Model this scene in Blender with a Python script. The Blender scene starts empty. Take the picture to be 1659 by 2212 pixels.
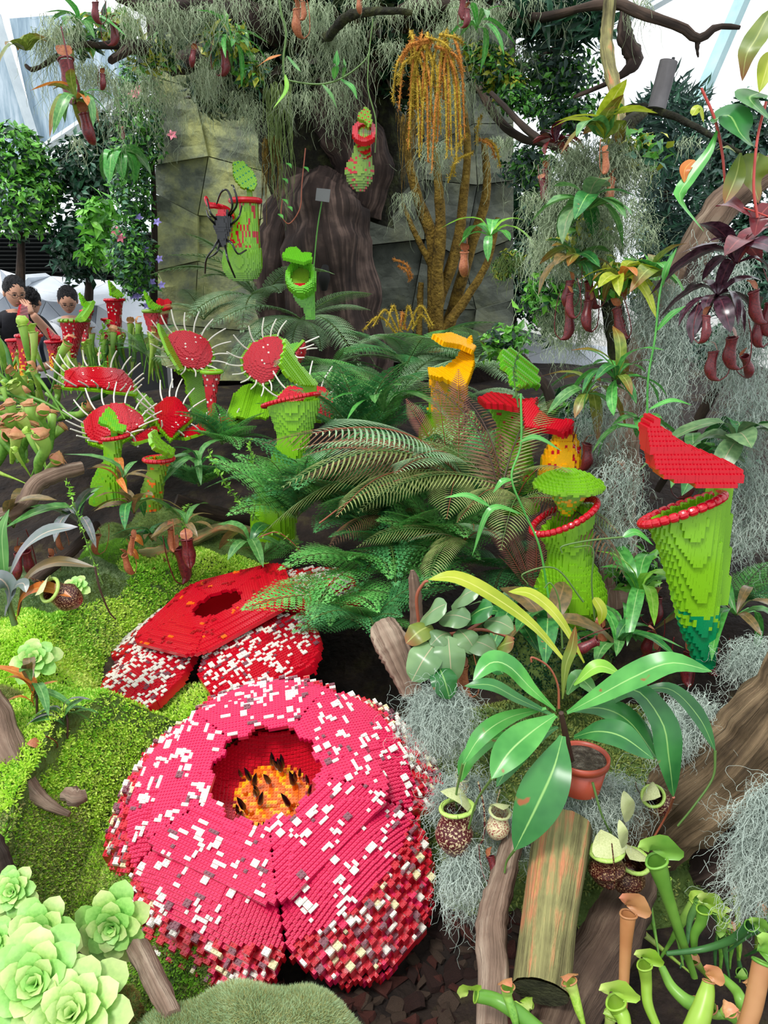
import bpy, math, random
import numpy as np
from mathutils import Vector, Matrix, noise, Euler

C = bpy.context.scene.collection
SC = bpy.context.scene
random.seed(7)
RNG = np.random.default_rng(7)
PI = math.pi

# ------------------------------------------------------------------ camera
CAM = np.array([0.0, 0.0, 1.3])
PITCH = math.radians(16.4)
FPX = 1720.0
cam_d = bpy.data.cameras.new('camera')
cam_d.sensor_fit = 'VERTICAL'
cam_d.sensor_height = 24.0
cam_d.lens = 24.0 * FPX / 2212.0
cam_d.clip_start = 0.05
cam_d.clip_end = 300
cam = bpy.data.objects.new('camera', cam_d)
cam.location = CAM
cam.rotation_euler = (PI / 2 - PITCH, 0, 0)
C.objects.link(cam)
SC.camera = cam

# ------------------------------------------------------------------ world, sun, exposure
world = bpy.data.worlds.new('world')
SC.world = world
world.use_nodes = True
wn, wl = world.node_tree.nodes, world.node_tree.links
wn.clear()
w_out = wn.new('ShaderNodeOutputWorld')
w_bg = wn.new('ShaderNodeBackground')
w_tc = wn.new('ShaderNodeTexCoord')
w_no = wn.new('ShaderNodeTexNoise')
w_no.inputs['Scale'].default_value = 2.2
w_no.inputs['Detail'].default_value = 4
w_rp = wn.new('ShaderNodeValToRGB')
w_rp.color_ramp.elements[0].position = 0.3
w_rp.color_ramp.elements[0].color = (0.80, 0.88, 0.97, 1)
w_rp.color_ramp.elements[1].position = 0.7
w_rp.color_ramp.elements[1].color = (1.0, 1.0, 1.0, 1)
wl.new(w_tc.outputs['Generated'], w_no.inputs['Vector'])
wl.new(w_no.outputs['Fac'], w_rp.inputs['Fac'])
wl.new(w_rp.outputs['Color'], w_bg.inputs['Color'])
w_bg.inputs['Strength'].default_value = 1.45
wl.new(w_bg.outputs[0], w_out.inputs['Surface'])
sun_d = bpy.data.lights.new('sun', 'SUN')
sun_d.energy = 2.4
sun_d.angle = math.radians(14)
sun_d.color = (1.0, 0.98, 0.94)
sun = bpy.data.objects.new('sun', sun_d)
sun.rotation_euler = (math.radians(24), math.radians(-20), 0)
C.objects.link(sun)
SC.view_settings.view_transform = 'Standard'
SC.view_settings.look = 'None'
SC.view_settings.gamma = 1.0
SC.view_settings.use_curve_mapping = False
SC.view_settings.exposure = 0.15
try:
    SC.cycles.max_bounces = 5
    SC.cycles.diffuse_bounces = 3
    SC.cycles.glossy_bounces = 2
    SC.cycles.transmission_bounces = 3
    SC.cycles.transparent_max_bounces = 6
    SC.cycles.use_denoising = True
    SC.cycles.caustics_reflective = False
    SC.cycles.caustics_refractive = False
except Exception:
    pass

# ------------------------------------------------------------------ picture point -> place
def ray(px, py):
    x = (px - 829.5) / FPX
    y = (1106.0 - py) / FPX
    cp, sp = math.cos(PITCH), math.sin(PITCH)
    return np.array([x, cp + y * sp, -sp + y * cp])

def P(px, py, Y):
    r = ray(px, py)
    return CAM + r * (Y / r[1])

def mpp(px, py, Y):
    """metres per pixel at that place"""
    return Y / ray(px, py)[1] / FPX

ZY = [(-2, -0.30), (1.0, -0.28), (1.5, -0.22), (2.0, -0.06), (2.35, 0.03), (2.8, 0.10), (3.3, 0.27), (4.0, 0.40), (5.0, 0.50), (7.0, 0.52), (60, 0.5)]
def smooth(a, b, t):
    t = np.clip((t - a) / (b - a), 0, 1)
    return t * t * (3 - 2 * t)

def H(x, y):
    x = np.asarray(x, float); y = np.asarray(y, float)
    z = np.interp(y, [p[0] for p in ZY], [p[1] for p in ZY])
    z = z + 0.26 * smooth(0.45, 1.1, x) * smooth(1.5, 2.3, y) * (1 - smooth(3.5, 5, y))
    z = z - 0.85 * smooth(5.9, 6.2, y) * (1 - smooth(-1.8, -1.5, x))
    z = z - 0.10 * np.exp(-((x + 0.38) / 0.45) ** 2 - ((y - 2.3) / 0.45) ** 2)
    z = z + 0.012 * np.sin(7 * x + 3 * y) + 0.008 * np.sin(17 * x - 11 * y)
    return z

def G(px, py, dz=0.0):
    """point of the ground under a picture point"""
    r = ray(px, py)
    t = 0.5
    while t < 40:
        p = CAM + r * t
        if p[2] <= float(H(p[0], p[1])) + dz:
            break
        t += 0.01
    return CAM + r * t

# ------------------------------------------------------------------ mesh builder
OFF = {}

class MB:
    def __init__(s):
        s.v, s.uv, s.f4, s.m4, s.f3, s.m3, s.n = [], [], [], [], [], [], 0

    def add(s, v, quads=None, tris=None, mat=0, uv=None):
        v = np.asarray(v, float).reshape(-1, 3)
        s.v.append(v)
        s.uv.append(np.zeros((len(v), 2)) if uv is None else np.asarray(uv, float).reshape(-1, 2))
        if quads is not None and len(quads):
            q = np.asarray(quads, np.int64).reshape(-1, 4)
            s.f4.append(q + s.n)
            s.m4.append(np.full(len(q), mat) if np.isscalar(mat) else np.asarray(mat))
        if tris is not None and len(tris):
            t = np.asarray(tris, np.int64).reshape(-1, 3)
            s.f3.append(t + s.n)
            s.m3.append(np.full(len(t), mat) if np.isscalar(mat) else np.asarray(mat))
        s.n += len(v)
        return s

    def mesh(s, name, mats, smooth_=True, off=None):
        v = np.concatenate(s.v) if s.v else np.zeros((0, 3))
        if off is not None:
            v = v - np.asarray(off)
        uv = np.concatenate(s.uv) if s.uv else np.zeros((0, 2))
        f4 = np.concatenate(s.f4) if s.f4 else np.zeros((0, 4), np.int64)
        f3 = np.concatenate(s.f3) if s.f3 else np.zeros((0, 3), np.int64)
        mi = np.concatenate(s.m4 + s.m3) if (s.m4 or s.m3) else np.zeros(0)
        me = bpy.data.meshes.new(name)
        me.vertices.add(len(v))
        me.vertices.foreach_set('co', v.astype(np.float32).ravel())
        loops = np.concatenate([f4.ravel(), f3.ravel()]).astype(np.int32)
        me.loops.add(len(loops))
        me.loops.foreach_set('vertex_index', loops)
        starts = np.concatenate([np.arange(len(f4)) * 4, len(f4) * 4 + np.arange(len(f3)) * 3]).astype(np.int32)
        me.polygons.add(len(starts))
        me.polygons.foreach_set('loop_start', starts)
        me.polygons.foreach_set('material_index', mi.astype(np.int32))
        me.polygons.foreach_set('use_smooth', np.full(len(starts), bool(smooth_)))
        if len(loops):
            ul = me.uv_layers.new(name='UVMap')
            ul.data.foreach_set('uv', uv[loops].astype(np.float32).ravel())
        for m in (mats if isinstance(mats, (list, tuple)) else [mats]):
            me.materials.append(m)
        me.update(calc_edges=True)
        return me

    def build(s, name, mats, parent=None, smooth_=True, origin=None, local=False):
        """world-space vertices; the object hangs under parent (an unrotated Empty) or stands at origin"""
        off = None
        if parent is not None and not local:
            off = OFF.get(parent.name)
        elif origin is not None:
            off = np.asarray(origin, float)
        me = s.mesh(name, mats, smooth_, off)
        o = bpy.data.objects.new(name, me)
        C.objects.link(o)
        if parent is not None:
            o.parent = parent
            OFF[o.name] = OFF.get(parent.name)
        elif origin is not None:
            o.location = origin
            OFF[o.name] = np.asarray(origin, float)
        return o

def tag(o, label=None, cat=None, group=None, kind=None):
    if label: o['label'] = label
    if cat: o['category'] = cat
    if group: o['group'] = group
    if kind: o['kind'] = kind
    return o

def thing(name, label, cat, loc=(0, 0, 0), rot=None, group=None):
    o = bpy.data.objects.new(name, None)
    C.objects.link(o)
    o.empty_display_size = 0.05
    o.location = loc
    if rot is not None:
        o.rotation_euler = rot
    OFF[o.name] = np.asarray(loc, float)
    return tag(o, label, cat, group)

def put(name, mesh, parent=None, loc=(0, 0, 0), rot=(0, 0, 0), scl=1.0, mat=None):
    """place shared mesh data; loc in the parent's space"""
    o = bpy.data.objects.new(name, mesh)
    C.objects.link(o)
    if parent is not None:
        o.parent = parent
    if mat is not None:
        o.matrix_local = mat
    else:
        o.location = loc
        o.rotation_euler = rot
        o.scale = (scl, scl, scl) if np.isscalar(scl) else scl
    return o

def copy_tree(o, parent=None):
    c = o.copy()
    C.objects.link(c)
    c.parent = parent
    for ch in list(o.children):
        copy_tree(ch, c)
    return c

def nz(v):
    v = np.asarray(v, float)
    return v / (np.linalg.norm(v) + 1e-12)

def spline(pts, n):
    """Catmull-Rom through pts, n samples"""
    p = np.asarray(pts, float)
    if len(p) == 2:
        t = np.linspace(0, 1, n)[:, None]
        return p[0] * (1 - t) + p[1] * t
    q = np.vstack([2 * p[0] - p[1], p, 2 * p[-1] - p[-2]])
    u = np.linspace(0, len(p) - 1 - 1e-9, n)
    i = u.astype(int)
    t = (u - i)[:, None]
    a, b, c, d = q[i], q[i + 1], q[i + 2], q[i + 3]
    return 0.5 * ((2 * b) + (-a + c) * t + (2 * a - 5 * b + 4 * c - d) * t ** 2 + (-a + 3 * b - 3 * c + d) * t ** 3)

def tangents(p):
    t = np.gradient(p, axis=0)
    return t / (np.linalg.norm(t, axis=1)[:, None] + 1e-12)

def frames(p):
    t = tangents(p)
    n = np.zeros_like(p)
    ref = np.array([0, 0, 1.0]) if abs(t[0][2]) < 0.9 else np.array([1.0, 0, 0])
    n[0] = nz(np.cross(t[0], ref))
    for i in range(1, len(p)):
        v = n[i - 1] - t[i] * np.dot(n[i - 1], t[i])
        n[i] = nz(v)
    return t, n, np.cross(t, n)

def nz3(x, y, z, s):
    return noise.noise(Vector((x * s, y * s, z * s)))

def tube(mb, pts, rad, n=24, sides=10, mat=0, rough=0.0, ridge=0.0, ridges=5, cap=True, seed=0.0, flat=1.0):
    """a limb along a path; rad is a list of radii; rough and ridge deform the bark"""
    p = spline(pts, n)
    r = np.interp(np.linspace(0, 1, n), np.linspace(0, 1, len(rad)), rad)
    t, a, b = frames(p)
    th = np.linspace(0, 2 * PI, sides, endpoint=False)
    V = np.zeros((n, sides, 3))
    L = np.concatenate([[0], np.cumsum(np.linalg.norm(np.diff(p, axis=0), axis=1))])
    for i in range(n):
        rr = np.full(sides, r[i])
        if ridge:
            rr = rr * (1 + ridge * np.sin(ridges * th + seed + 2.0 * math.sin(L[i] * 3 + seed)) + 0.5 * ridge * np.sin((ridges * 2 + 1) * th + seed * 2 + L[i] * 2))
        if rough:
            for j in range(sides):
                d = math.cos(th[j]) * a[i] + math.sin(th[j]) * b[i]
                q = p[i] + d * r[i]
                rr[j] *= 1 + rough * noise.noise(Vector(q * (0.9 / max(r[i], 0.01))) + Vector((seed, seed, 0))) * 1.6
        V[i] = p[i] + np.cos(th)[:, None] * a[i] * rr[:, None] + np.sin(th)[:, None] * b[i] * rr[:, None] * flat
    idx = np.arange(n * sides).reshape(n, sides)
    q = np.stack([idx[:-1], np.roll(idx, -1, 1)[:-1], np.roll(idx, -1, 1)[1:], idx[1:]], -1).reshape(-1, 4)
    uv = np.stack([np.tile(np.abs(np.linspace(-1, 1, sides)), (n, 1)) * PI * r.mean(), np.tile(L[:, None], (1, sides))], -1)
    mb.add(V.reshape(-1, 3), quads=q, mat=mat, uv=uv.reshape(-1, 2))
    if cap:
        for i, fl in ((0, 1), (n - 1, 0)):
            c = V[i].mean(0)
            vv = np.vstack([V[i], c])
            j = np.arange(sides)
            k = (j + 1) % sides
            tri = np.stack([k, j, np.full(sides, sides)], -1) if fl else np.stack([j, k, np.full(sides, sides)], -1)
            mb.add(vv, tris=tri, mat=mat, uv=np.tile([0.0, L[i]], (sides + 1, 1)))
    return p

def prof(kind, s):
    if kind == 'lance':
        return np.sin(PI * s ** 0.75) ** 0.9 * 0.98 + 0.02
    if kind == 'strap':
        return np.minimum(1, (s * 5 + .12)) ** 0.7 * np.clip((1 - s) * 3.2, 0, 1) ** 0.55
    if kind == 'ovate':
        return np.sin(PI * np.clip(s, 0, 1) ** 0.62) ** 0.7
    if kind == 'spoon':
        return 0.10 + 0.9 * np.clip(np.sin(PI * np.clip((s - 0.08) / 0.92, 0, 1) ** 1.5), 0, 1) ** 0.75 - 0.1 * (s > .985)
    if kind == 'round':
        return np.sqrt(np.clip(1 - (2 * s - 1) ** 2, 0, 1)) * (1.06 - .12 * s)
    if kind == 'nep':      # narrow base, broad beyond the middle, pointed tip
        return 0.13 + 0.87 * np.clip(np.sin(PI * np.clip((s - 0.02) / 0.98, 0, 1) ** 1.25), 0, 1) ** 0.8 - 0.11 * s
    return np.ones_like(s)

def blade(mb, pts, w, kind='lance', hint=(0, -0.5, 1), n=10, fold=0.12, wave=0.0, mat=0, seed=0.0, across=5, cup=0.0):
    """a leaf along a path of points, w its greatest full width"""
    p = spline(pts, n)
    t = tangents(p)
    h = np.asarray(hint, float)
    side = np.cross(t, h)
    side /= (np.linalg.norm(side, axis=1)[:, None] + 1e-9)
    nor = np.cross(side, t)
    s = np.linspace(0, 1, n)
    hw = 0.5 * w * prof(kind, s)
    us = np.linspace(-1, 1, across)
    V = np.zeros((n, across, 3))
    for k, u in enumerate(us):
        up = fold * w * 0.5 * abs(u) - cup * w * 0.5 * u * u
        wv = wave * w * abs(u) * np.sin(s * 17 + seed + (1.3 if u > 0 else 0))
        V[:, k] = p + side * (hw * u)[:, None] + nor * ((up * hw / (0.5 * w)) + wv)[:, None]
    idx = np.arange(n * across).reshape(n, across)
    q = np.stack([idx[:-1, :-1], idx[:-1, 1:], idx[1:, 1:], idx[1:, :-1]], -1).reshape(-1, 4)
    uv = np.stack(np.meshgrid(us * 0.5 + 0.5, s, indexing='xy'), -1)
    mb.add(V.reshape(-1, 3), quads=q, mat=mat, uv=uv.reshape(-1, 2))
    return p

def boxes(mb, lo, hi, mat=0):
    """axis-aligned boxes from arrays of low and high corners"""
    lo = np.asarray(lo, float).reshape(-1, 3); hi = np.asarray(hi, float).reshape(-1, 3)
    k = len(lo)
    c = np.array([[0, 0, 0], [1, 0, 0], [1, 1, 0], [0, 1, 0], [0, 0, 1], [1, 0, 1], [1, 1, 1], [0, 1, 1]])
    V = lo[:, None, :] + (hi - lo)[:, None, :] * c[None]
    f = np.array([[3, 2, 1, 0], [4, 5, 6, 7], [0, 1, 5, 4], [1, 2, 6, 5], [2, 3, 7, 6], [3, 0, 4, 7]])
    Q = (np.arange(k)[:, None, None] * 8 + f[None]).reshape(-1, 4)
    m = mat if np.isscalar(mat) else np.repeat(np.asarray(mat), 6)
    mb.add(V.reshape(-1, 3), quads=Q, mat=m)

def studs(mb, pos, r=0.0025, h=0.0018, mat=0, ns=6):
    """studs on top of the given points (array k x 3)"""
    pos = np.asarray(pos, float).reshape(-1, 3)
    k = len(pos)
    if not k: return
    th = np.linspace(0, 2 * PI, ns, endpoint=False)
    ring = np.stack([np.cos(th) * r, np.sin(th) * r, np.zeros(ns)], -1)
    top = ring + [0, 0, h]
    V = pos[:, None, :] + np.vstack([ring, top])[None]
    j = np.arange(ns); jn = (j + 1) % ns
    f = np.stack([j, jn, jn + ns, j + ns], -1).tolist()
    if ns == 6:
        f += [[6, 7, 8, 9], [6, 9, 10, 11]]
    else:
        f += [[8, 9, 10, 11], [8, 11, 12, 15], [12, 13, 14, 15]]
    f = np.array(f)
    Q = (np.arange(k)[:, None, None] * (2 * ns) + f[None]).reshape(-1, 4)
    m = mat if np.isscalar(mat) else np.repeat(np.asarray(mat), len(f))
    mb.add(V.reshape(-1, 3), quads=Q, mat=m)

# ------------------------------------------------------------------ materials
MATS = {}
def lin(c):
    """sRGB 0-255 to linear"""
    out = []
    for x in c:
        x = x / 255.0
        out.append(x / 12.92 if x <= 0.04045 else ((x + 0.055) / 1.055) ** 2.4)
    return (*out, 1.0)

def base_mat(name):
    m = bpy.data.materials.new(name)
    m.use_nodes = True
    nt = m.node_tree
    b = nt.nodes['Principled BSDF']
    return m, nt, b

def ramp(nt, fac, stops):
    r = nt.nodes.new('ShaderNodeValToRGB')
    els = r.color_ramp.elements
    while len(els) < len(stops):
        els.new(0.5)
    for e, (p, c) in zip(els, stops):
        e.position = p
        e.color = c if len(c) == 4 else lin(c)
    nt.links.new(fac, r.inputs['Fac'])
    return r.outputs['Color']

def plastic(name, c, rough=0.22, spec=0.6):
    if name in MATS: return MATS[name]
    m, nt, b = base_mat(name)
    n = nt.nodes.new('ShaderNodeTexNoise'); n.inputs['Scale'].default_value = 90
    col = lin(c)
    c2 = tuple(min(1, x * 0.84) for x in col[:3]) + (1,)
    nt.links.new(ramp(nt, n.outputs['Fac'], [(0.35, c2), (0.65, col)]), b.inputs['Base Color'])
    b.inputs['Roughness'].default_value = rough
    b.inputs['Specular IOR Level'].default_value = spec
    MATS[name] = m
    return m

def organic(name, stops, scale=8, rough=0.75, bump=0.4, detail=6, bscale=None, stretch=None, spec=0.3, coord='Object', obvar=0.0):
    """noise-coloured surface with fine relief"""
    if name in MATS: return MATS[name]
    m, nt, b = base_mat(name)
    tc = nt.nodes.new('ShaderNodeTexCoord')
    src = tc.outputs[coord]
    mp = nt.nodes.new('ShaderNodeMapping')
    if stretch: mp.inputs['Scale'].default_value = stretch
    nt.links.new(src, mp.inputs['Vector'])
    n = nt.nodes.new('ShaderNodeTexNoise')
    n.inputs['Scale'].default_value = scale
    n.inputs['Detail'].default_value = detail
    n.inputs['Roughness'].default_value = 0.65
    nt.links.new(mp.outputs['Vector'], n.inputs['Vector'])
    col = ramp(nt, n.outputs['Fac'], stops)
    if obvar:
        oi = nt.nodes.new('ShaderNodeObjectInfo')
        hs = nt.nodes.new('ShaderNodeHueSaturation')
        mr = nt.nodes.new('ShaderNodeMapRange')
        mr.inputs['To Min'].default_value = 1 - obvar
        mr.inputs['To Max'].default_value = 1 + obvar
        nt.links.new(oi.outputs['Random'], mr.inputs['Value'])
        nt.links.new(mr.outputs['Result'], hs.inputs['Value'])
        nt.links.new(col, hs.inputs['Color'])
        col = hs.outputs['Color']
    nt.links.new(col, b.inputs['Base Color'])
    b.inputs['Roughness'].default_value = rough
    b.inputs['Specular IOR Level'].default_value = spec
    if bump:
        n2 = nt.nodes.new('ShaderNodeTexNoise')
        n2.inputs['Scale'].default_value = bscale or scale * 3
        n2.inputs['Detail'].default_value = 5
        nt.links.new(mp.outputs['Vector'], n2.inputs['Vector'])
        bp = nt.nodes.new('ShaderNodeBump')
        bp.inputs['Strength'].default_value = bump
        bp.inputs['Distance'].default_value = 0.02
        nt.links.new(n2.outputs['Fac'], bp.inputs['Height'])
        nt.links.new(bp.outputs['Normal'], b.inputs['Normal'])
    MATS[name] = m
    return m

def leafmat(name, c1, c2, rib=None, rough=0.32, trans=0.25, scale=12, tip=None, obvar=0.12, ribw=0.03, spec=0.5, speck=None):
    """leaf: mottled blade, paler midrib and side veins from the UVs, light passing through"""
    if name in MATS: return MATS[name]
    m, nt, b = base_mat(name)
    L = nt.links
    tc = nt.nodes.new('ShaderNodeTexCoord')
    n = nt.nodes.new('ShaderNodeTexNoise')
    n.inputs['Scale'].default_value = scale
    n.inputs['Detail'].default_value = 3
    L.new(tc.outputs['Object'], n.inputs['Vector'])
    col = ramp(nt, n.outputs['Fac'], [(0.33, c1), (0.67, c2)])
    sx = nt.nodes.new('ShaderNodeSeparateXYZ')
    L.new(tc.outputs['UV'], sx.inputs[0])
    if tip is not None:
        mx = nt.nodes.new('ShaderNodeMix'); mx.data_type = 'RGBA'
        mr = nt.nodes.new('ShaderNodeMapRange')
        mr.inputs['From Min'].default_value = 0.55; mr.inputs['From Max'].default_value = 1.0
        L.new(sx.outputs['Y'], mr.inputs['Value'])
        L.new(mr.outputs['Result'], mx.inputs[0])
        L.new(col, mx.inputs[6]); mx.inputs[7].default_value = lin(tip)
        col = mx.outputs[2]
    if rib is not None:
        ab = nt.nodes.new('ShaderNodeMath'); ab.operation = 'SUBTRACT'; ab.inputs[1].default_value = 0.5
        L.new(sx.outputs['X'], ab.inputs[0])
        a2 = nt.nodes.new('ShaderNodeMath'); a2.operation = 'ABSOLUTE'
        L.new(ab.outputs[0], a2.inputs[0])
        mr = nt.nodes.new('ShaderNodeMapRange')
        mr.inputs['From Min'].default_value = ribw * 0.5; mr.inputs['From Max'].default_value = ribw * 1.6
        mr.inputs['To Min'].default_value = 0.85; mr.inputs['To Max'].default_value = 0.0
        L.new(a2.outputs[0], mr.inputs['Value'])
        mx = nt.nodes.new('ShaderNodeMix'); mx.data_type = 'RGBA'
        L.new(mr.outputs['Result'], mx.inputs[0])
        L.new(col, mx.inputs[6]); mx.inputs[7].default_value = lin(rib)
        col = mx.outputs[2]
    if speck is not None:
        n3 = nt.nodes.new('ShaderNodeTexNoise'); n3.inputs['Scale'].default_value = speck[1]; n3.inputs['Detail'].default_value = 2
        L.new(tc.outputs['Object'], n3.inputs['Vector'])
        mr = nt.nodes.new('ShaderNodeMapRange')
        mr.inputs['From Min'].default_value = speck[2]; mr.inputs['From Max'].default_value = speck[2] + 0.04
        L.new(n3.outputs['Fac'], mr.inputs['Value'])
        mx = nt.nodes.new('ShaderNodeMix'); mx.data_type = 'RGBA'
        L.new(mr.outputs['Result'], mx.inputs[0])
        L.new(col, mx.inputs[6]); mx.inputs[7].default_value = lin(speck[0])
        col = mx.outputs[2]
    if obvar:
        oi = nt.nodes.new('ShaderNodeObjectInfo')
        hs = nt.nodes.new('ShaderNodeHueSaturation')
        mr = nt.nodes.new('ShaderNodeMapRange')
        mr.inputs['To Min'].default_value = 1 - obvar; mr.inputs['To Max'].default_value = 1 + obvar
        L.new(oi.outputs['Random'], mr.inputs['Value'])
        L.new(mr.outputs['Result'], hs.inputs['Value'])
        L.new(col, hs.inputs['Color'])
        col = hs.outputs['Color']
    L.new(col, b.inputs['Base Color'])
    b.inputs['Roughness'].default_value = rough
    b.inputs['Specular IOR Level'].default_value = spec
    if trans:
        tr = nt.nodes.new('ShaderNodeBsdfTranslucent')
        L.new(col, tr.inputs['Color'])
        mx = nt.nodes.new('ShaderNodeMixShader'); mx.inputs[0].default_value = trans
        out = nt.nodes['Material Output']
        L.new(b.outputs[0], mx.inputs[1]); L.new(tr.outputs[0], mx.inputs[2])
        L.new(mx.outputs[0], out.inputs['Surface'])
    MATS[name] = m
    return m

def woodmat(name, stops, rough=0.8, su=60, sv=3.0, bump=0.9):
    """weathered wood or bark: grain drawn out along the limb by its UVs"""
    if name in MATS: return MATS[name]
    m, nt, b = base_mat(name)
    L = nt.links
    tc = nt.nodes.new('ShaderNodeTexCoord')
    mp = nt.nodes.new('ShaderNodeMapping'); mp.inputs['Scale'].default_value = (su, sv, 1)
    L.new(tc.outputs['UV'], mp.inputs['Vector'])
    n = nt.nodes.new('ShaderNodeTexNoise'); n.inputs['Scale'].default_value = 1.0; n.inputs['Detail'].default_value = 6
    n.inputs['Distortion'].default_value = 0.6; n.inputs['Roughness'].default_value = 0.6
    L.new(mp.outputs['Vector'], n.inputs['Vector'])
    n2 = nt.nodes.new('ShaderNodeTexNoise'); n2.inputs['Scale'].default_value = 9; n2.inputs['Detail'].default_value = 4
    L.new(tc.outputs['Object'], n2.inputs['Vector'])
    ad = nt.nodes.new('ShaderNodeMath'); ad.operation = 'MULTIPLY_ADD'; ad.inputs[1].default_value = 0.4
    L.new(n2.outputs['Fac'], ad.inputs[0])
    mu = nt.nodes.new('ShaderNodeMath'); mu.operation = 'MULTIPLY'; mu.inputs[1].default_value = 0.6
    L.new(n.outputs['Fac'], mu.inputs[0]); L.new(mu.outputs[0], ad.inputs[2])
    L.new(ramp(nt, ad.outputs[0], stops), b.inputs['Base Color'])
    b.inputs['Roughness'].default_value = rough
    b.inputs['Specular IOR Level'].default_value = 0.25
    bp = nt.nodes.new('ShaderNodeBump'); bp.inputs['Strength'].default_value = bump; bp.inputs['Distance'].default_value = 0.02
    L.new(n.outputs['Fac'], bp.inputs['Height'])
    L.new(bp.outputs['Normal'], b.inputs['Normal'])
    MATS[name] = m
    return m

RED = plastic('red plastic', (196, 8, 34))
DRED = plastic('deep red plastic', (158, 8, 20))
RED_GLARE = plastic('red plastic with sky glare', (218, 12, 80), 0.3, 0.6)  # red plastic; the pink of sky glare is put into its base colour
LIME = plastic('lime plastic', (126, 186, 28))
GREEN = plastic('bright green plastic', (104, 186, 40))
DGREEN = plastic('dark green plastic', (0, 132, 78))
OLIVE = plastic('olive green plastic', (120, 160, 40))
YELLOW = plastic('yellow plastic', (245, 180, 8))
ORANGE = plastic('orange plastic', (238, 110, 20))
WHITE = plastic('white plastic', (232, 228, 216))
CREAM = plastic('cream plastic', (226, 218, 170))
MAUVE = plastic('mauve brown plastic', (128, 74, 84))
BLACK = plastic('black plastic', (18, 18, 20))

# ================================================================== SETTING: ground
soil = organic('dark soil', [(0.3, (14, 10, 9)), (0.55, (38, 28, 22)), (0.75, (66, 60, 34))], scale=9, bump=1.0, rough=0.9)
def grid_ground(name, x0, x1, y0, y1, st, mat, dz=0.0):
    xs = np.arange(x0, x1 + st, st); ys = np.arange(y0, y1 + st, st)
    X, Y = np.meshgrid(xs, ys)
    Z = H(X, Y) + dz
    Z += 0.012 * np.vectorize(lambda a, b: noise.noise(Vector((a * 6, b * 6, 0))))(X, Y)
    V = np.stack([X, Y, Z], -1)
    ny, nx = X.shape
    idx = np.arange(nx * ny).reshape(ny, nx)
    q = np.stack([idx[:-1, :-1], idx[:-1, 1:], idx[1:, 1:], idx[1:, :-1]], -1).reshape(-1, 4)
    m = MB(); m.add(V.reshape(-1, 3), quads=q, uv=V[..., :2].reshape(-1, 2))
    o = m.build(name, mat)
    tag(o, kind='structure')
    return o
grid_ground('ground', -3.2, 3.4, 0.3, 8.0, 0.06, soil)
pathm = organic('pale stone path', [(0.3, (128, 128, 126)), (0.7, (168, 168, 162))], scale=3, rough=0.6, bump=0.1)
m = MB(); boxes(m, [[-40, -20, -0.75]], [[40, 60, -0.36]]); tag(m.build('floor', pathm, smooth_=False), kind='structure')

# ================================================================== BRICK FLOWERS
CELL, PL = 0.008, 0.0032
def plate_mesh(nx, ny, mat, hgt=PL, ns=8, cache={}):
    k = (nx, ny, mat.name, round(hgt, 5), ns)
    if k not in cache:
        mb = MB(); g = 0.0002
        boxes(mb, [[g, g, 0]], [[nx * CELL - g, ny * CELL - g, hgt]])
        studs(mb, [((i + .5) * CELL, (j + .5) * CELL, hgt) for i in range(nx) for j in range(ny)], ns=ns)
        cache[k] = mb.mesh('plate', mat, smooth_=False)
    return cache[k]

def height_field(mb, occ, hz, z0, mat, stud=True, thick=0.012, mats=None, ns=6):
    """stepped plates: occ and hz are n x m arrays of cells and their tops"""
    nx, ny = occ.shape
    I, J = np.nonzero(occ)
    h = hz[I, J]
    x = z0[0] + I * CELL; y = z0[1] + J * CELL
    mm = mats[I, J] if mats is not None else np.full(len(I), mat)
    V = np.stack([np.stack([x, y, h], -1), np.stack([x + CELL, y, h], -1), np.stack([x + CELL, y + CELL, h], -1), np.stack([x, y + CELL, h], -1)], 1)
    mb.add(V.reshape(-1, 3), quads=np.arange(len(I) * 4).reshape(-1, 4), mat=mm)
    big = -1e9
    pad = np.full((nx + 2, ny + 2), big); pad[1:-1, 1:-1] = np.where(occ, hz, big)
    for dx, dy, c0, c1 in ((1, 0, (1, 0), (1, 1)), (-1, 0, (0, 1), (0, 0)), (0, 1, (1, 1), (0, 1)), (0, -1, (0, 0), (1, 0))):
        nb = pad[I + 1 + dx, J + 1 + dy]
        low = np.maximum(nb, h - thick)
        k = low < h - 1e-6
        if not k.any(): continue
        xa, ya = x[k] + c0[0] * CELL, y[k] + c0[1] * CELL
        xb, yb = x[k] + c1[0] * CELL, y[k] + c1[1] * CELL
        V = np.stack([np.stack([xa, ya, low[k]], -1), np.stack([xb, yb, low[k]], -1), np.stack([xb, yb, h[k]], -1), np.stack([xa, ya, h[k]], -1)], 1)
        mb.add(V.reshape(-1, 3), quads=np.arange(k.sum() * 4).reshape(-1, 4), mat=mm[k])
    # underside
    V = np.stack([np.stack([x, y + CELL, h - thick], -1), np.stack([x + CELL, y + CELL, h - thick], -1), np.stack([x + CELL, y, h - thick], -1), np.stack([x, y, h - thick], -1)], 1)
    mb.add(V.reshape(-1, 3), quads=np.arange(len(I) * 4).reshape(-1, 4), mat=mm)
    if stud:
        studs(mb, np.stack([x + CELL / 2, y + CELL / 2, h], -1), mat=mm, ns=ns)

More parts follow.
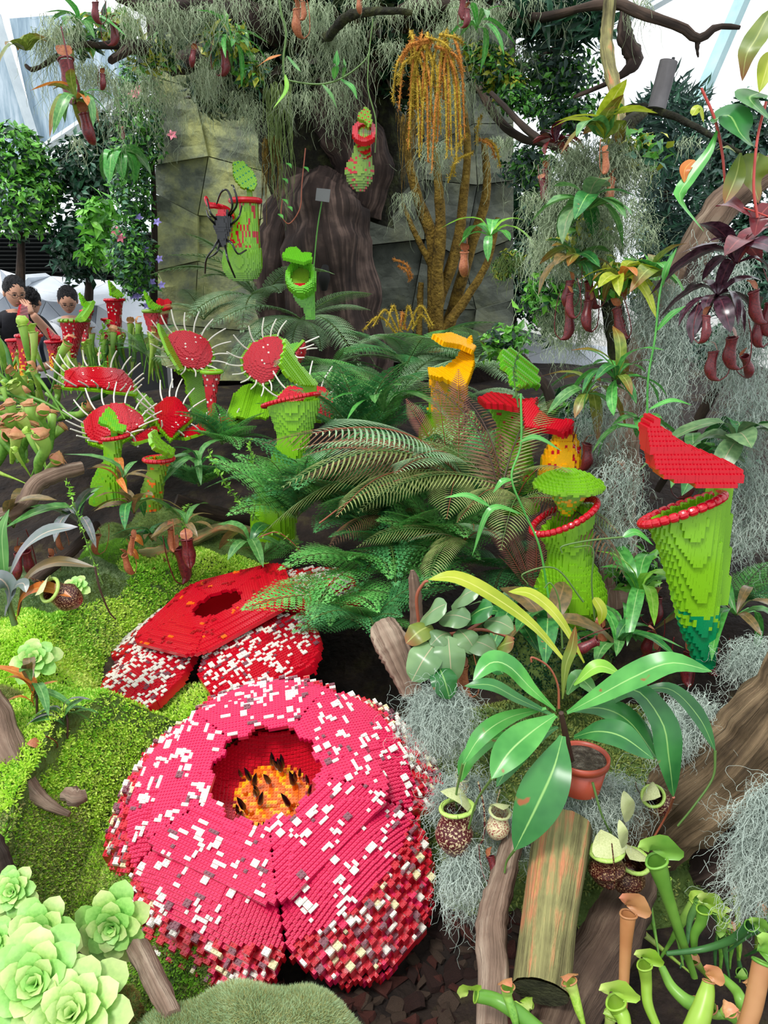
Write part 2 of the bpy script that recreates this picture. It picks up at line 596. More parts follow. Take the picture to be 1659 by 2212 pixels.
def spots(occ, seedp, frac, rng, bias=None):
    """clusters of raised plates: list of (i, j, nx, ny)"""
    nx, ny = occ.shape
    used = np.zeros_like(occ)
    out = []
    I, J = np.nonzero(occ)
    target = int(len(I) * frac)
    covered = 0
    tries = 0
    while covered < target and tries < 4000:
        tries += 1
        k = rng.integers(len(I))
        ci, cj = I[k], J[k]
        n = rng.integers(1, seedp)
        for _ in range(n):
            a, b = [(1, 1), (1, 2), (2, 1), (2, 2), (1, 3), (1, 1)][rng.integers(6)]
            if ci + a < nx and cj + b < ny and ci >= 0 and cj >= 0 and occ[ci:ci + a, cj:cj + b].all() and not used[ci:ci + a, cj:cj + b].any():
                used[ci:ci + a, cj:cj + b] = True
                out.append((int(ci), int(cj), int(a), int(b)))
                covered += a * b
            ci += rng.integers(-2, 3); cj += rng.integers(-2, 3)
    return out

def flower(name, label, loc, rot, R=0.425, notch=0.325, disc=0.30, hole=0.115, phase=27.5, seed=1, droop=0.20,
           max_plates=300, disc_mat=None, petal_mat=None, disc_spots=0.2, petal_spots=0.2, disc_lift=0.012, open_r=None, scl=1.0, petal_skip=(), white=(0, 1), pexp=2.1, dome=1.0, petal_angles=None, steep_from=.74, pdrop=.010):
    rng = np.random.default_rng(seed)
    root = thing(name, label, 'sculpture', loc, rot)
    root.scale = (scl, scl, scl)
    M3 = root.matrix_basis.copy()
    cands = []            # (distance, parent, mesh, local position, frame)
    rootM = Matrix.Translation(Vector(loc)) @ Euler(rot).to_matrix().to_4x4() @ Matrix.Scale(scl, 4)
    def wfun(r, petal):
        if petal:
            return -pdrop - droop * np.clip((r - 0.17) / (R - 0.17), 0, 1.1) ** pexp
        return -0.045 * dome * np.clip((r - hole) / (disc - hole), 0, 1.2) ** 1.5
    for k in range(5):
        for petal in (False, True):
            if petal and k in petal_skip: continue
            ang = math.radians(petal_angles[k] if (petal and petal_angles) else phase + 72 * k)
            N = int(0.46 / CELL)
            ii, jj = np.meshgrid(np.arange(0, N), np.arange(-N, N), indexing='ij')
            x = (ii + .5) * CELL; y = (jj + .5) * CELL
            th = np.degrees(np.arctan2(y, x))
            r = np.hypot(x, y)
            if petal:
                c = np.clip(np.cos(np.radians(th * 88 / 35)), 0, 1)
                rmax = notch + (R - notch) * c ** 0.55
                occ = (np.abs(th) < 35.2) & (r < rmax) & (r > 0.20)
                steep = r > R * steep_from
                # bricks two cells wide on the steep outer part
                xb = np.where(steep, (np.floor((ii + (jj // 2) % 2) / 2) * 2 + 1) * CELL, x)
                yb = np.where(steep, (np.floor(jj / 2) * 2 + 1) * CELL, y)
                rb = np.hypot(xb, yb)
                w = wfun(rb, True) - 0.10 * droop * (np.abs(th) / 36) ** 3
                w = np.where(steep, np.round(w / (PL * 3)) * PL * 3, np.round(w / PL) * PL)
                lift = 0
            else:
                # flat-sided collar: straight outer edge, slightly dished
                occ = (np.abs(th) <= 36) & (x < disc * 0.93) & (r < disc * 1.06) & (r > hole * (1 + 0.07 * np.sin(th * 0.2 + k)))
                w = wfun(x * 0.75 + r * 0.25, False) + disc_lift
                w = np.round(w / PL) * PL + 0.0004 * k
                steep = np.zeros_like(occ)
            base = petal_mat if petal else disc_mat
            mb = MB()
            height_field(mb, occ, w, (0, -N * CELL), 0, thick=0.028 if petal else 0.012, mats=(steep & (rng.random(steep.shape) < .8)).astype(int))
            nm = 'petal' if petal else 'collar_sector'
            part = mb.build(nm, [base, RED], root, smooth_=False, local=True)
            part.rotation_euler = (0, 0, ang)
            pm = Matrix.Rotation(ang, 4, 'Z')
            sp = spots(occ, 7, petal_spots if petal else disc_spots, rng)
            if petal:      # bricks of other colours along the drooping rim
                for b in range(N % 2, 2 * N - 1, 2):
                    for a in range(((b - N) // 2) % 2, N, 2):
                        for (a2, na) in ((a, 2),) if rng.random() < .7 else ((a, 1), (a + 1, 1)):
                            if a2 + na <= N and steep[a2:a2 + na, b:b + 2].all() and occ[a2:a2 + na, b:b + 2].all() and rng.random() < 0.46:
                                sub = w[a2:a2 + na, b:b + 2]
                                if sub.max() - sub.min() < 1e-5: sp.append((a2, b, na, 2 if rng.random() < .75 else 1))
            for (a, b, na, nb) in sp:
                sub = w[a:a + na, b:b + nb]
                if sub.max() - sub.min() > 1e-5:
                    if sub.max() - sub.min() > PL * 3.5: continue
                st = bool(steep[a, b])
                u = rng.random()
                if st: mt = (WHITE if u < .36 else CREAM if u < 0.5 else MAUVE if u < 0.85 else RED)
                else: mt = (WHITE if u < .84 else MAUVE)
                if not petal and white[0] == 0 and seed == 2: mt = ORANGE if u < .25 else DRED
                pos = Vector((a * CELL, b * CELL - N * CELL, float(sub.max())))
                wpos = rootM @ (pm @ pos)
                d = (wpos - Vector(CAM)).length - 0.02 * na * nb
                cands.append((d, part, (na, nb, mt, PL * 3 if st else PL), pos))
    cands.sort(key=lambda c: c[0])
    for d, part, (na, nb, mt, hh), pos in cands[:max_plates]:
        put('plate', plate_mesh(na, nb, mt, hh), part, pos)
    rest = {}
    for c in cands[max_plates:]:
        rest.setdefault(c[1].name, []).append(c)
    for pn, cs in rest.items():
        mb = MB()
        ml = [WHITE, MAUVE, CREAM, RED, ORANGE, DRED]
        for d, part, (na, nb, mt, hh), pos in cs:
            p = np.array(pos); mi = ml.index(mt)
            boxes(mb, [p], [p + [na * CELL, nb * CELL, hh]], mat=mi)
            studs(mb, [p + [(i + .5) * CELL, (j + .5) * CELL, hh] for i in range(na) for j in range(nb)], mat=mi)
        o = mb.build('plate_layer', ml, bpy.data.objects[pn], smooth_=False, local=True)
        tag(o, kind='stuff')
    return root

f1 = flower('brick_flower', 'big brick-built flower with white dotted red petals and spiked orange heart',
            tuple(P(574, 1674, 1.63)), (math.radians(24), math.radians(-3), 0), hole=0.12, seed=11, disc_mat=RED_GLARE, petal_mat=RED_GLARE, droop=0.22, pexp=2.6, R=0.428, steep_from=.77, pdrop=.02, disc=0.262, scl=1.04, disc_spots=0.16, petal_spots=0.18, max_plates=300)

def flower_heart(root, hole, depth, dark):
    # bowl wall, floor of stepped plates, domed orange centre and black spikes
    mb = MB()
    n = 40
    th = np.linspace(0, 2 * PI, n, endpoint=False)
    rr = [hole * 1.1, hole * 1.32, hole * 1.38, hole * 1.25]
    zz = [-0.012, -0.05, -depth * 0.8, -depth]
    V = np.array([[r * math.cos(t), r * math.sin(t), z] for r, z in zip(rr, zz) for t in th])
    idx = np.arange(len(rr) * n).reshape(len(rr), n)
    q = np.stack([idx[:-1], idx[1:], np.roll(idx, -1, 1)[1:], np.roll(idx, -1, 1)[:-1]], -1).reshape(-1, 4)
    mb.add(V, quads=q)
    mb.build('bowl_wall', DRED, root, local=True)
    N = int(hole * 1.3 / CELL) + 1
    ii, jj = np.meshgrid(np.arange(-N, N), np.arange(-N, N), indexing='ij')
    r = np.hypot((ii + .5), (jj + .5)) * CELL
    hz = -depth + 0.05 * (r / (hole * 1.25)) ** 3 + np.where(r < hole * 0.72, 0.016 * (1 - (r / (hole * .72)) ** 2) + 0.006, 0)
    hz = np.round(hz / PL) * PL
    rng = np.random.default_rng(4)
    m2 = np.where(r < hole * 0.72, np.where(rng.random(r.shape) < 0.25, 2, 1), 0)
    m2 = np.where((r < hole * 0.78) & (r > hole * 0.66) & (rng.random(r.shape) < 0.35), 3, m2)
    mb = MB()
    height_field(mb, r < hole * 1.28, hz, (-N * CELL, -N * CELL), 0, mats=m2)
    mb.build('bowl_floor', [RED, ORANGE, YELLOW, DRED], root, smooth_=False, local=True)
    # spikes
    sp = MB()
    tube(sp, [(0, 0, 0), (0, 0, 0.012)], [0.0034, 0.0034], n=2, sides=8, mat=1)
    tube(sp, [(0, 0, 0.010), (0, 0, 0.018), (0.001, 0, 0.036), (0.003, 0, 0.052)], [0.0025, 0.0058, 0.0045, 0.0004], n=7, sides=8, mat=0)
    me = sp.mesh('spike', [BLACK, ORANGE])
    k = 0
    while k < 24:
        a, q = rng.uniform(0, 2 * PI), hole * math.sqrt(rng.uniform(0.02, 0.62))
        put('spike', me, root, (q * math.cos(a), q * math.sin(a), -depth + 0.02), (rng.uniform(-.2, .2), rng.uniform(-.2, .2), rng.uniform(0, 6)), 1.25 if q < hole * .6 else 0.8)
        k += 1
    kn = MB(); tube(kn, [(0, 0, 0), (0, 0, .006), (0, 0, .012)], [0.006, .006, .003], n=3, sides=8)
    km = kn.mesh('knob', ORANGE)
    for a in np.linspace(0.3, 5.8, 7):
        put('knob', km, root, (hole * .5 * math.cos(a), hole * .5 * math.sin(a), -depth + 0.017))
flower_heart(f1, 0.12, 0.105, True)

f2 = flower('brick_flower', 'low brick-built flower with plain red collar and drooping white-dotted petals, behind the moss mound',
            tuple(P(476, 1318, 2.44)), (math.radians(3), math.radians(-17), math.radians(8)), R=0.48, notch=0.28, disc=0.265, steep_from=.93, dome=.35, petal_angles=(212, 292, 8, 80, 146), hole=0.085, phase=-66, seed=2,
            disc_mat=RED, petal_mat=RED, disc_spots=0.05, petal_spots=0.36, max_plates=300, disc_lift=0.03, droop=0.09)
mb = MB()
th = np.linspace(0, 2 * PI, 40, endpoint=False)
rr = [0.09, 0.115, 0.115, 0.0]; zz = [0.015, -0.02, -0.09, -0.095]
V = np.array([[r * math.cos(t), r * math.sin(t), z] for r, z in zip(rr, zz) for t in th])
idx = np.arange(160).reshape(4, 40)
mb.add(V, quads=np.stack([idx[:-1], idx[1:], np.roll(idx, -1, 1)[1:], np.roll(idx, -1, 1)[:-1]], -1).reshape(-1, 4))
mb.build('bowl_wall', DRED, f2, local=True)

# ================================================================== BRICK PITCHERS, TRAPS AND TRUMPETS
BR = 0.0096
def vox_mesh(mb, occ, col, org, hz, stud=True, ns=6, keep=None):
    """exposed faces of a solid of cells; keep marks the cells to draw"""
    nx, ny, nz_ = occ.shape
    pad = np.zeros((nx + 2, ny + 2, nz_ + 2), bool); pad[1:-1, 1:-1, 1:-1] = occ
    draw = occ if keep is None else keep
    S = np.array([CELL, CELL, hz])
    F = {(1, 0, 0): [(1, 0, 0), (1, 1, 0), (1, 1, 1), (1, 0, 1)], (-1, 0, 0): [(0, 1, 0), (0, 0, 0), (0, 0, 1), (0, 1, 1)],
         (0, 1, 0): [(1, 1, 0), (0, 1, 0), (0, 1, 1), (1, 1, 1)], (0, -1, 0): [(0, 0, 0), (1, 0, 0), (1, 0, 1), (0, 0, 1)],
         (0, 0, 1): [(0, 0, 1), (1, 0, 1), (1, 1, 1), (0, 1, 1)], (0, 0, -1): [(0, 1, 0), (1, 1, 0), (1, 0, 0), (0, 0, 0)]}
    for d, cs in F.items():
        nb = pad[1 + d[0]:nx + 1 + d[0], 1 + d[1]:ny + 1 + d[1], 1 + d[2]:nz_ + 1 + d[2]]
        I = np.argwhere(draw & ~nb)
        if not len(I): continue
        V = (I[:, None, :] + np.array(cs)[None]) * S + org
        mb.add(V.reshape(-1, 3), quads=np.arange(len(I) * 4).reshape(-1, 4), mat=col[I[:, 0], I[:, 1], I[:, 2]])
        if d == (0, 0, 1) and stud:
            studs(mb, (I + [.5, .5, 1]) * S + org, mat=col[I[:, 0], I[:, 1], I[:, 2]], ns=ns)

def vox_parts(parent, nm, occ, col, org, hz, mats, nmax, rng):
    """surface bricks as parts of their own, nearest first; the rest in one layer part"""
    nx, ny, nz_ = occ.shape
    pad = np.zeros((nx + 2, ny + 2, nz_ + 2), bool); pad[1:-1, 1:-1, 1:-1] = occ
    front = occ & ~(pad[1:-1, :-2, 1:-1] & pad[1:-1, 1:-1, 2:] & pad[:-2, 1:-1, 1:-1] & pad[2:, 1:-1, 1:-1])
    S = np.array([CELL, CELL, hz])
    off = OFF[parent.name]
    cand = []
    for k in range(nz_):
        for j in range(ny):
            i = 0
            while i < nx:
                if not front[i, j, k]: i += 1; continue
                n = 1; lim = int(rng.integers(1, 5))
                while n < lim and i + n < nx and front[i + n, j, k] and col[i + n, j, k] == col[i, j, k]: n += 1
                p = np.array([i, j, k]) * S + org
                vis = (j == 0 or not occ[i, j - 1, k]) or (k == nz_ - 1 or not occ[i, j, k + 1])
                cand.append((np.linalg.norm(p - CAM) + (0 if vis else 5) - 0.01 * n, i, j, k, n, p))
                i += n
    cand.sort(key=lambda c: c[0])
    done = np.zeros_like(occ)
    for c in cand[:nmax]:
        _, i, j, k, n, p = c
        done[i:i + n, j, k] = True
        put('brick', plate_mesh(n, 1, mats[col[i, j, k]], hz), parent, tuple(p - off))
    mb = MB(); vox_mesh(mb, occ, col, org, hz, keep=occ & ~done)
    if mb.n:
        tag(mb.build(nm, mats, parent, smooth_=False), kind='stuff')

def body_grid(rows, Y, hz=BR, dr=1.0, hollow=2.2, cut=None, vz=0.0, yoff=None, slab=None, base_open=False):
    """rows: (py, xl, xr) outline of the body at depth Y -> cells"""
    rows = sorted(rows)
    zt, zb = P(800, rows[0][0], Y)[2], P(800, rows[-1][0], Y)[2]
    nzl = max(2, int(round((zt - zb) / hz)))
    xs = [P(r[1], r[0], Y)[0] for r in rows] + [P(r[2], r[0], Y)[0] for r in rows]
    x0, x1 = min(xs), max(xs)
    nx = int((x1 - x0) / CELL) + 3
    rmax = max((P(r[2], r[0], Y)[0] - P(r[1], r[0], Y)[0]) / 2 for r in rows) * dr
    yo = [yoff(t) for t in (0, .25, .5, .75, 1)] if yoff else [0]
    ny = int((2 * rmax + max(yo) - min(yo)) / CELL) + 4
    y0 = Y - rmax + min(yo) - CELL
    occ = np.zeros((nx, ny, nzl), bool)
    X = x0 - CELL + (np.arange(nx) + .5) * CELL
    Yc = y0 + (np.arange(ny) + .5) * CELL
    rz = np.array([P(800, r[0], Y)[2] for r in rows])[::-1]
    rl = np.array([P(r[1], r[0], Y)[0] for r in rows])[::-1]
    rr = np.array([P(r[2], r[0], Y)[0] for r in rows])[::-1]
    info = []
    for k in range(nzl):
        z = zb + (k + .5) * hz
        l, r = np.interp(z, rz, rl), np.interp(z, rz, rr)
        c, h = (l + r) / 2, max((r - l) / 2, CELL * .6)
        t = (k + .5) / nzl
        yc = Y + (yoff(t) if yoff else 0)
        if slab:
            a = (np.abs(X[:, None] - c) < h) & (np.abs(Yc[None] - yc) < slab / 2)
        else:
            q = ((X[:, None] - c) / h) ** 2 + ((Yc[None] - yc) / (h * dr)) ** 2
            a = q < 1
            hi = max(h - hollow * CELL, 0)
            if hi > 0 and hollow < 50 and k > 1:
                a &= ~(((X[:, None] - c) / hi) ** 2 + ((Yc[None] - yc) / (hi * dr)) ** 2 < 1)
        if cut is not None:
            (ax, ay), (bx, by) = cut
            A, B = P(ax, ay, Y), P(bx, by, Y)
            zc = A[2] + (X - A[0]) * (B[2] - A[2]) / (B[0] - A[0])
            a &= z < zc[:, None] - vz * (Yc[None] - Y)
        occ[:, :, k] = a
        info.append((z, c, h))
    return occ, np.array([x0 - CELL, y0, zb]), info

def ring(parent, nm, a, b, Y, thick, mat, dr=1.0, beads=30, single=False, blen=None, vz=0.0):
    """rolled rim through the picture points a and b: a ring of round bricks"""
    A, B = P(a[0], a[1], Y), P(b[0], b[1], Y)
    c = (A + B) / 2; u = (B - A) / 2; rad = np.linalg.norm(u)
    v = np.array([0, rad * dr, -vz * rad * dr])
    th = np.linspace(0, 2 * PI, beads, endpoint=False)
    step = 2 * PI * rad / beads * 0.92 if blen is None else blen
    mb = MB()
    bead = MB(); tube(bead, [(0, 0, -step / 2), (0, 0, -step * .3), (0, 0, 0), (0, 0, step * .3), (0, 0, step / 2)], [thick * .72, thick, thick, thick, thick * .72], n=6, sides=12)
    st = MB(); tube(bead, [(0, 0, step / 2), (0, 0, step / 2 + .002)], [thick * .6, thick * .6], n=2, sides=8)
    bm_ = bead.mesh('rim_bead', mat, smooth_=False) if single else None
    off = OFF[parent.name]
    for t in th:
        p = c + u * math.cos(t) + v * math.sin(t)
        d = nz(-u * math.sin(t) + v * math.cos(t))
        if single:
            o = put('rim_bead', bm_, parent, tuple(p - off))
            o.rotation_euler = Vector(d).to_track_quat('Z', 'Y').to_euler()
        else:
            tube(mb, [p - d * step * .5, p + d * step * .5], [thick, thick], n=2, sides=8)
    if not single:
        mb.build(nm, mat, parent, smooth_=False)

def sheet(parent, nm, poly, A, B, Cc, mats, hfun=None, colfn=None, thick=0.01, studs_=True, hgt=PL, lift=0.0, ns=6, grow=0.0, flip=False):
    """plates laid in the plane through three points, cut to an outline"""
    a, b, c = P(*A), P(*B), P(*Cc)
    e1 = nz(b - a); n = nz(np.cross(e1, c - a))
    if (np.dot(n, CAM - a) < 0) != flip: n = -n
    e2 = np.cross(n, e1)
    pts = []
    for (x, y) in poly:
        r = ray(x, y)
        t = np.dot(a - CAM, n) / np.dot(r, n)
        q = CAM + r * t - a
        pts.append((np.dot(q, e1), np.dot(q, e2)))
    pts = np.array(pts)
    cen = pts.mean(0)
    if grow: pts = cen + (pts - cen) * (1 + grow)
    lo, hi = pts.min(0), pts.max(0)
    nx, ny = int((hi[0] - lo[0]) / CELL) + 2, int((hi[1] - lo[1]) / CELL) + 2
    ii, jj = np.meshgrid(np.arange(nx), np.arange(ny), indexing='ij')
    x = lo[0] + (ii + .5) * CELL; y = lo[1] + (jj + .5) * CELL
    inside = np.zeros_like(x, bool)
    m = len(pts)
    for i in range(m):
        x1, y1 = pts[i]; x2, y2 = pts[(i + 1) % m]
        cond = ((y1 > y) != (y2 > y)) & (x < (x2 - x1) * (y - y1) / (y2 - y1 + 1e-12) + x1)
        inside ^= cond
    u = (x - cen[0]) / max((hi[0] - lo[0]) / 2, 1e-6); v = (y - cen[1]) / max((hi[1] - lo[1]) / 2, 1e-6)
    h = hfun(u, v) if hfun else np.zeros_like(x)
    h = np.round(h / hgt) * hgt + lift
    cm = colfn(u, v, ii, jj) if colfn else np.zeros_like(ii)
    mb = MB()
    height_field(mb, inside, h, tuple(lo), 0, thick=thick, mats=cm, stud=studs_, ns=ns)
    o = mb.build(nm, mats, parent, smooth_=False, local=True)
    M = Matrix(((e1[0], e2[0], n[0], 0), (e1[1], e2[1], n[1], 0), (e1[2], e2[2], n[2], 0), (0, 0, 0, 1)))
    M.translation = Vector(a - OFF[parent.name])
    o.matrix_local = M
    return o, (pts, a, e1, e2, n, cen)

def rnd(seed): return np.random.default_rng(seed)
def colmap(occ, fn):
    I, J, K = np.indices(occ.shape)
    return fn(I, J, K).astype(int)
def base_pt(px, py, Y): return tuple(P(px, py, Y))

# ---------------------------------------------------------------- right pitcher with the red hood
YR = 1.85
t = thing('brick_pitcher', 'tall lime brick-built pitcher with red hood and dark green foot, hanging over the potted plant', 'sculpture', base_pt(1520, 1440, YR), group='brick-built pitcher plants')
rows = [(1060, 1405, 1562), (1110, 1402, 1562), (1140, 1405, 1560), (1200, 1428, 1556), (1250, 1443, 1555), (1300, 1455, 1552), (1350, 1468, 1550), (1400, 1488, 1548), (1440, 1500, 1544)]
occ, org, info = body_grid(rows, YR, cut=((1395, 1132), (1560, 1062)), dr=0.62, vz=.22)
rg = rnd(5)
nzl = occ.shape[2]
noise_c = rg.random(occ.shape)
noise_c = np.repeat(noise_c[::2], 2, 0)[:occ.shape[0]]
fr = (np.arange(nzl) + .5) / nzl
pd = np.clip((0.36 - fr) / 0.14, 0, 1)
col = np.where(noise_c < pd[None, None, :], 1, 0)
vox_parts(t, 'brick_layer', occ, col, org, BR, [LIME, DGREEN], 300, rg)
# the post that carries the hood
rows2 = [(1035, 1536, 1574), (1300, 1530, 1568)]
occ, org, _ = body_grid(rows2, YR + .045, hollow=99, slab=0.05)
mb = MB(); vox_mesh(mb, occ, np.zeros(occ.shape, int), org, BR); mb.build('hood_post', [LIME], t, smooth_=False)
ring(t, 'rim', (1388, 1133), (1560, 1068), YR, 0.0118, RED, dr=0.66, beads=28, single=True, vz=.22)
hr = [(910, 1416, 1426), (925, 1400, 1434), (940, 1397, 1448), (960, 1395, 1478), (975, 1396, 1512), (990, 1400, 1545), (1003, 1404, 1576), (1014, 1408, 1582), (1026, 1440, 1574), (1036, 1500, 1558)]
occ, org, _ = body_grid(hr, YR - .01, hollow=99, slab=0.075, yoff=lambda q: -0.05 + 0.10 * q)
vox_parts(t, 'hood_layer', occ, np.zeros(occ.shape, int), org, BR, [RED], 260, rg)

# ---------------------------------------------------------------- middle pitcher with the green cap
YM = 2.12
t = thing('brick_pitcher', 'squat lime brick-built pitcher with a domed green cap and tilted red beaded rim', 'sculpture', base_pt(1230, 1345, YM), group='brick-built pitcher plants')
rows = [(1075, 1160, 1285), (1160, 1168, 1276), (1190, 1186, 1274), (1215, 1184, 1280), (1240, 1170, 1294), (1275, 1156, 1308), (1300, 1158, 1308), (1330, 1175, 1290), (1348, 1200, 1270)]
occ, org, info = body_grid(rows, YM, cut=((1148, 1158), (1290, 1090)), dr=0.9)
vox_parts(t, 'brick_layer', occ, np.zeros(occ.shape, int), org, BR, [GREEN if False else LIME], 300, rg)
ring(t, 'rim', (1150, 1148), (1288, 1082), YM, 0.0098, RED, dr=0.9, beads=36, single=True)
rows = [(1018, 1205, 1250), (1026, 1182, 1275), (1036, 1165, 1292), (1046, 1153, 1304), (1054, 1156, 1300), (1062, 1186, 1270), (1078, 1196, 1258), (1094, 1206, 1244), (1112, 1212, 1234)]
occ, org, info = body_grid(rows, YM + .02, hz=0.0064, dr=1.0, hollow=99)
cc = np.where((np.arange(occ.shape[2])[None, None] < occ.shape[2] * .5) & (rg.random(occ.shape) < .35), 1, 0)
mb = MB(); vox_mesh(mb, occ, cc, org, 0.0064); mb.build('cap', [LIME, YELLOW], t, smooth_=False)
rows = [(1090, 1254, 1280), (1160, 1250, 1276)]
occ, org, _ = body_grid(rows, YM + .07, hollow=99, slab=0.03)
mb = MB(); vox_mesh(mb, occ, np.zeros(occ.shape, int), org, BR); mb.build('cap_post', [LIME], t, smooth_=False)

# ---------------------------------------------------------------- orange spotted hood behind it, on the red and green pitcher
YO = 2.45
t = thing('brick_pitcher', 'leaf-hooded brick-built pitcher with a spotted orange throat behind bronze ferns', 'sculpture', base_pt(1120, 1100, YO + .3), group='brick-built pitcher plants')
rows = [(930, 1204, 1236), (955, 1188, 1250), (985, 1172, 1254), (1030, 1162, 1254), (1060, 1170, 1250)]
occ, org, _ = body_grid(rows, YO, hollow=1.5, dr=.7)
cc = np.where(rg.random(occ.shape) < .10, 1, 0); cc = np.where((np.arange(occ.shape[2])[None, None] < occ.shape[2] * .25), 2, cc)
mb = MB(); vox_mesh(mb, occ, cc, org, BR); mb.build('throat', [YELLOW, RED, LIME], t, smooth_=False)
sheet(t, 'hood', [(1128, 870), (1150, 862), (1165, 885), (1185, 902), (1238, 906), (1236, 926), (1215, 936), (1195, 925), (1135, 922)], (1130, 900, YO + .05), (1230, 915, YO - .02), (1150, 865, YO + .14), [RED], thick=.02)
sheet(t, 'rim', [(1032, 858), (1060, 846), (1100, 852), (1130, 862), (1160, 858), (1152, 880), (1110, 878), (1075, 872), (1048, 872)], (1040, 865, YO + .3), (1140, 870, YO + .2), (1080, 850, YO + .35), [RED, DRED], thick=.02, colfn=lambda u, v, i, j: ((i + j) % 3 == 0).astype(int))
sheet(t, 'leaf', [(1082, 760), (1100, 756), (1130, 775), (1158, 800), (1166, 835), (1140, 832), (1118, 838), (1095, 800), (1082, 780)], (1085, 770, YO + .4), (1160, 830, YO + .4), (1100, 800, YO + .32), [GREEN, OLIVE], thick=.02, hfun=lambda u, v: .012 * np.abs(np.sin(v * 7)), colfn=lambda u, v, i, j: (j % 4 == 0).astype(int))
rows = [(868, 1050, 1150), (920, 1075, 1140), (1000, 1070, 1150), (1100, 1060, 1165)]
occ, org, _ = body_grid(rows, YO + .35)
cc = np.where(rg.random(occ.shape) < .08, 1, 0)
mb = MB(); vox_mesh(mb, occ, cc, org, BR); mb.build('body', [LIME, RED], t, smooth_=False)

# ---------------------------------------------------------------- yellow hooded pitcher
YY = 3.3
t = thing('brick_pitcher', 'brick-built pitcher turning from lime to yellow under a folded yellow hood among the ferns', 'sculpture', base_pt(950, 930, YY), group='brick-built pitcher plants')
rows = [(800, 930, 985), (822, 925, 1010), (850, 932, 1008), (880, 925, 1000), (930, 905, 1000), (960, 900, 1000)]
occ, org, _ = body_grid(rows, YY, cut=((925, 822), (1020, 775)), dr=.8)
k = np.arange(occ.shape[2])[None, None] / occ.shape[2]
cc = np.where(rg.random(occ.shape) < (k - .35) * 2.2, 1, 0)
mb = MB(); vox_mesh(mb, occ, cc, org, BR); mb.build('body', [LIME, YELLOW], t, smooth_=False)
sheet(t, 'throat', [(925, 800), (960, 792), (985, 775), (1010, 750), (1020, 745), (1024, 790), (1005, 835), (990, 838), (960, 822), (930, 822)], (930, 815, YY - .1), (1020, 780, YY - .02), (1010, 750, YY + .1), [YELLOW], hfun=lambda u, v: .04 * u * u, thick=.02)
sheet(t, 'hood', [(936, 722), (975, 718), (1010, 732), (1028, 748), (1022, 756), (995, 744), (960, 738)], (940, 725, YY - .05), (1025, 750, YY), (990, 722, YY + .14), [YELLOW], thick=.02)

# ---------------------------------------------------------------- large lime pitcher
YL = 2.9
t = thing('brick_pitcher', 'biggest lime brick-built pitcher, with smooth red rim and pointed lid, rising from ferns', 'sculpture', base_pt(590, 1115, YL), group='brick-built pitcher plants')
rows = [(865, 578, 690), (885, 580, 688), (910, 590, 680), (940, 600, 672), (965, 597, 664), (1000, 582, 655), (1040, 566, 645), (1080, 552, 640), (1120, 542, 640), (1160, 545, 640)]
occ, org, _ = body_grid(rows, YL, cut=((575, 880), (690, 855)), dr=.8, vz=.2)
vox_parts(t, 'brick_layer', occ, np.zeros(occ.shape, int), org, BR, [LIME], 300, rg)
ring(t, 'rim', (568, 878), (688, 851), YL, .0085, RED, dr=.8, beads=44, single=False, blen=.012, vz=.2)
sheet(t, 'lid', [(612, 735), (618, 733), (628, 765), (640, 790), (665, 812), (684, 830), (672, 838), (645, 830), (622, 812), (608, 790), (606, 765)], (612, 740, YL), (680, 832, YL + .06), (608, 790, YL - .08), [LIME], hfun=lambda u, v: .02 * (1 - np.abs(v)), thick=.012)
rows = [(828, 655, 682), (862, 660, 682)]
occ, org, _ = body_grid(rows, YL + .05, hollow=99, slab=.03)
mb = MB(); vox_mesh(mb, occ, np.zeros(occ.shape, int), org, BR); mb.build('lid_post', [LIME], t, smooth_=False)

# ---------------------------------------------------------------- two small pitchers at the left
YS = 3.05
t = thing('brick_pitcher', 'green brick-built pitcher with a round red rim in front of the flytrap leaf', 'sculpture', base_pt(238, 1085, YS), group='brick-built pitcher plants')
rows = [(945, 225, 262), (965, 226, 262), (995, 226, 258), (1012, 213, 262), (1040, 200, 270), (1085, 196, 272)]
occ, org, _ = body_grid(rows, YS)
mb = MB(); vox_mesh(mb, occ, np.where(rg.random(occ.shape) < .12, 1, 0), org, BR); mb.build('body', [LIME, GREEN], t, smooth_=False)
ring(t, 'rim', (222, 947), (276, 940), YS, .0085, RED, dr=1, beads=22, blen=.014)
sheet(t, 'lid', [(214, 905), (234, 878), (252, 896), (258, 915), (276, 920), (268, 932), (245, 930), (232, 918), (216, 914)], (216, 910, YS - .03), (270, 925, YS), (234, 880, YS + .07), [GREEN, LIME], colfn=lambda u, v, i, j: ((i // 2 + j // 3) % 3 == 0).astype(int), thick=.012)
rows = [(918, 240, 258), (945, 242, 256)]
occ, org, _ = body_grid(rows, YS + .04, hollow=99, slab=.02)
mb = MB(); vox_mesh(mb, occ, np.zeros(occ.shape, int), org, BR); mb.build('lid_post', [GREEN], t, smooth_=False)
t = thing('brick_pitcher', 'small orange-spotted green brick-built pitcher with red rim and leaf lid', 'sculpture', base_pt(340, 1090, YS - .1), group='brick-built pitcher plants')
rows = [(990, 316, 370), (1010, 322, 362), (1030, 316, 356), (1060, 306, 352), (1100, 306, 348)]
occ, org, _ = body_grid(rows, YS - .1)
mb = MB(); vox_mesh(mb, occ, np.where(rg.random(occ.shape) < .14, 1, 0), org, BR); mb.build('body', [OLIVE, ORANGE], t, smooth_=False)
ring(t, 'rim', (312, 992), (374, 992), YS - .1, .0085, RED, dr=.9, beads=24, blen=.014)
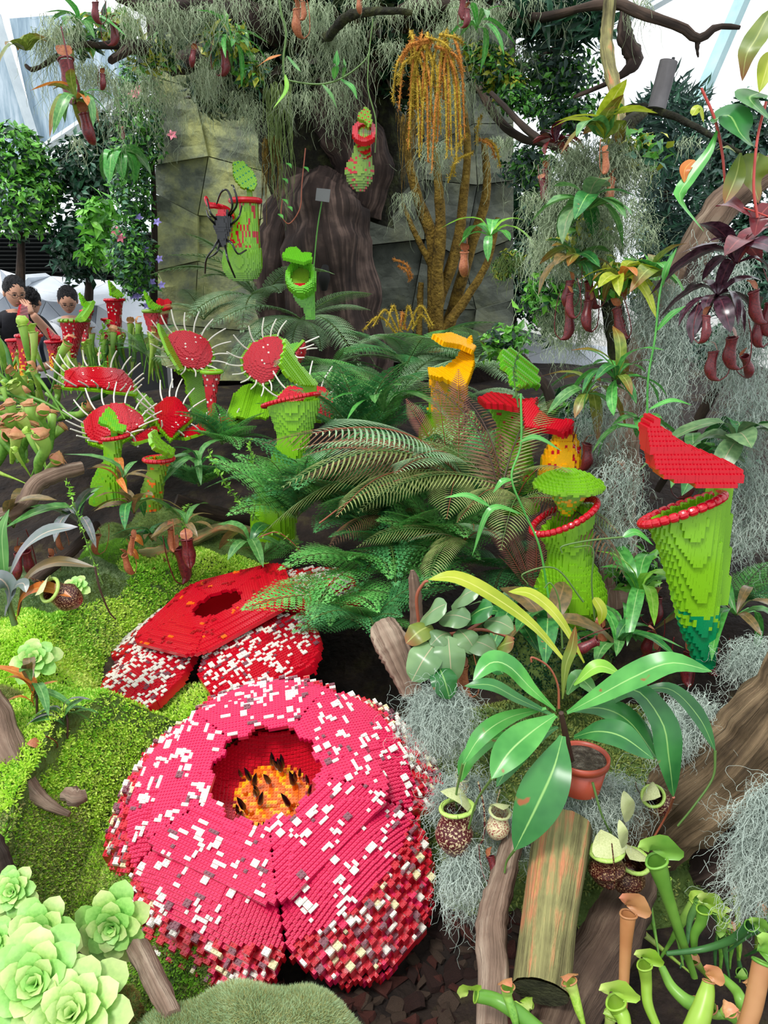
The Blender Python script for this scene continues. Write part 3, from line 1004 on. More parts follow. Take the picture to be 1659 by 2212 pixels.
sheet(t, 'lid', [(326, 935), (338, 928), (344, 945), (360, 958), (378, 970), (376, 984), (360, 978), (335, 966), (328, 952)], (330, 940, YS - .15), (376, 978, YS - .1), (340, 930, YS - .05), [LIME, OLIVE], thick=.015, colfn=lambda u, v, i, j: ((i // 2 + j // 2) % 4 == 0).astype(int))

# ---------------------------------------------------------------- pitchers hung on the tree
def lid_post(t, a, b, Y, mat):
    rows = [(a[1], a[0] - 5, a[0] + 5), (b[1], b[0] - 5, b[0] + 5)]
    occ, org, _ = body_grid(rows, Y, hollow=99, slab=.02)
    mb = MB(); vox_mesh(mb, occ, np.zeros(occ.shape, int), org, BR); mb.build('lid_post', [mat], t, smooth_=False)
YH = 3.75
t = thing('brick_pitcher', 'gourd-shaped green brick-built pitcher with red speckles and ring rim hanging high on the trunk', 'sculpture', base_pt(776, 414, YH), group='brick-built pitcher plants')
rows = [(300, 768, 800), (315, 766, 800), (335, 762, 802), (355, 748, 806), (375, 745, 808), (395, 752, 802), (410, 766, 790), (414, 772, 784)]
occ, org, _ = body_grid(rows, YH)
mb = MB(); vox_mesh(mb, occ, np.where(np.repeat(rg.random(occ.shape)[::2], 2, 0)[:occ.shape[0]] < .2, 1, 0), org, BR); mb.build('body', [OLIVE, RED], t, smooth_=False)
sheet(t, 'rim', [(787 + 26 * math.cos(a), 287 + 24 * math.sin(a)) for a in np.linspace(0, 2 * PI, 26)], (765, 287, YH - .04), (810, 287, YH - .04), (787, 265, YH + .05), [RED], thick=.02, hfun=lambda u, v: np.where(u * u + v * v < .36, -.06, .01))
sheet(t, 'mouth', [(787 + 16 * math.cos(a), 287 + 14 * math.sin(a)) for a in np.linspace(0, 2 * PI, 22)], (772, 287, YH - .03), (802, 287, YH - .03), (787, 270, YH + .03), [OLIVE, RED], thick=.01, colfn=lambda u, v, i, j: ((i * 7 + j * 3) % 6 == 0).astype(int))
sheet(t, 'lid', [(772, 255), (776, 242), (790, 230), (800, 238), (804, 262), (796, 275), (790, 262)], (774, 252, YH - .05), (804, 258, YH - .05), (790, 232, YH), [OLIVE, RED], thick=.015, colfn=lambda u, v, i, j: ((i * 5 + j * 3) % 7 == 0).astype(int))
YW = 4.1
t = thing('brick_pitcher', 'plump lime brick-built pitcher with orange streaks, a twin red rim and the spider on it', 'sculpture', base_pt(527, 605, YW), group='brick-built pitcher plants')
rows = [(440, 504, 558), (470, 503, 558), (520, 498, 560), (545, 484, 564), (565, 481, 566), (585, 484, 564), (600, 494, 556), (607, 510, 540)]
occ, org, _ = body_grid(rows, YW)
kz = np.arange(occ.shape[2])[None, None] / occ.shape[2]
stk = np.repeat(rg.random(occ.shape)[:, :, ::3], 3, 2)[:, :, :occ.shape[2]]
mb = MB(); vox_mesh(mb, occ, np.where((stk < .24) & (kz > .42), 1, 0), org, BR); mb.build('body', [LIME, RED], t, smooth_=False)
ring(t, 'rim', (500, 434), (560, 434), YW, .014, RED, dr=1, beads=24, blen=.026)
mb = MB(); tube(mb, [P(444, 426, YW - .05), P(452, 442, YW - .08), P(475, 446, YW - .08), P(498, 458, YW - .04), P(502, 470, YW - .1)], [.008, .015, .014, .014, .01], n=14, sides=8, rough=.2)
mb.build('outer_rim', RED, t, smooth_=False)
sheet(t, 'lid', [(503, 352), (515, 346), (528, 350), (550, 375), (556, 400), (546, 410), (524, 405), (506, 385)], (505, 370, YW), (555, 395, YW), (520, 350, YW + .03), [LIME, DGREEN], thick=.015, colfn=lambda u, v, i, j: ((i * 5 + j * 2) % 9 == 0).astype(int))
lid_post(t, (538, 400), (542, 434), YW + .05, LIME)
YV = 4.0
t = thing('brick_pitcher', 'gaping green brick-built pitcher with a red tongue at the foot of the trunk', 'sculpture', base_pt(655, 660, YV), group='brick-built pitcher plants')
ell = lambda cx, cy, rx, ry, n=26, rot=0: [(cx + rx * math.cos(a) * math.cos(rot) - ry * math.sin(a) * math.sin(rot), cy + rx * math.cos(a) * math.sin(rot) + ry * math.sin(a) * math.cos(rot)) for a in np.linspace(0, 2 * PI, n, endpoint=False)]
rows = [(568, 630, 668), (590, 622, 680), (620, 624, 682), (650, 640, 680), (668, 656, 680), (690, 662, 680)]
occ, org, _ = body_grid(rows, YV + .05)
mb = MB(); vox_mesh(mb, occ, np.zeros(occ.shape, int), org, BR); mb.build('body', [GREEN], t, smooth_=False)
sheet(t, 'rim', ell(650, 598, 33, 37), (620, 598, YV - .10), (682, 598, YV - .10), (650, 565, YV - .04), [GREEN], thick=.03, hfun=lambda u, v: np.where(u * u + v * v < .42, -.05, .02 * (1 - (np.hypot(u, v) - .8) ** 2 * 20)))
sheet(t, 'throat', ell(648, 598, 21, 28), (630, 598, YV - .085), (670, 598, YV - .085), (650, 570, YV - .03), [OLIVE, RED], thick=.01, colfn=lambda u, v, i, j: ((v < -.5) | (v > 1.5)).astype(int))
sheet(t, 'lid', [(610, 548), (622, 534), (640, 533), (652, 545), (672, 545), (674, 560), (655, 566), (632, 560), (612, 556)], (612, 550, YV - .1), (672, 553, YV - .1), (640, 535, YV), [GREEN], thick=.015)

# ---------------------------------------------------------------- red trumpets
def trumpet(label, xt, yt, wt, xb, yb, wb, Y, mode='dots', lid=None, ringmat=None, hood=None, extra=None):
    t = thing('brick_trumpet', label, 'sculpture', base_pt(xb, yb, Y), group='brick-built red trumpet pitchers')
    rows = [(yt, xt - wt / 2, xt + wt / 2), (yt + (yb - yt) * .1, xt - wt * .45, xt + wt * .45)]
    for q in (.3, .6, 1.0):
        w = wb + (wt * .82 - wb) * (1 - q) ** 1.1
        c = xt + (xb - xt) * q
        rows.append((yt + (yb - yt) * q, c - w / 2, c + w / 2))
    occ, org, _ = body_grid(rows, Y)
    r = rg.random(occ.shape); kz = np.arange(occ.shape[2])[None, None] / occ.shape[2]
    if mode == 'dots': cc = np.where(r < .07, 1, 0)
    elif mode == 'flame': cc = np.where(r < (0.75 - kz) * 1.4, 2, 0)
    else: cc = np.zeros(occ.shape, int)
    mb = MB(); vox_mesh(mb, occ, cc, org, BR); mb.build('tube', [RED, WHITE, YELLOW], t, smooth_=False)
    ring(t, 'rim', (xt - wt / 2 - 1, yt), (xt + wt / 2 + 1, yt), Y, .009, ringmat or RED, beads=18, blen=.02)
    for i, l in enumerate(lid or []):
        cx, cy = np.mean([p[0] for p in l]), np.mean([p[1] for p in l])
        sheet(t, 'lid', l, (l[0][0], l[0][1], Y), (l[len(l) // 2][0], l[len(l) // 2][1], Y + .02), (cx + 8, cy - 14, Y + .1), [LIME if not hood else RED, GREEN], colfn=lambda u, v, i, j: ((i // 2 + j) % 5 == 0).astype(int) * (0 if hood else 1), thick=.014, hfun=lambda u, v: .015 * np.abs(u))
    return t
trumpet('white-dotted red brick-built trumpet with a pointed green lid, left of the tall doubled trumpet', 160, 692, 60, 152, 775, 22, 4.6, lid=[[(165, 690), (178, 672), (190, 655), (202, 650), (198, 672), (185, 692)], [(168, 636), (176, 640), (190, 655), (200, 662), (192, 668), (178, 655)]], ringmat=OLIVE)
trumpet('white-dotted red brick-built trumpet standing tallest, above the flame-patterned one', 247, 648, 38, 250, 722, 22, 4.9, lid=[[(232, 608), (240, 615), (255, 625), (266, 642), (255, 645), (240, 635)]])
trumpet('short red brick-built trumpet with yellow flames at its foot under the tallest trumpet', 243, 722, 46, 238, 800, 16, 4.7, mode='flame')
trumpet('slim white-dotted red brick-built trumpet with a green lid beside the upper flytrap', 328, 672, 34, 338, 800, 8, 4.4, lid=[[(308, 632), (318, 640), (340, 660), (350, 666), (338, 670), (322, 658)]], ringmat=OLIVE)
trumpet('red brick-built trumpet with red and yellow foot and arched hood, far left', 62, 725, 50, 52, 830, 14, 4.3, mode='flame', lid=[[(40, 660), (55, 665), (62, 690), (84, 720), (70, 722), (52, 708), (38, 690)]], hood=True)
trumpet('thin white-dotted red brick-built trumpet with green mouth between the two flytraps', 457, 803, 40, 456, 905, 12, 3.7, ringmat=LIME)
trumpet('stubby red brick-built trumpet with rounded hood behind the slim dotted trumpet', 352, 665, 32, 352, 700, 16, 4.9, mode='plain', lid=[[(338, 655), (342, 648), (362, 647), (370, 655), (368, 668), (345, 668)]], hood=True)
trumpet('yellow-footed red brick-built trumpet low at the far left edge of the bed', 30, 735, 28, 30, 800, 10, 4.8, mode='flame')
trumpet('small yellow-footed red brick-built trumpet between the dotted trumpets', 117, 738, 34, 117, 800, 12, 4.9, mode='flame', lid=[[(100, 712), (108, 716), (128, 728), (130, 736), (112, 732)]], hood=True)
trumpet('narrow red brick-built trumpet just behind the green-lidded one', 187, 672, 22, 183, 760, 10, 4.95, mode='dots')
trumpet('bent red brick-built trumpet leaning left of the tallest trumpet', 235, 690, 26, 252, 728, 14, 5.0, mode='plain')

# ---------------------------------------------------------------- flytraps
bris = MB(); tube(bris, [(0, 0, 0), (0.004, 0, .03), (0.001, 0, .065), (-0.006, 0, .10)], [.0042, .0042, .004, .0032], n=7, sides=6)
bristle_me = bris.mesh('bristle', WHITE)
def trap(t, poly, A, B, Cc, Y, bl=1.0, nb=14, skip=None, back=True, tiltn=.7):
    tr, (pts, a, e1, e2, n, cen) = sheet(t, 'trap', poly, A, B, Cc, [RED, WHITE], thick=.01, colfn=lambda u, v, i, j: ((i * 31 + j * 17 + (i * j) % 7) % 113 == 0).astype(int), hfun=lambda u, v: -.02 * (u * u + v * v) + .004 * (np.sin(5 * u) > .3))
    if back:
        bm_, _ = sheet(t, 'trap_back', poly, A, B, Cc, [LIME], thick=.012, lift=-.028, grow=.09)
    m = len(pts)
    per = np.linspace(0, m, nb, endpoint=False)
    for q in per:
        i = int(q); f = q - i
        p = pts[i] * (1 - f) + pts[(i + 1) % m] * f
        if skip and skip(q / m): continue
        o = p - cen; o = o / (np.linalg.norm(o) + 1e-9)
        d = nz(np.array([o[0], o[1], tiltn]))
        ob = put('bristle', bristle_me, tr, (p[0], p[1], -.02), scl=(1, 1, bl * random.uniform(.85, 1.15)))
        ob.rotation_euler = Vector(d).to_track_quat('Z', 'Y').to_euler()
def limb(t, nm, rows_poly, A, B, Cc, mats=None):
    sheet(t, nm, rows_poly, A, B, Cc, mats or [LIME], thick=.012, hfun=lambda u, v: .012 * np.abs(np.sin(u * 4)))
YT = 3.75
t = thing('brick_flytrap', 'lowest brick-built flytrap, with three red traps and lime stalks over the small pitchers', 'sculpture', base_pt(330, 940, YT), group='brick-built flytraps')
trap(t, [(140, 795), (160, 784), (215, 782), (262, 792), (286, 818), (288, 838), (230, 832), (190, 828), (138, 824)], (140, 815, YT), (285, 828, YT), (210, 784, YT + .16), YT, bl=.95, nb=18, tiltn=1.0)
limb(t, 'stalk', [(283, 845), (310, 850), (345, 880), (352, 925), (330, 935), (300, 880)], (290, 850, YT), (345, 925, YT), (340, 870, YT + .05))
trap(t, [(180, 905), (200, 882), (230, 866), (268, 862), (305, 885), (312, 905), (285, 925), (262, 940), (230, 952), (195, 942), (183, 925)], (180, 905, YT - .3), (310, 900, YT - .2), (240, 865, YT - .12), YT, bl=1.0, nb=18)
trap(t, [(335, 875), (362, 852), (380, 852), (402, 872), (418, 892), (398, 912), (372, 936), (350, 912), (338, 890)], (340, 880, YT - .15), (410, 895, YT - .1), (370, 855, YT), YT, bl=1.1, nb=13, skip=lambda q: .45 < q < .8)
trap(t, [(275, 935), (345, 915), (372, 912), (345, 925), (290, 943)], (275, 938, YT - .25), (370, 914, YT - .15), (320, 920, YT - .1), YT, bl=.6, nb=5, tiltn=1.5)
trap(t, [(378, 930), (420, 915), (470, 900), (520, 888), (500, 900), (450, 916), (400, 932)], (378, 930, YT - .15), (520, 890, YT), (450, 904, YT), YT, bl=.7, nb=9, tiltn=1.2)
YT = 3.95
t = thing('brick_flytrap', 'uppermost brick-built flytrap, one oval red trap on a broad lime leaf beside the slim trumpet', 'sculpture', base_pt(430, 900, YT), group='brick-built flytraps')
trap(t, ell(410, 750, 54, 38, 20, math.radians(28)), (365, 730, YT), (455, 770, YT), (440, 715, YT + .08), YT, nb=18)
limb(t, 'leaf', [(378, 798), (398, 793), (434, 800), (440, 840), (450, 905), (420, 905), (408, 860), (395, 815)], (385, 800, YT), (445, 900, YT), (436, 810, YT + .1))
sheet(t, 'trap_side', [(343, 698), (350, 706), (372, 745), (400, 790), (405, 800), (388, 798), (362, 755), (346, 715)], (345, 700, YT), (400, 795, YT), (370, 755, YT - .12), [LIME, RED], thick=.012)
YT = 3.8
t = thing('brick_flytrap', 'rightmost brick-built flytrap, its red traps behind the biggest lime pitcher', 'sculpture', base_pt(560, 900, YT), group='brick-built flytraps')
trap(t, [(525, 770), (545, 740), (575, 725), (600, 722), (622, 738), (628, 760), (610, 785), (590, 815), (568, 826), (545, 812), (528, 795)], (528, 780, YT), (620, 765, YT + .08), (585, 725, YT + .1), YT, nb=18, skip=lambda q: .3 < q < .62)
limb(t, 'leaf', [(505, 850), (525, 836), (565, 828), (600, 850), (600, 880), (575, 905), (500, 905), (492, 890)], (500, 860, YT), (600, 870, YT), (560, 830, YT + .12))
trap(t, [(600, 850), (625, 826), (665, 822), (700, 830), (722, 855), (726, 878), (712, 896), (680, 895), (640, 885), (605, 870)], (602, 855, YT - .25), (722, 870, YT - .25), (665, 825, YT - .15), YT, nb=14, skip=lambda q: .55 < q < .95)
trap(t, [(636, 790), (650, 765), (668, 745), (662, 770), (645, 800), (628, 815)], (630, 812, YT + .02), (668, 748, YT + .02), (655, 785, YT + .12), YT, nb=9, bl=.8, skip=lambda q: q > .55)
sheet(t, 'blade', [(612, 745), (645, 738), (655, 770), (640, 800), (612, 812)], (612, 745, YT + .12), (655, 770, YT + .12), (640, 800, YT + .1), [GREEN], thick=.012)

# ---------------------------------------------------------------- spider
YP = 3.92
t = thing('brick_spider', 'black brick-built spider with a red patch clinging to the streaked pitcher', 'sculpture', base_pt(482, 530, YP))
rows = [(455, 472, 494), (475, 464, 502), (490, 462, 502), (503, 468, 496), (515, 470, 494), (534, 473, 490)]
occ, org, _ = body_grid(rows, YP, hollow=99)
kz = np.arange(occ.shape[2])[None, None] / occ.shape[2]
jx = np.arange(occ.shape[0])[:, None, None] / occ.shape[0]
cc = np.where((kz > .8) & (jx > .2) & (jx < .65) & (rg.random(occ.shape) < .95), 1, 0)
mb = MB(); vox_mesh(mb, occ, cc, org, BR); mb.build('body', [BLACK, RED], t, smooth_=False)
for pts in ([(472, 478), (455, 460), (447, 430)], [(470, 490), (452, 470), (446, 455)], [(490, 470), (502, 445), (492, 412), (478, 415), (468, 440)], [(494, 470), (512, 440), (505, 405), (500, 400)],
            [(474, 515), (462, 535), (446, 560), (443, 590)], [(476, 522), (468, 545), (452, 556)], [(488, 518), (500, 525), (514, 548), (532, 540)], [(486, 525), (492, 560), (508, 600)], [(494, 490), (515, 470), (522, 445)]):
    mb = MB()
    pp = [P(x, y, YP - (.08 if 0 < i < len(pts) - 1 else 0)) for i, (x, y) in enumerate(pts)]
    tube(mb, pp, [.006, .005, .004], n=len(pp) * 4, sides=6)
    mb.build('leg', BLACK, t)

# ================================================================== scattering helpers
def scatter(mb, tv, tq, pos, nor, scl, rng, mat=0, jitter=0.5, tt=None):
    """template mesh (tv, quads tq, tris tt) set at every position, its +Z along the normal"""
    k = len(pos)
    n = np.asarray(nor, float) + rng.normal(0, jitter, (k, 3))
    n /= np.linalg.norm(n, axis=1)[:, None] + 1e-9
    r = rng.normal(size=(k, 3))
    a = np.cross(n, r); a /= np.linalg.norm(a, axis=1)[:, None] + 1e-9
    b = np.cross(n, a)
    s = np.asarray(scl)[:, None, None] if np.ndim(scl) else scl
    tv = np.asarray(tv, float)
    V = (tv[None, :, 0:1] * a[:, None] + tv[None, :, 1:2] * b[:, None] + tv[None, :, 2:3] * n[:, None]) * s + np.asarray(pos)[:, None]
    m = len(tv)
    base = np.arange(k)[:, None, None] * m
    Q = (base + np.asarray(tq)[None]).reshape(-1, 4) if tq is not None else None
    T = (base + np.asarray(tt)[None]).reshape(-1, 3) if tt is not None else None
    mm = mat if np.isscalar(mat) else np.repeat(mat, len(tq))
    mb.add(V.reshape(-1, 3), quads=Q, tris=T, mat=mm)

LEAF_T = np.array([[0, 0, 0], [0.45, .22, .06], [0.5, 0, 0.0], [0.45, -.22, .06], [1, 0, -.12]])
LEAF_Q = np.array([[0, 2, 4, 1], [0, 3, 4, 2]])
NEED_T = np.array([[0, 0, 0], [0.5, .05, .0], [0.5, -.05, 0], [1, 0, -.1]])
NEED_Q = np.array([[0, 2, 3, 1]])

def bush(name, label, cat, blobs, n, size, mats, seed=1, group=None, stem=None, template=None, down=0.0, base=None, shell=0.55):
    """blobs: (centre, radii) ellipsoids filled with leaves towards their surface"""
    rng = np.random.default_rng(seed)
    cs = np.array([b[0] for b in blobs], float)
    loc = base if base is not None else (cs[:, 0].mean(), cs[:, 1].mean(), float(H(cs[0, 0], cs[0, 1])))
    t = thing(name, label, cat, tuple(loc), group=group)
    mb = MB()
    tv, tq = template or (LEAF_T, LEAF_Q)
    vol = np.array([np.prod(b[1]) ** (2 / 3) for b in blobs]); vol = vol / vol.sum()
    for (c, r), f in zip(blobs, vol):
        k = int(n * f)
        d = rng.normal(size=(k, 3)); d /= np.linalg.norm(d, axis=1)[:, None]
        q = rng.uniform(shell, 1.0, k)[:, None]
        lump = 1 + .18 * np.sin(d[:, :1] * 7 + seed) * np.cos(d[:, 2:] * 6)
        pos = np.asarray(c) + d * q * np.asarray(r) * lump
        nor = d * .6 + np.array([0, -.1, 0.35 - down])
        # the template lies along +X; its +Z faces outwards
        scatter(mb, tv, tq, pos, nor, size * rng.uniform(.6, 1.3, k), rng, mat=rng.integers(0, len(mats), k), jitter=.45)
    tag(mb.build('foliage', mats, t, smooth_=False), kind='stuff')
    if stem is not None:
        mb = MB()
        for pts, rad in stem[0]:
            tube(mb, pts, rad, n=8, sides=7)
        mb.build('stem', stem[1], t)
    return t

# ================================================================== BACKGROUND
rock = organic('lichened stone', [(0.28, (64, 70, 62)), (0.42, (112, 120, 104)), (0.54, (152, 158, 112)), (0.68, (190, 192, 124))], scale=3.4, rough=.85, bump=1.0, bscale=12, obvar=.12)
rockd = organic('dark grey stone', [(0.25, (36, 40, 38)), (0.5, (78, 84, 74)), (0.75, (108, 112, 84))], scale=2.2, rough=.7, bump=1.0, bscale=9, obvar=.12)  # darker stone for the slabs farther right
rng = rnd(21)
wall = thing('wall_rear', None, None, tuple(P(640, 760, 6.3))); tag(wall, kind='structure')
YR2 = 6.2
cols = [335, 430, 560, 690, 800, 905, 1010, 1110]
rws = [60, 190, 330, 440, 575, 690, 800]
node = {}
for i, x in enumerate(cols):
    for j, y in enumerate(rws):
        node[i, j] = (x + rng.uniform(-22, 22) * (0 < i < len(cols) - 1), y + rng.uniform(-28, 28) + 0.18 * (x - 335) * (1 if x < 600 else -.3))
for i in range(len(cols) - 1):
    for j in range(len(rws) - 1):
        qd = [node[i, j], node[i + 1, j], node[i + 1, j + 1], node[i, j + 1]]
        c = np.mean(qd, 0)
        Yd = YR2 + rng.uniform(-.05, .05)
        n_ = 7
        mb = MB()
        F = np.zeros((n_, n_, 3)); B = np.zeros((n_, n_, 3))
        for a in range(n_):
            for b in range(n_):
                u, v = a / (n_ - 1), b / (n_ - 1)
                q = (np.array(qd[0]) * (1 - u) + np.array(qd[1]) * u) * (1 - v) + (np.array(qd[3]) * (1 - u) + np.array(qd[2]) * u) * v
                q = c + (q - c) * 0.985
                e = min(u, v, 1 - u, 1 - v)
                d = .05 + .035 * noise.noise(Vector((q[0] * .02, q[1] * .02, i + j)))
                F[a, b] = P(q[0], q[1], Yd - d); B[a, b] = P(q[0], q[1], Yd) + [0, .12, 0]
        idx = np.arange(n_ * n_).reshape(n_, n_)
        q = np.stack([idx[:-1, :-1], idx[:-1, 1:], idx[1:, 1:], idx[1:, :-1]], -1).reshape(-1, 4)
        mb.add(F.reshape(-1, 3), quads=q)
        for s_ in (idx[0, :], idx[-1, :], idx[:, 0], idx[:, -1]):
            V = np.vstack([F.reshape(-1, 3)[s_], B.reshape(-1, 3)[s_]])
            m_ = len(s_); a = np.arange(m_ - 1)
            mb.add(V, quads=np.stack([a, a + 1, a + 1 + m_, a + m_], -1))
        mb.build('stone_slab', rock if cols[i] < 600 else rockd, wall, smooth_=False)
mb = MB()
boxes(mb, [[P(345, 400, 6.4)[0], 6.36, -.5]], [[P(1100, 400, 6.4)[0], 6.6, 3.4]])
mb.build('rock_core', soil, wall, smooth_=False)

# ---- dark louvred wall, white faceted planter at the left
louv = plastic('black louvre', (34, 38, 40), .5)
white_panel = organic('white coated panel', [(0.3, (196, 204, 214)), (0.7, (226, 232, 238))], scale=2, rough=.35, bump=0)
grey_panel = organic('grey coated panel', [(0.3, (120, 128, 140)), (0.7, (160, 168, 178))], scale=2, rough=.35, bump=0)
wl_ = thing('wall_left', None, None, tuple(P(100, 600, 9.0))); tag(wl_, kind='structure')
for k in range(14):
    z = P(100, 505 + k * 9, 9.0)[2]
    mb = MB(); x0, x1 = P(-220, 500, 9)[0], P(330, 500, 9)[0]
    V = np.array([[x0, 9.0, z], [x1, 9.0, z], [x1, 9.08, z - .035], [x0, 9.08, z - .035], [x0, 9.01, z - .012], [x1, 9.01, z - .012], [x1, 9.09, z - .047], [x0, 9.09, z - .047]])
    mb.add(V, quads=[[0, 1, 2, 3], [7, 6, 5, 4], [0, 4, 5, 1], [2, 6, 7, 3]])
    mb.build('slat', louv, wl_, smooth_=False)
mb = MB(); boxes(mb, [[P(-220, 500, 9)[0], 9.15, -.4]], [[P(330, 500, 9)[0], 9.3, P(100, 500, 9)[2]]]); mb.build('backing', louv, wl_, smooth_=False)

def facets(label, name, pts, tris, Y, mats, thick=.06):
    """a folded shell of flat panels; pts (px,py,dY), tris (a,b,c,mat)"""
    V = [P(x, y, Y + d) for x, y, d in pts]
    t = thing(name, label, 'planter', tuple(P(np.mean([p[0] for p in pts]), max(p[1] for p in pts), Y)))
    for tr in tris:
        a, b, c = [V[i] for i in tr[:3]]
        cen = (a + b + c) / 3
        a, b, c = [cen + (p - cen) * .985 for p in (a, b, c)]
        n = nz(np.cross(b - a, c - a)); n = n if np.dot(n, CAM - a) > 0 else -n
        mb = MB(); W = [a, b, c, a - n * thick, b - n * thick, c - n * thick]
        mb.add(W, tris=[[0, 1, 2], [5, 4, 3]], quads=[[0, 3, 4, 1], [1, 4, 5, 2], [2, 5, 3, 0]])
        mb.build('panel', mats[tr[3]], t, smooth_=False)
    return t
facets('white faceted planter wall of folded panels behind the visitors', 'faceted_planter',
       [(-60, 575, .4), (0, 582, .3), (110, 596, .5), (240, 606, .6), (60, 600, 0), (40, 622, -.1), (100, 650, -.2), (170, 640, 0), (330, 630, .4), (210, 660, -.2), (-60, 700, -.3), (60, 740, -.3), (200, 760, -.3), (340, 740, 0), (10, 640, -.3)],
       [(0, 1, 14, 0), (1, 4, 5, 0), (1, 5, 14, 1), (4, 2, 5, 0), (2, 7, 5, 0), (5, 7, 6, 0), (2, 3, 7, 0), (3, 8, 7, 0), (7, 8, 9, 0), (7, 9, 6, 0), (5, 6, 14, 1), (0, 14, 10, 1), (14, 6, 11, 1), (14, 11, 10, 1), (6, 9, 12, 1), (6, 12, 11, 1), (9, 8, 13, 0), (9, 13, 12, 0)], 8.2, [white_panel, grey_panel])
facets('white folded roof panels seen low between the moss-hung trunks at the right', 'faceted_planter',
       [(1480, 800, 0), (1700, 840, 0), (1700, 880, -.2), (1540, 890, -.2), (1480, 870, 0), (1530, 1010, 0), (1700, 1010, 0), (1560, 930, -.2), (1470, 960, 0)],
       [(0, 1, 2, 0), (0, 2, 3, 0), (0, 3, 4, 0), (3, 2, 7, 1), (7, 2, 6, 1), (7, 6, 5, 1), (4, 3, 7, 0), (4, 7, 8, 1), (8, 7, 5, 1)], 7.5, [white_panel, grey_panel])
facets('pale folded panels behind the fern bank and hanging basket', 'faceted_planter',
       [(1050, 690, 0), (1230, 740, 0), (1300, 800, 0), (1060, 800, 0), (1300, 940, 0), (1060, 940, 0), (1420, 760, .2), (1420, 940, .2)],
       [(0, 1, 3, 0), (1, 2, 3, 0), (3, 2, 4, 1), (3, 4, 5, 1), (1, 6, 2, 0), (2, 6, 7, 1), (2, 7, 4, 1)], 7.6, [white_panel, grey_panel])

# ---- glasshouse: steel frame, panes
steel = organic('pale painted steel', [(0.3, (176, 188, 194)), (0.7, (204, 214, 218))], scale=3, rough=.4, bump=0)
blue_steel = organic('pale teal painted steel', [(0.3, (150, 186, 190)), (0.7, (176, 206, 210))], scale=3, rough=.4, bump=0)
fr_ = thing('roof', None, None, (0, 14, 0)); tag(fr_, kind='structure')
def beam(a, b, w, Y, mat, Y2=None):
    A, B = P(a[0], a[1], Y), P(b[0], b[1], Y2 or Y)
    s = mpp(a[0], a[1], Y) * w / 2
    mb = MB(); tube(mb, [A, B], [s * 1.3, s * 1.3], n=2, sides=4)
    mb.build('beam', mat, fr_, smooth_=False)
beam((-20, 0), (112, 420), 17, 14, steel)
beam((85, 328), (175, 268), 16, 14, steel)
beam((175, 268), (360, 150), 14, 14, steel)
beam((-20, 0), (-120, -300), 17, 14, steel)
beam((1612, -20), (1500, 240), 26, 13, blue_steel)
beam((1400, 20), (1470, -20), 14, 13.5, steel)
beam((1290, 100), (1420, -10), 9, 14, steel)
beam((1500, 240), (1380, 520), 22, 13, blue_steel)
glass = organic('rain-streaked blue grey glass', [(0.30, (104, 130, 150)), (0.5, (150, 172, 186)), (0.72, (196, 210, 220))], scale=2.0, rough=.2, bump=0, stretch=(6, 1, .6), spec=.6)
for poly in ([(0, 30), (86, 330), (112, 420), (-200, 600), (-200, 0)], [(20, 40), (150, 30), (350, 150), (175, 268), (85, 328)]):
    mb = MB(); V = [P(x, y, 14.15) for x, y in poly]
    V2 = [v + [0, .03, 0] for v in V]
    mb.add(V + V2, quads=[[0, 1, 2, 3], [8, 7, 6, 5]] , tris=[[0, 3, 4], [9, 8, 5]])
    mb.build('pane', glass, fr_, smooth_=False)

# ---- bushes and trees beyond the bed
g_dark = leafmat('dark glossy leaf', (16, 46, 30), (30, 72, 40), rough=.3, trans=.1, obvar=0)
g_mid = leafmat('mid green leaf', (56, 124, 40), (104, 172, 62), rough=.35, trans=.2, obvar=0)
g_lite = leafmat('fresh green leaf', (92, 176, 52), (140, 208, 80), rough=.35, trans=.25, obvar=0)
g_blue = leafmat('blue green leaf', (40, 86, 66), (74, 122, 92), rough=.5, trans=.1, obvar=0)
g_teal = leafmat('dull teal needle', (34, 58, 52), (70, 98, 88), rough=.7, trans=.1, obvar=0)
g_yel = leafmat('yellow green leaf', (150, 160, 40), (188, 190, 70), rough=.4, trans=.2, obvar=0)
bark_d = woodmat('dark bark', [(0.3, (20, 15, 13)), (0.5, (48, 38, 31)), (0.7, (92, 74, 62))], su=30, sv=2)
def bl(px, py, Y, rx, ry, rd=None):
    s = mpp(px, py, Y)
    return (tuple(P(px, py, Y)), (rx * s, (rd or (rx + ry) / 2) * s, ry * s))
def stem_of(px, py0, py1, Y, r, mat=None):
    return ([([P(px, py1, Y), P(px + 4, (py0 + py1) / 2, Y), P(px, py0, Y)], [r, r * .7, r * .4])], mat or bark_d)
bush('glossy_shrub', 'rounded glossy green shrub on a thin trunk against the left glass', 'shrub', [bl(35, 330, 7.6, 60, 60), bl(40, 440, 7.6, 75, 75), bl(95, 400, 7.7, 35, 60)], 2600, .085, [g_mid, g_lite, g_dark], 3, stem=stem_of(42, 420, 640, 7.6, .05), shell=.7)
bush('dark_shrub', 'black-green shrub with broad shiny leaves right of the steel beam', 'shrub', [bl(185, 370, 8.0, 75, 75), bl(175, 530, 7.8, 65, 80), bl(240, 300, 8.2, 60, 60)], 3600, .10, [g_dark, g_dark, g_dark, g_blue], 4, stem=stem_of(190, 500, 680, 7.9, .05), shell=.5)
bush('leafy_shrub', 'bright narrow-leaved shrub below the dark shrub', 'shrub', [bl(215, 465, 7.0, 38, 40), bl(205, 545, 7.0, 30, 30)], 420, .12, [g_mid, g_lite], 5, shell=.4)
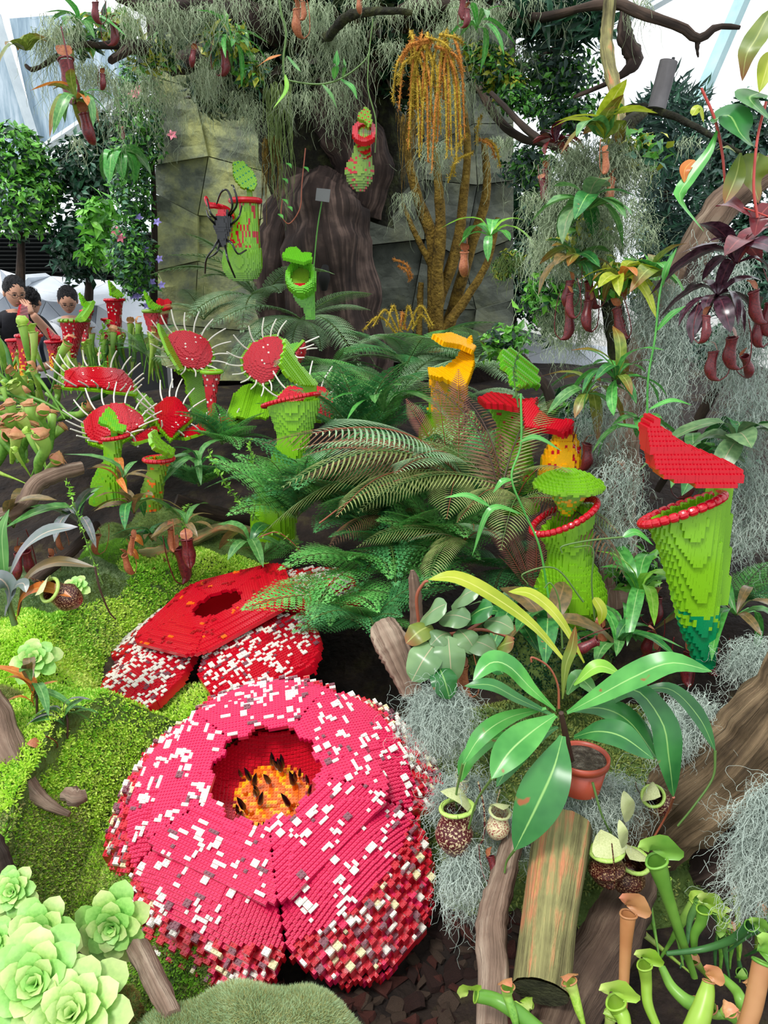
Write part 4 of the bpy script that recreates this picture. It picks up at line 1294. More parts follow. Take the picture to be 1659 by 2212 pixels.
bush('flowering_shrub', 'tall loose shrub with small violet flowers beside the stone slabs', 'shrub', [bl(285, 400, 5.8, 42, 110), bl(285, 560, 5.7, 48, 90), bl(300, 250, 5.8, 50, 120)], 5200, .05, [g_mid, g_blue, g_dark, g_mid], 6, stem=stem_of(330, 340, 700, 5.95, .035))
vio = plastic('violet petal', (150, 140, 215), .6); pinkp = plastic('pink petal', (236, 130, 150), .6)
rng = rnd(33)
fl_me = []
for mt in (vio, pinkp):
    mb = MB()
    for k in range(5):
        a = k * 2 * PI / 5
        blade(mb, [(0, 0, 0), (.012 * math.cos(a), .012 * math.sin(a), .006), (.024 * math.cos(a), .024 * math.sin(a), .002)], .014, 'ovate', n=4, across=3)
    fl_me.append(mb.mesh('blossom', mt))
shrub_ = bpy.data.objects['flowering_shrub']
for (x, y) in [(275, 600), (285, 592), (320, 570), (350, 616), (298, 640), (318, 660), (290, 510), (340, 480), (315, 540), (300, 470), (260, 560), (330, 610), (345, 560), (288, 640), (306, 628)]:
    put('blossom', fl_me[0], shrub_, tuple(P(x, y, 5.68) - OFF[shrub_.name]), (1.2, rng.uniform(-1, 1), 0), 1.3)
for (x, y) in [(372, 292), (288, 205), (300, 195), (250, 500), (262, 515)]:
    put('blossom', fl_me[1], shrub_, tuple(P(x, y, 5.55) - OFF[shrub_.name]), (1.2, rng.uniform(-1, 1), 0), 1.5)
bush('cypress', 'tall drooping blue-green conifer beyond the right-hand branches', 'tree', [bl(1440, 260, 9.6, 85, 80), bl(1460, 420, 9.5, 90, 150), bl(1450, 620, 9.4, 90, 160), bl(1420, 800, 9.4, 90, 90)], 9000, .16, [g_teal, g_teal, g_blue], 7, template=(NEED_T * [1, 2.2, 1], NEED_Q), down=1.2, stem=stem_of(1440, 300, 900, 9.7, .1))
bush('garden_tree', 'dark leafy tree behind the yellow mossy trunks', 'tree', [bl(1080, 420, 7.4, 90, 110), bl(1090, 600, 7.2, 80, 100), bl(1020, 350, 7.5, 60, 80), bl(1170, 480, 7.5, 60, 100), bl(1200, 640, 7.3, 80, 90)], 7000, .085, [g_dark, g_dark, g_blue, g_dark], 8, stem=stem_of(1100, 500, 820, 7.3, .07))
bush('garden_tree', 'small-leaved tree far right behind the dark purple rosettes', 'tree', [bl(1600, 330, 7.5, 70, 110), bl(1620, 560, 7.4, 60, 130), bl(1560, 760, 7.2, 60, 50)], 5000, .10, [g_teal, g_dark, g_blue], 9, stem=stem_of(1600, 500, 900, 7.5, .06))

# ================================================================== THE OLD TREE AND ITS HANGING MOSS
bark = woodmat('wet dark bark', [(0.3, (18, 13, 12)), (0.5, (56, 44, 40)), (0.62, (104, 86, 78)), (0.75, (150, 130, 116))], su=34, sv=2.2)
bark_moss = organic('mossy bark', [(0.3, (16, 15, 12)), (0.5, (34, 34, 22)), (0.72, (72, 78, 40))], scale=12, rough=.9, bump=1.2)
wood = woodmat('grey driftwood', [(0.3, (64, 50, 42)), (0.5, (126, 104, 88)), (0.68, (176, 158, 138)), (0.8, (204, 190, 172))], su=48, sv=2.4, bump=1.0)
wood_g = woodmat('greenish weathered wood', [(0.32, (46, 42, 28)), (0.44, (106, 100, 66)), (0.53, (140, 136, 88)), (0.60, (190, 124, 88)), (0.68, (150, 156, 84))], su=44, sv=2.0, bump=1.2)
yel_moss = organic('ochre lichen bark', [(0.3, (60, 48, 18)), (0.5, (116, 92, 34)), (0.7, (150, 124, 52))], scale=20, rough=.9, bump=1.0)
moss_c = organic('pale hanging moss', [(0.3, (112, 130, 100)), (0.7, (178, 192, 158))], scale=6, rough=.9, bump=0, obvar=.18)
moss_g = organic('green hanging moss', [(0.3, (86, 110, 58)), (0.7, (140, 160, 96))], scale=6, rough=.9, bump=0, obvar=.1)
moss_b = organic('blue grey hanging moss', [(0.3, (140, 156, 146)), (0.7, (194, 206, 194))], scale=6, rough=.9, bump=0, obvar=.1)

def limb_at(pts, rpx, Y=None):
    """picture points (px, py, Y) and radii in pixels -> world path and radii"""
    w = [P(*p) for p in pts]
    r = [mpp(*p) * q for p, q in zip(pts, rpx)]
    return w, r
tree = thing('old_tree', 'huge dark gnarled tree trunk hung with grey moss in the middle of the bed', 'tree', tuple(P(730, 800, 4.9)))
mb = MB()
w, r = limb_at([(745, 850, 4.8), (740, 780, 4.8), (725, 660, 4.8), (708, 540, 4.85), (700, 450, 4.9), (722, 395, 5.0)], [110, 98, 92, 100, 92, 40])
tube(mb, w, r, n=34, sides=44, rough=.16, ridge=.07, ridges=7)
mb.build('trunk', bark, tree)
mb = MB()
w, r = limb_at([(640, 740, 5.1), (600, 600, 5.1), (625, 480, 5.1), (650, 380, 5.15)], [50, 60, 50, 55])
tube(mb, w, r, n=20, sides=20, rough=.25, ridge=.1, seed=3)
mb.build('buttress', bark, tree)
mb = MB()
w, r = limb_at([(610, 760, 5.0), (596, 640, 5.0), (602, 520, 5.0), (640, 420, 5.05)], [44, 42, 44, 40])
tube(mb, w, r, n=20, sides=24, rough=.2, ridge=.1, seed=4)
mb.build('buttress', bark, tree)
mb = MB()
w, r = limb_at([(760, 460, 5.15), (780, 360, 5.15), (740, 260, 5.15), (720, 160, 5.1)], [60, 66, 80, 80])
tube(mb, w, r, n=20, sides=24, rough=.2, ridge=.1, seed=6)
mb.build('stem', bark, tree)
# hole in the trunk: a solid black lump painted as its inner shade
mb = MB()
w, r = limb_at([(703, 575, 4.53), (700, 600, 4.5), (700, 625, 4.53)], [7, 14, 7]); tube(mb, w, r, n=9, sides=12)
mb.build('hollow', plastic('black hole shade', (10, 8, 8), .9), tree)
for pts, rp, sd in (
    ([(790, 470, 5.3), (830, 330, 5.25), (800, 180, 5.2), (770, 40, 5.1), (760, -120, 5.0)], [60, 50, 48, 50, 60], 1),
    ([(700, 460, 5.3), (690, 300, 5.3), (640, 150, 5.2), (610, 20, 5.0), (590, -120, 4.9)], [85, 80, 72, 70, 80], 5),
    ([(640, 420, 5.4), (600, 290, 5.3), (570, 180, 5.2), (490, 80, 5.0), (400, 20, 4.8)], [50, 52, 50, 46, 40], 9),
    ([(690, 260, 5.2), (760, 180, 5.1), (860, 90, 5.0), (960, 30, 4.9), (1060, -40, 4.8)], [50, 46, 40, 36, 34], 12),
    ([(560, 160, 5.0), (460, 120, 4.6), (380, 140, 4.2), (300, 100, 3.9), (240, 130, 3.7)], [36, 26, 20, 14, 8], 14),
    ([(300, 100, 3.9), (215, 98, 3.7), (160, 100, 3.6), (80, 148, 3.5), (55, 142, 3.5)], [12, 7, 6, 5, 4], 15),
    ([(590, 60, 4.8), (470, 20, 4.2), (330, 20, 3.9), (250, -10, 3.7)], [36, 22, 14, 10], 16),
    ([(640, 40, 4.6), (700, 80, 4.2), (726, 60, 3.9), (760, 32, 3.8), (850, 24, 3.7), (890, 28, 3.7)], [30, 10, 9, 10, 7, 5], 17),
    ([(860, 40, 4.7), (900, 10, 4.2), (1000, 14, 4.0), (1150, 40, 3.8), (1250, 18, 3.6), (1330, 8, 3.5), (1400, 36, 3.4), (1470, 58, 3.4), (1510, 84, 3.4), (1550, 58, 3.4), (1598, 60, 3.4)], [22, 14, 11, 10, 9, 12, 11, 10, 10, 7, 4], 18),
    ([(1510, 84, 3.4), (1506, 100, 3.4), (1508, 124, 3.4)], [7, 5, 2], 19),
    ([(900, 100, 5.0), (1010, 150, 4.5), (1070, 250, 4.2), (1130, 300, 4.0), (1190, 315, 3.9), (1300, 380, 3.9)], [24, 12, 9, 8, 6, 4], 20),
    ([(1300, 60, 4.2), (1190, 110, 4.2), (1110, 160, 4.4), (1020, 190, 4.6)], [6, 6, 8, 12], 21),
    ([(1350, 20, 3.6), (1350, 80, 3.6), (1370, 130, 3.6), (1330, 170, 3.6), (1240, 210, 3.8)], [10, 20, 18, 6, 4], 22),
    ([(620, 30, 4.6), (560, -30, 4.4), (420, -60, 4.2)], [24, 18, 10], 23)):
    w, r = limb_at(pts, rp)
    mb = MB(); tube(mb, w, r, n=26, sides=14 if max(rp) > 20 else 8, rough=.22, ridge=.05, seed=sd)
    mb.build('branch' if max(rp) < 49 else 'stem', bark_d if sd in (15, 18, 19, 20, 21) else (bark_moss if sd % 2 else bark), tree)
# dense mossy crown that closes the top of the picture
bl_m = [bl(480, 60, 4.9, 150, 90), bl(620, 110, 5.0, 130, 120), bl(760, 60, 5.0, 130, 80), bl(600, -60, 4.9, 300, 90), bl(880, 120, 5.0, 70, 110), bl(950, -30, 4.7, 150, 60), bl(500, 190, 5.0, 90, 60)]
rng = rnd(8)
mb = MB()
for (c, rr) in bl_m:
    k = 2600
    d = rng.normal(size=(k, 3)); d /= np.linalg.norm(d, axis=1)[:, None]
    scatter(mb, LEAF_T, LEAF_Q, np.asarray(c) + d * rng.uniform(.3, 1, k)[:, None] * rr, d + [0, 0, -.6], rng.uniform(.03, .11, k), rng, mat=rng.integers(0, 4, k), jitter=.6)
tag(mb.build('foliage', [g_dark, leafmat('dark brown leaf', (40, 32, 20), (70, 58, 36), obvar=0), leafmat('grey green leaf', (70, 86, 56), (104, 118, 80), obvar=0), g_dark], tree, smooth_=False), kind='stuff')  # green, brown and grey-green leaves mixed at random

def strands(mb, starts, lengths, rng, thick=0.0013, step=0.018, curl=0.55, down=1.0, mat=0):
    """curly hanging threads, three-sided"""
    k = len(starts)
    lengths = np.asarray(lengths)
    n = int(np.clip(lengths.max() / step, 6, 60))
    st = lengths / n
    p = np.asarray(starts, float).copy()
    d = np.tile([0, 0, -1.0], (k, 1)) + rng.normal(0, .5, (k, 3))
    pts = [p.copy()]
    w = rng.normal(0, 1, (k, 3))
    for i in range(n):
        w = w * .62 + rng.normal(0, 1, (k, 3)) * .78
        d = d * .45 + w * curl + np.array([0, 0, -down])
        dn = d / np.linalg.norm(d, axis=1)[:, None]
        p = p + dn * st[:, None] * 1.15
        pts.append(p.copy())
    A = np.stack(pts, 1)                                   # k, n+1, 3
    th = np.linspace(1, .35, n + 1) * 1.0
    a = rng.normal(size=(k, 3)); a /= np.linalg.norm(a, axis=1)[:, None]
    b = np.cross(a, [0, 0, 1.0]); b /= np.linalg.norm(b, axis=1)[:, None] + 1e-9
    c0 = np.stack([b, -.5 * b + .87 * np.cross(b, [0, 0, 1.0]), -.5 * b - .87 * np.cross(b, [0, 0, 1.0])], 1)   # k,3,3
    V = A[:, :, None, :] + c0[:, None] * (thick * th)[None, :, None, None]
    m = n + 1
    idx = (np.arange(k)[:, None, None] * m * 3 + np.arange(m)[None, :, None] * 3 + np.arange(3)[None, None])
    nx = np.roll(idx, -1, 2)
    Q = np.stack([idx[:, :-1], nx[:, :-1], nx[:, 1:], idx[:, 1:]], -1).reshape(-1, 4)
    mb.add(V.reshape(-1, 3), quads=Q, mat=mat)

MOSSN = [0]
def moss(px, y0, y1, w, Y, n, label, mat=None, thick=0.0014, curl=.85, depth=None, group='hanging moss on the old tree', step=.018):
    MOSSN[0] += 1
    rng = rnd(100 + MOSSN[0])
    s = mpp(px, y0, Y)
    if MOSSN[0] > 26 and mat is None: n = int(n * .6)
    top = P(px, y0, Y)
    L = (y1 - y0) * s * 0.98
    u = rng.uniform(-1, 1, n)
    st = np.stack([top[0] + u * w / 2 * s, top[1] + rng.uniform(-1, 1, n) * (depth or w * .3 * s), top[2] + rng.uniform(-.04, .04, n) * max(L, .3)], -1)
    le = L * (1 - .7 * np.abs(u) ** 1.3) * rng.uniform(.25, 1.05, n)
    mb = MB(); strands(mb, st, le, rng, thick=thick, curl=curl, step=step)
    o = mb.build('hanging_moss', mat or moss_c, origin=tuple(top), smooth_=False)
    return tag(o, label, 'moss', group, 'stuff')

for a in (
    (105, 70, 270, 70, 3.5, 150, 'pale moss curtain at the left end of the high branch'),
    (150, 60, 200, 60, 3.6, 80, 'thin moss wisp over the left glass'),
    (165, 300, 392, 24, 3.4, 26, 'short frayed moss tuft below the left red pitcher'),
    (215, 150, 425, 60, 3.6, 130, 'long tapering moss beard left of the flowering shrub'),
    (265, 40, 190, 90, 3.8, 90, 'moss draped over the left mossy bough'),
    (300, 180, 340, 60, 4.2, 100, 'moss hanging in front of the flowering shrub'),
    (335, 120, 360, 70, 4.2, 130, 'wide moss fall left of the upper stone slab'),
    (385, 30, 260, 70, 3.9, 130, 'bright moss tangle high above the stone slabs'),
    (420, 130, 350, 80, 4.3, 130, 'moss fall over the uppermost stone slab'),
    (440, 10, 200, 60, 4.0, 90, 'moss at the top edge above the stone slabs'),
    (470, 150, 330, 60, 4.2, 80, 'moss strands left of the lime streaked pitcher lid'),
    (520, 200, 420, 50, 4.4, 70, 'sparse moss above the streaked pitcher'),
    (545, 230, 500, 50, 4.6, 60, 'long stringy moss beside the streaked pitcher'),
    (680, 10, 260, 70, 4.2, 170, 'thick grey moss on the trunk top'),
    (735, 60, 300, 90, 4.2, 210, 'broad grey moss on the trunk beside the short branch'),
    (665, 200, 300, 50, 4.3, 70, 'moss wisps left of the trunk middle'),
    (730, 180, 390, 50, 4.2, 110, 'moss hanging down beside the gourd pitcher'),
    (830, 25, 110, 60, 3.8, 80, 'moss under the short sawn branch'),
    (970, 60, 360, 60, 4.0, 170, 'pale moss behind the orange club moss'),
    (1010, 10, 240, 80, 3.9, 220, 'dense moss right of the orange club moss'),
    (1060, 20, 160, 70, 3.8, 120, 'moss over the leafy clump at the branch'),
    (940, 310, 480, 60, 4.3, 90, 'moss below the orange club moss'),
    (1110, 100, 280, 60, 4.0, 90, 'moss behind the dark drooping leaves'),
    (1080, 300, 470, 60, 4.6, 90, 'faint moss left of the grey moss mass'),
    (880, 420, 560, 50, 4.8, 60, 'moss threads on the ochre trunks'),
    (620, 210, 340, 40, 4.4, 60, 'short moss on the dark trunk'),
    (1380, 5, 130, 60, 3.5, 110, 'moss round the knot of the right branch'),
    (1490, 300, 370, 50, 3.2, 70, 'small moss tuft under the thin mossy branch'),
    (130, 40, 180, 80, 3.4, 130, 'moss veil at the far left over the branch end'),
    (180, 140, 330, 50, 3.5, 90, 'narrow moss beard beside the orange rosette'),
    (240, 170, 330, 50, 3.9, 100, 'moss hanging left of the violet-flowered shrub'),
    (280, 10, 210, 80, 3.7, 150, 'thick moss drape at the top left of the crown'),
    (340, 0, 170, 80, 3.8, 150, 'moss drape across the mossy bough, middle'),
    (360, 200, 380, 60, 4.3, 110, 'moss falling over the left edge of the slabs'),
    (450, 150, 300, 60, 4.0, 120, 'loose moss fall over the middle slab'),
    (500, 0, 160, 80, 3.9, 130, 'moss drape on the crown left of the red-stemmed vine'),
    (560, 120, 260, 60, 4.2, 110, 'moss hanging on the shaded crown'),
    (590, 0, 140, 70, 3.9, 120, 'moss drape at the top by the orange pitcher'),
    (640, 130, 290, 50, 4.1, 110, 'moss strands behind the green vine'),
    (780, 0, 90, 70, 3.9, 110, 'moss drape above the short sawn branch'),
    (845, 90, 250, 50, 4.1, 90, 'moss falling left of the orange club moss'),
    (910, 0, 110, 80, 3.9, 130, 'moss drape above the orange club moss'),
    (950, 200, 400, 60, 3.9, 130, 'moss among the orange club moss tassels'),
    (1005, 180, 330, 60, 3.9, 120, 'moss falling right of the orange tassels'),
    (1130, 0, 130, 90, 3.8, 140, 'moss drape at the top right of the tassels'),
    (1220, 10, 120, 80, 3.8, 100, 'moss drape over the right branch start'),
    (1060, 230, 330, 50, 4.0, 70, 'moss below the dark leafy clump'),
):
    moss(*a)
# green and ochre string-like roots on the trunk
moss(600, 190, 470, 60, 4.5, 60, 'yellow-green stringy roots down the left of the trunk', moss_g, thick=.003, curl=.16)
moss(585, 300, 480, 40, 4.55, 40, 'ochre stringy roots beside the streaked pitcher', yel_moss, thick=.003, curl=.14)
moss(880, 250, 420, 50, 4.6, 40, 'straight brown aerial roots right of the gourd pitcher', yel_moss, thick=.0025, curl=.1)
moss(1100, 560, 650, 60, 3.2, 110, 'green moss beard on the hanging basket', moss_g, thick=.0014)

# ---- ochre lichen trunks right of the old tree
t = thing('ochre_tree', 'slender branching trunks coated in ochre lichen right of the old tree', 'tree', tuple(P(940, 760, 5.0)))
for pts, rp in (([(942, 760, 5), (940, 640, 5), (935, 520, 5), (900, 420, 5), (880, 320, 5), (890, 200, 5)], [18, 16, 14, 11, 8, 6]),
                ([(946, 740, 5), (945, 600, 4.95), (952, 480, 4.95), (945, 380, 4.95), (940, 300, 4.95)], [15, 14, 12, 9, 6]),
                ([(945, 660, 5), (985, 540, 5), (1000, 440, 5), (1010, 320, 5), (1000, 200, 5)], [13, 12, 10, 8, 5]),
                ([(950, 720, 5), (1010, 640, 5), (1055, 560, 5), (1075, 470, 5)], [12, 9, 7, 5]),
                ([(940, 590, 5), (895, 500, 5), (870, 440, 5)], [8, 6, 4]),
                ([(905, 740, 5), (908, 640, 5), (910, 610, 5)], [7, 7, 6]),
                ([(960, 740, 5.1), (1010, 560, 5.1), (1050, 420, 5.1), (1045, 300, 5.1)], [14, 12, 10, 6])):
    w, r = limb_at(pts, rp); mb = MB(); tube(mb, w, r, n=22, sides=10, rough=.15, ridge=.05); mb.build('stem', yel_moss, t)

# ---- orange club moss: bunches of thick braided tassels
club_y = organic('golden club moss', [(0.3, (150, 122, 30)), (0.7, (206, 176, 62))], scale=30, rough=.8, bump=.8)
club_o = organic('orange club moss', [(0.3, (176, 104, 36)), (0.7, (214, 150, 70))], scale=30, rough=.8, bump=.8)
def club(label, starts, Y, seed, up=False, name='club_moss'):
    rng = rnd(seed)
    x0 = np.mean([s[0] for s in starts]); y0 = min(s[1] for s in starts)
    t = thing(name, label, 'plant', tuple(P(x0, y0, Y)), group='golden club moss tassels')
    for (x, y, L, dx) in starts:
        s = mpp(x, y, Y)
        pts = [P(x, y, Y)]
        if up: mid = P(x + dx * .5, y - L * .9, Y); end = P(x + dx, y - L * .2, Y - .05)
        else: mid = P(x + dx * .7, y + L * .3, Y - .06); end = P(x + dx, y + L, Y - .03)
        path = spline([pts[0], mid, end], 26)
        mb = MB()
        tube(mb, path, [.006, .005, .003], n=26, sides=6)
        tt = tangents(path)
        k = 9
        pos = np.repeat(path, k, 0) + rng.normal(0, .004, (26 * k, 3)); nn = np.repeat(tt, k, 0) * .3 + rng.normal(0, 1, (26 * k, 3))
        scatter(mb, np.array([[-.12, 0, 0], [.12, 0, 0], [.03, 0, 1], [-.03, 0, 1]]), [[0, 1, 2, 3]], pos, nn, rng.uniform(.008, .017, 26 * k), rng, mat=0, jitter=.1)
        mb.build('tassel', club_o if rng.random() < .4 else club_y, t, smooth_=False)
rng = rnd(77)
club('golden and orange club moss tassels hanging from the branch', [(930 + rng.uniform(-50, 50), 95 + rng.uniform(-30, 60), rng.uniform(100, 250), rng.uniform(-35, 35)) for _ in range(34)], 3.7, 1)
club('spreading golden club moss arms at the top of the tassels', [(930, 90, 40, -65), (930, 85, 30, -55), (920, 80, 50, 60), (940, 100, 60, 60), (950, 75, 20, 50), (900, 120, 60, -40)], 3.65, 2)
club('arching golden club moss at the foot of the ochre trunks', [(860, 715, 50, -55), (865, 715, 60, -30), (870, 712, 55, 25), (880, 715, 60, 55), (855, 720, 40, -70), (875, 712, 40, -10), (890, 712, 35, 40)], 4.2, 3, up=True)
club('ochre antler-like moss sprig against the dark tree', [(1020, 330, 60, -50), (1030, 300, 40, 40), (1010, 290, 90, -30), (1050, 300, 60, 30), (1040, 250, 60, -10)], 4.0, 4)
club('ochre moss twig on the stone right of the trunk', [(850, 560, 40, 40), (860, 575, 30, 25)], 4.6, 5)

# ---- grey label on its stake
t = thing('plant_label', 'small square grey plant label on a thin green stake against the trunk', 'sign', tuple(P(680, 640, 4.3)))
mb = MB(); w, r = limb_at([(676, 600, 4.3), (685, 500, 4.3), (697, 425, 4.3)], [1.6, 1.6, 1.5]); tube(mb, w, r, n=10, sides=6); mb.build('stake', g_mid, t)
mb = MB(); a, b, c, d = [P(x, y, 4.28) for x, y in ((684, 406), (714, 409), (711, 437), (681, 433))]
mb.add([a, b, c, d] + [q + np.array([0, .006, 0]) for q in (a, b, c, d)], quads=[[0, 3, 2, 1], [4, 5, 6, 7], [0, 1, 5, 4], [1, 2, 6, 5], [2, 3, 7, 6], [3, 0, 4, 7]])
mb.build('plate', plastic('grey label', (104, 106, 106), .4), t, smooth_=False)
# sawn grey post high at the right
t = thing('sawn_post', 'grey weathered post with a sawn top standing out against the sky', 'post', tuple(P(1415, 235, 3.6)))
mb = MB(); w, r = limb_at([(1445, 132, 3.6), (1418, 235, 3.6)], [19, 19]); tube(mb, w, r, n=8, sides=20, rough=.03); mb.build('shaft', woodmat('grey concrete wood', [(0.3, (84, 82, 84)), (0.7, (128, 126, 128))], su=10, sv=3, bump=.3), t)
mb = MB(); w, r = limb_at([(1455, 124, 3.6), (1453, 136, 3.6)], [3.5, 3.5]); tube(mb, w, r, n=3, sides=8); mb.build('peg', louv, t)
t = thing('mossy_branch', 'thin moss-covered branch crossing below the sawn post', 'branch', tuple(P(1400, 240, 3.6)))
mb = MB(); w, r = limb_at([(1320, 260, 3.7), (1370, 238, 3.65), (1420, 240, 3.6), (1480, 262, 3.5), (1530, 290, 3.4), (1600, 330, 3.3)], [16, 13, 8, 7, 6, 4]); tube(mb, w, r, n=22, sides=10, rough=.25); mb.build('stem', bark_moss, t)

# ================================================================== MOSS MOUNDS
lime_moss = [leafmat('lime moss', (160, 214, 44), (206, 240, 84), rough=.6, trans=.3, obvar=0, scale=5), leafmat('yellow lime moss', (196, 232, 80), (230, 248, 130), rough=.6, trans=.3, obvar=0, scale=5), leafmat('green moss', (122, 188, 38), (160, 218, 66), rough=.6, trans=.3, obvar=0, scale=5)]
olive_moss = [leafmat('olive moss', (112, 128, 52), (156, 168, 88), rough=.8, trans=.2, obvar=0), leafmat('dull green moss', (78, 108, 52), (122, 150, 80), rough=.8, trans=.2, obvar=0), leafmat('straw moss', (150, 150, 86), (186, 184, 120), rough=.8, trans=.2, obvar=0)]
grey_moss = [leafmat('silver green moss', (136, 166, 112), (182, 204, 156), rough=.8, trans=.2, obvar=0), leafmat('fine green moss', (70, 108, 50), (104, 138, 72), rough=.8, trans=.2, obvar=0)]
SPR_V = np.array([[0, 0, 0], [.35, .22, .5], [.35, -.22, .5], [.7, 0, .8], [0, 0, 0], [-.4, .2, .4], [-.1, .42, .5], [-.4, .6, .75], [0, 0, 0], [-.1, -.4, .45], [-.42, -.2, .5], [-.45, -.55, .8]])
SPR_Q = np.array([[0, 2, 3, 1], [4, 6, 7, 5], [8, 10, 11, 9]])
TH_V = np.array([[-.06, 0, 0], [.06, 0, 0], [.05, .1, .9], [-.3, 0, 0], [-.2, 0, 0], [-.35, -.2, .8], [.25, -.1, 0], [.3, 0, 0], [.45, .1, .7]])
TH_T = np.array([[0, 1, 2], [3, 4, 5], [6, 7, 8]])
def flower_top(f, x, y):
    # height of the flower's surface over a ground point, and the distance from its middle
    (c, n, rad, hole, dr, ck) = f
    dz = -(n[0] * (x - c[0]) + n[1] * (y - c[1])) / n[2]
    r = np.sqrt((x - c[0]) ** 2 + (y - c[1]) ** 2 + dz ** 2)
    return c[2] + dz - (.05 + dr * np.clip((r - .17) / (rad - .17), 0, 1.2) ** 2.1), r
FL = []
for ob, rad, dr, ck in ((f1, .445, .27, .98), (f2, .48, .09, .84)):
    Rm = Euler(ob.rotation_euler).to_matrix(); FL.append((np.array(ob.location), np.array(Rm.col[2]), rad, .1, dr, ck))
def cap_under(x, y, z):
    for f in FL:
        t_, r = flower_top(f, x, y)
        z = np.where(r < f[2] * 1.36, np.minimum(z, t_ - .03 + 2.2 * np.maximum(0, r - f[2] * f[5])), z)
    return z
def under_flower(x, y):
    k = np.zeros(np.shape(x), bool)
    for f in FL: k |= flower_top(f, x, y)[1] < f[2] * f[5] * .97
    return k
def mound(label, cx, cy, Y, rx, ry, h, n, size, mats, seed, name='moss_mound', thread=False, group=None, dz=0.0, bare=0.0, soilm=None, pw=2.6):
    """rx, ry in metres; the crown of the mound stands at the picture point (cx, cy)"""
    rng = rnd(seed)
    c = P(cx, cy, Y)
    h = max(h, c[2] - float(H(c[0], c[1])) + .05)
    z0 = c[2] - h
    ex = .5 if h < .16 else .42
    def f(x, y):
        q = np.clip(1 - (np.abs((x - c[0]) / rx) ** pw + np.abs((y - c[1]) / ry) ** pw), 0, 1)
        lump = .018 * np.sin(x * 17 + seed) * np.cos(y * 15 + seed) + .012 * np.sin(x * 41 + y * 23)
        return cap_under(x, y, z0 + (h + lump) * q ** ex - .5 * (q <= 0))
    N = 44
    X, Yy = np.meshgrid(np.linspace(c[0] - rx, c[0] + rx, N), np.linspace(c[1] - ry, c[1] + ry, N))
    Z = f(X, Yy)
    idx = np.arange(N * N).reshape(N, N)
    q = np.stack([idx[:-1, :-1], idx[:-1, 1:], idx[1:, 1:], idx[1:, :-1]], -1).reshape(-1, 4)
    mb = MB(); mb.add(np.stack([X, Yy, Z], -1).reshape(-1, 3), quads=q, mat=0)
    k = n
    a = rng.uniform(-1, 1, (k * 2, 2)); a = a[(np.abs(a) ** pw).sum(1) < .97][:k]
    x = c[0] + a[:, 0] * rx; y = c[1] + a[:, 1] * ry
    e = .004
    z = f(x, y)
    nx_ = -(f(x + e, y) - f(x - e, y)) / (2 * e); ny_ = -(f(x, y + e) - f(x, y - e)) / (2 * e)
    nor = np.stack([nx_, ny_, np.ones_like(nx_)], -1); nor /= np.linalg.norm(nor, axis=1)[:, None]
    pos = np.stack([x, y, z], -1)
    patch = np.sin(x * 9 + seed) * np.cos(y * 11 + seed * 2) + rng.normal(0, .5, len(x))
    mi = 1 + np.digitize(patch, [-.3, .45])
    mi = np.minimum(mi, len(mats))
    if thread:
        scatter(mb, TH_V, None, pos, nor, size * rng.uniform(.5, 1.4, len(x)), rng, jitter=.45, tt=TH_T, mat=1)
        scatter(mb, TH_V, None, pos, nor, size * rng.uniform(.5, 1.2, len(x)), rng, jitter=.45, tt=TH_T, mat=min(2, len(mats)))
    else:
        scatter(mb, SPR_V, SPR_Q, pos, nor, size * rng.uniform(.6, 1.3, len(x)), rng, jitter=.35, mat=mi)
    base = organic('moss bed ' + name, [(0.3, (52, 70, 30)), (0.7, (92, 116, 48))], scale=14, bump=1.0)
    o = mb.build(name, [base] + mats, origin=(c[0], c[1], z0), smooth_=False)
    return tag(o, label, 'moss', group, 'stuff')
mound('round lime moss mound behind the low brick flower', 372, 1206, 2.95, .38, .34, .20, 15000, .015, lime_moss, 41)
mound('low lime moss mound tailing right behind the low brick flower', 500, 1228, 2.95, .22, .16, .12, 4000, .014, lime_moss, 42)
mound('long lime moss mound between the seedlings and the low brick flower', 128, 1345, 2.40, .38, .40, .20, 22000, .013, lime_moss, 43)
mound('lime moss mound sloping down between the two brick flowers', 255, 1525, 1.92, .56, .34, .20, 24000, .011, lime_moss, 44)
mound('lime moss lobe under the left petal of the big flower', 135, 1615, 1.80, .36, .26, .14, 16000, .011, lime_moss, 45)
mound('dull olive moss bank beside the left petals of the big flower', 90, 1810, 1.54, .38, .24, .16, 34000, .011, [olive_moss[0], lime_moss[2], olive_moss[1]], 46, name='moss_bank')
mound('dark olive moss bank above the small succulents', 10, 1725, 1.68, .18, .20, .12, 12000, .010, olive_moss, 47, name='moss_bank')
mound('moss bank falling to the foot of the standing succulent', 175, 1870, 1.42, .30, .22, .12, 22000, .009, [olive_moss[0], lime_moss[2], olive_moss[1]], 48, name='moss_bank')
mound('soft green moss lawn left of the rounded mound', 150, 1235, 2.75, .42, .30, .10, 24000, .010, grey_moss, 49, name='moss_lawn', thread=True)
mound('fuzzy bright moss patch among the dwarf pitcher vines', 240, 1180, 3.0, .16, .16, .10, 8000, .012, [lime_moss[2], grey_moss[1]], 50, name='moss_lawn', thread=True)
mound('silvery cushion moss along the bottom edge under the big flower', 530, 2168, 1.03, .28, .13, .035, 40000, .012, [grey_moss[0], olive_moss[2]], 51, name='moss_cushion', thread=True, pw=2.4)
mound('pale straw moss by the rim-curled succulent', 40, 1480, 2.1, .16, .16, .10, 8000, .009, [olive_moss[2], olive_moss[0]], 52, name='moss_lawn', thread=True)
mound('mossy dark bank under the back of the fern bed', 420, 1120, 3.3, .5, .3, .10, 9000, .010, [olive_moss[1], olive_moss[0]], 53, name='moss_bank', thread=True)
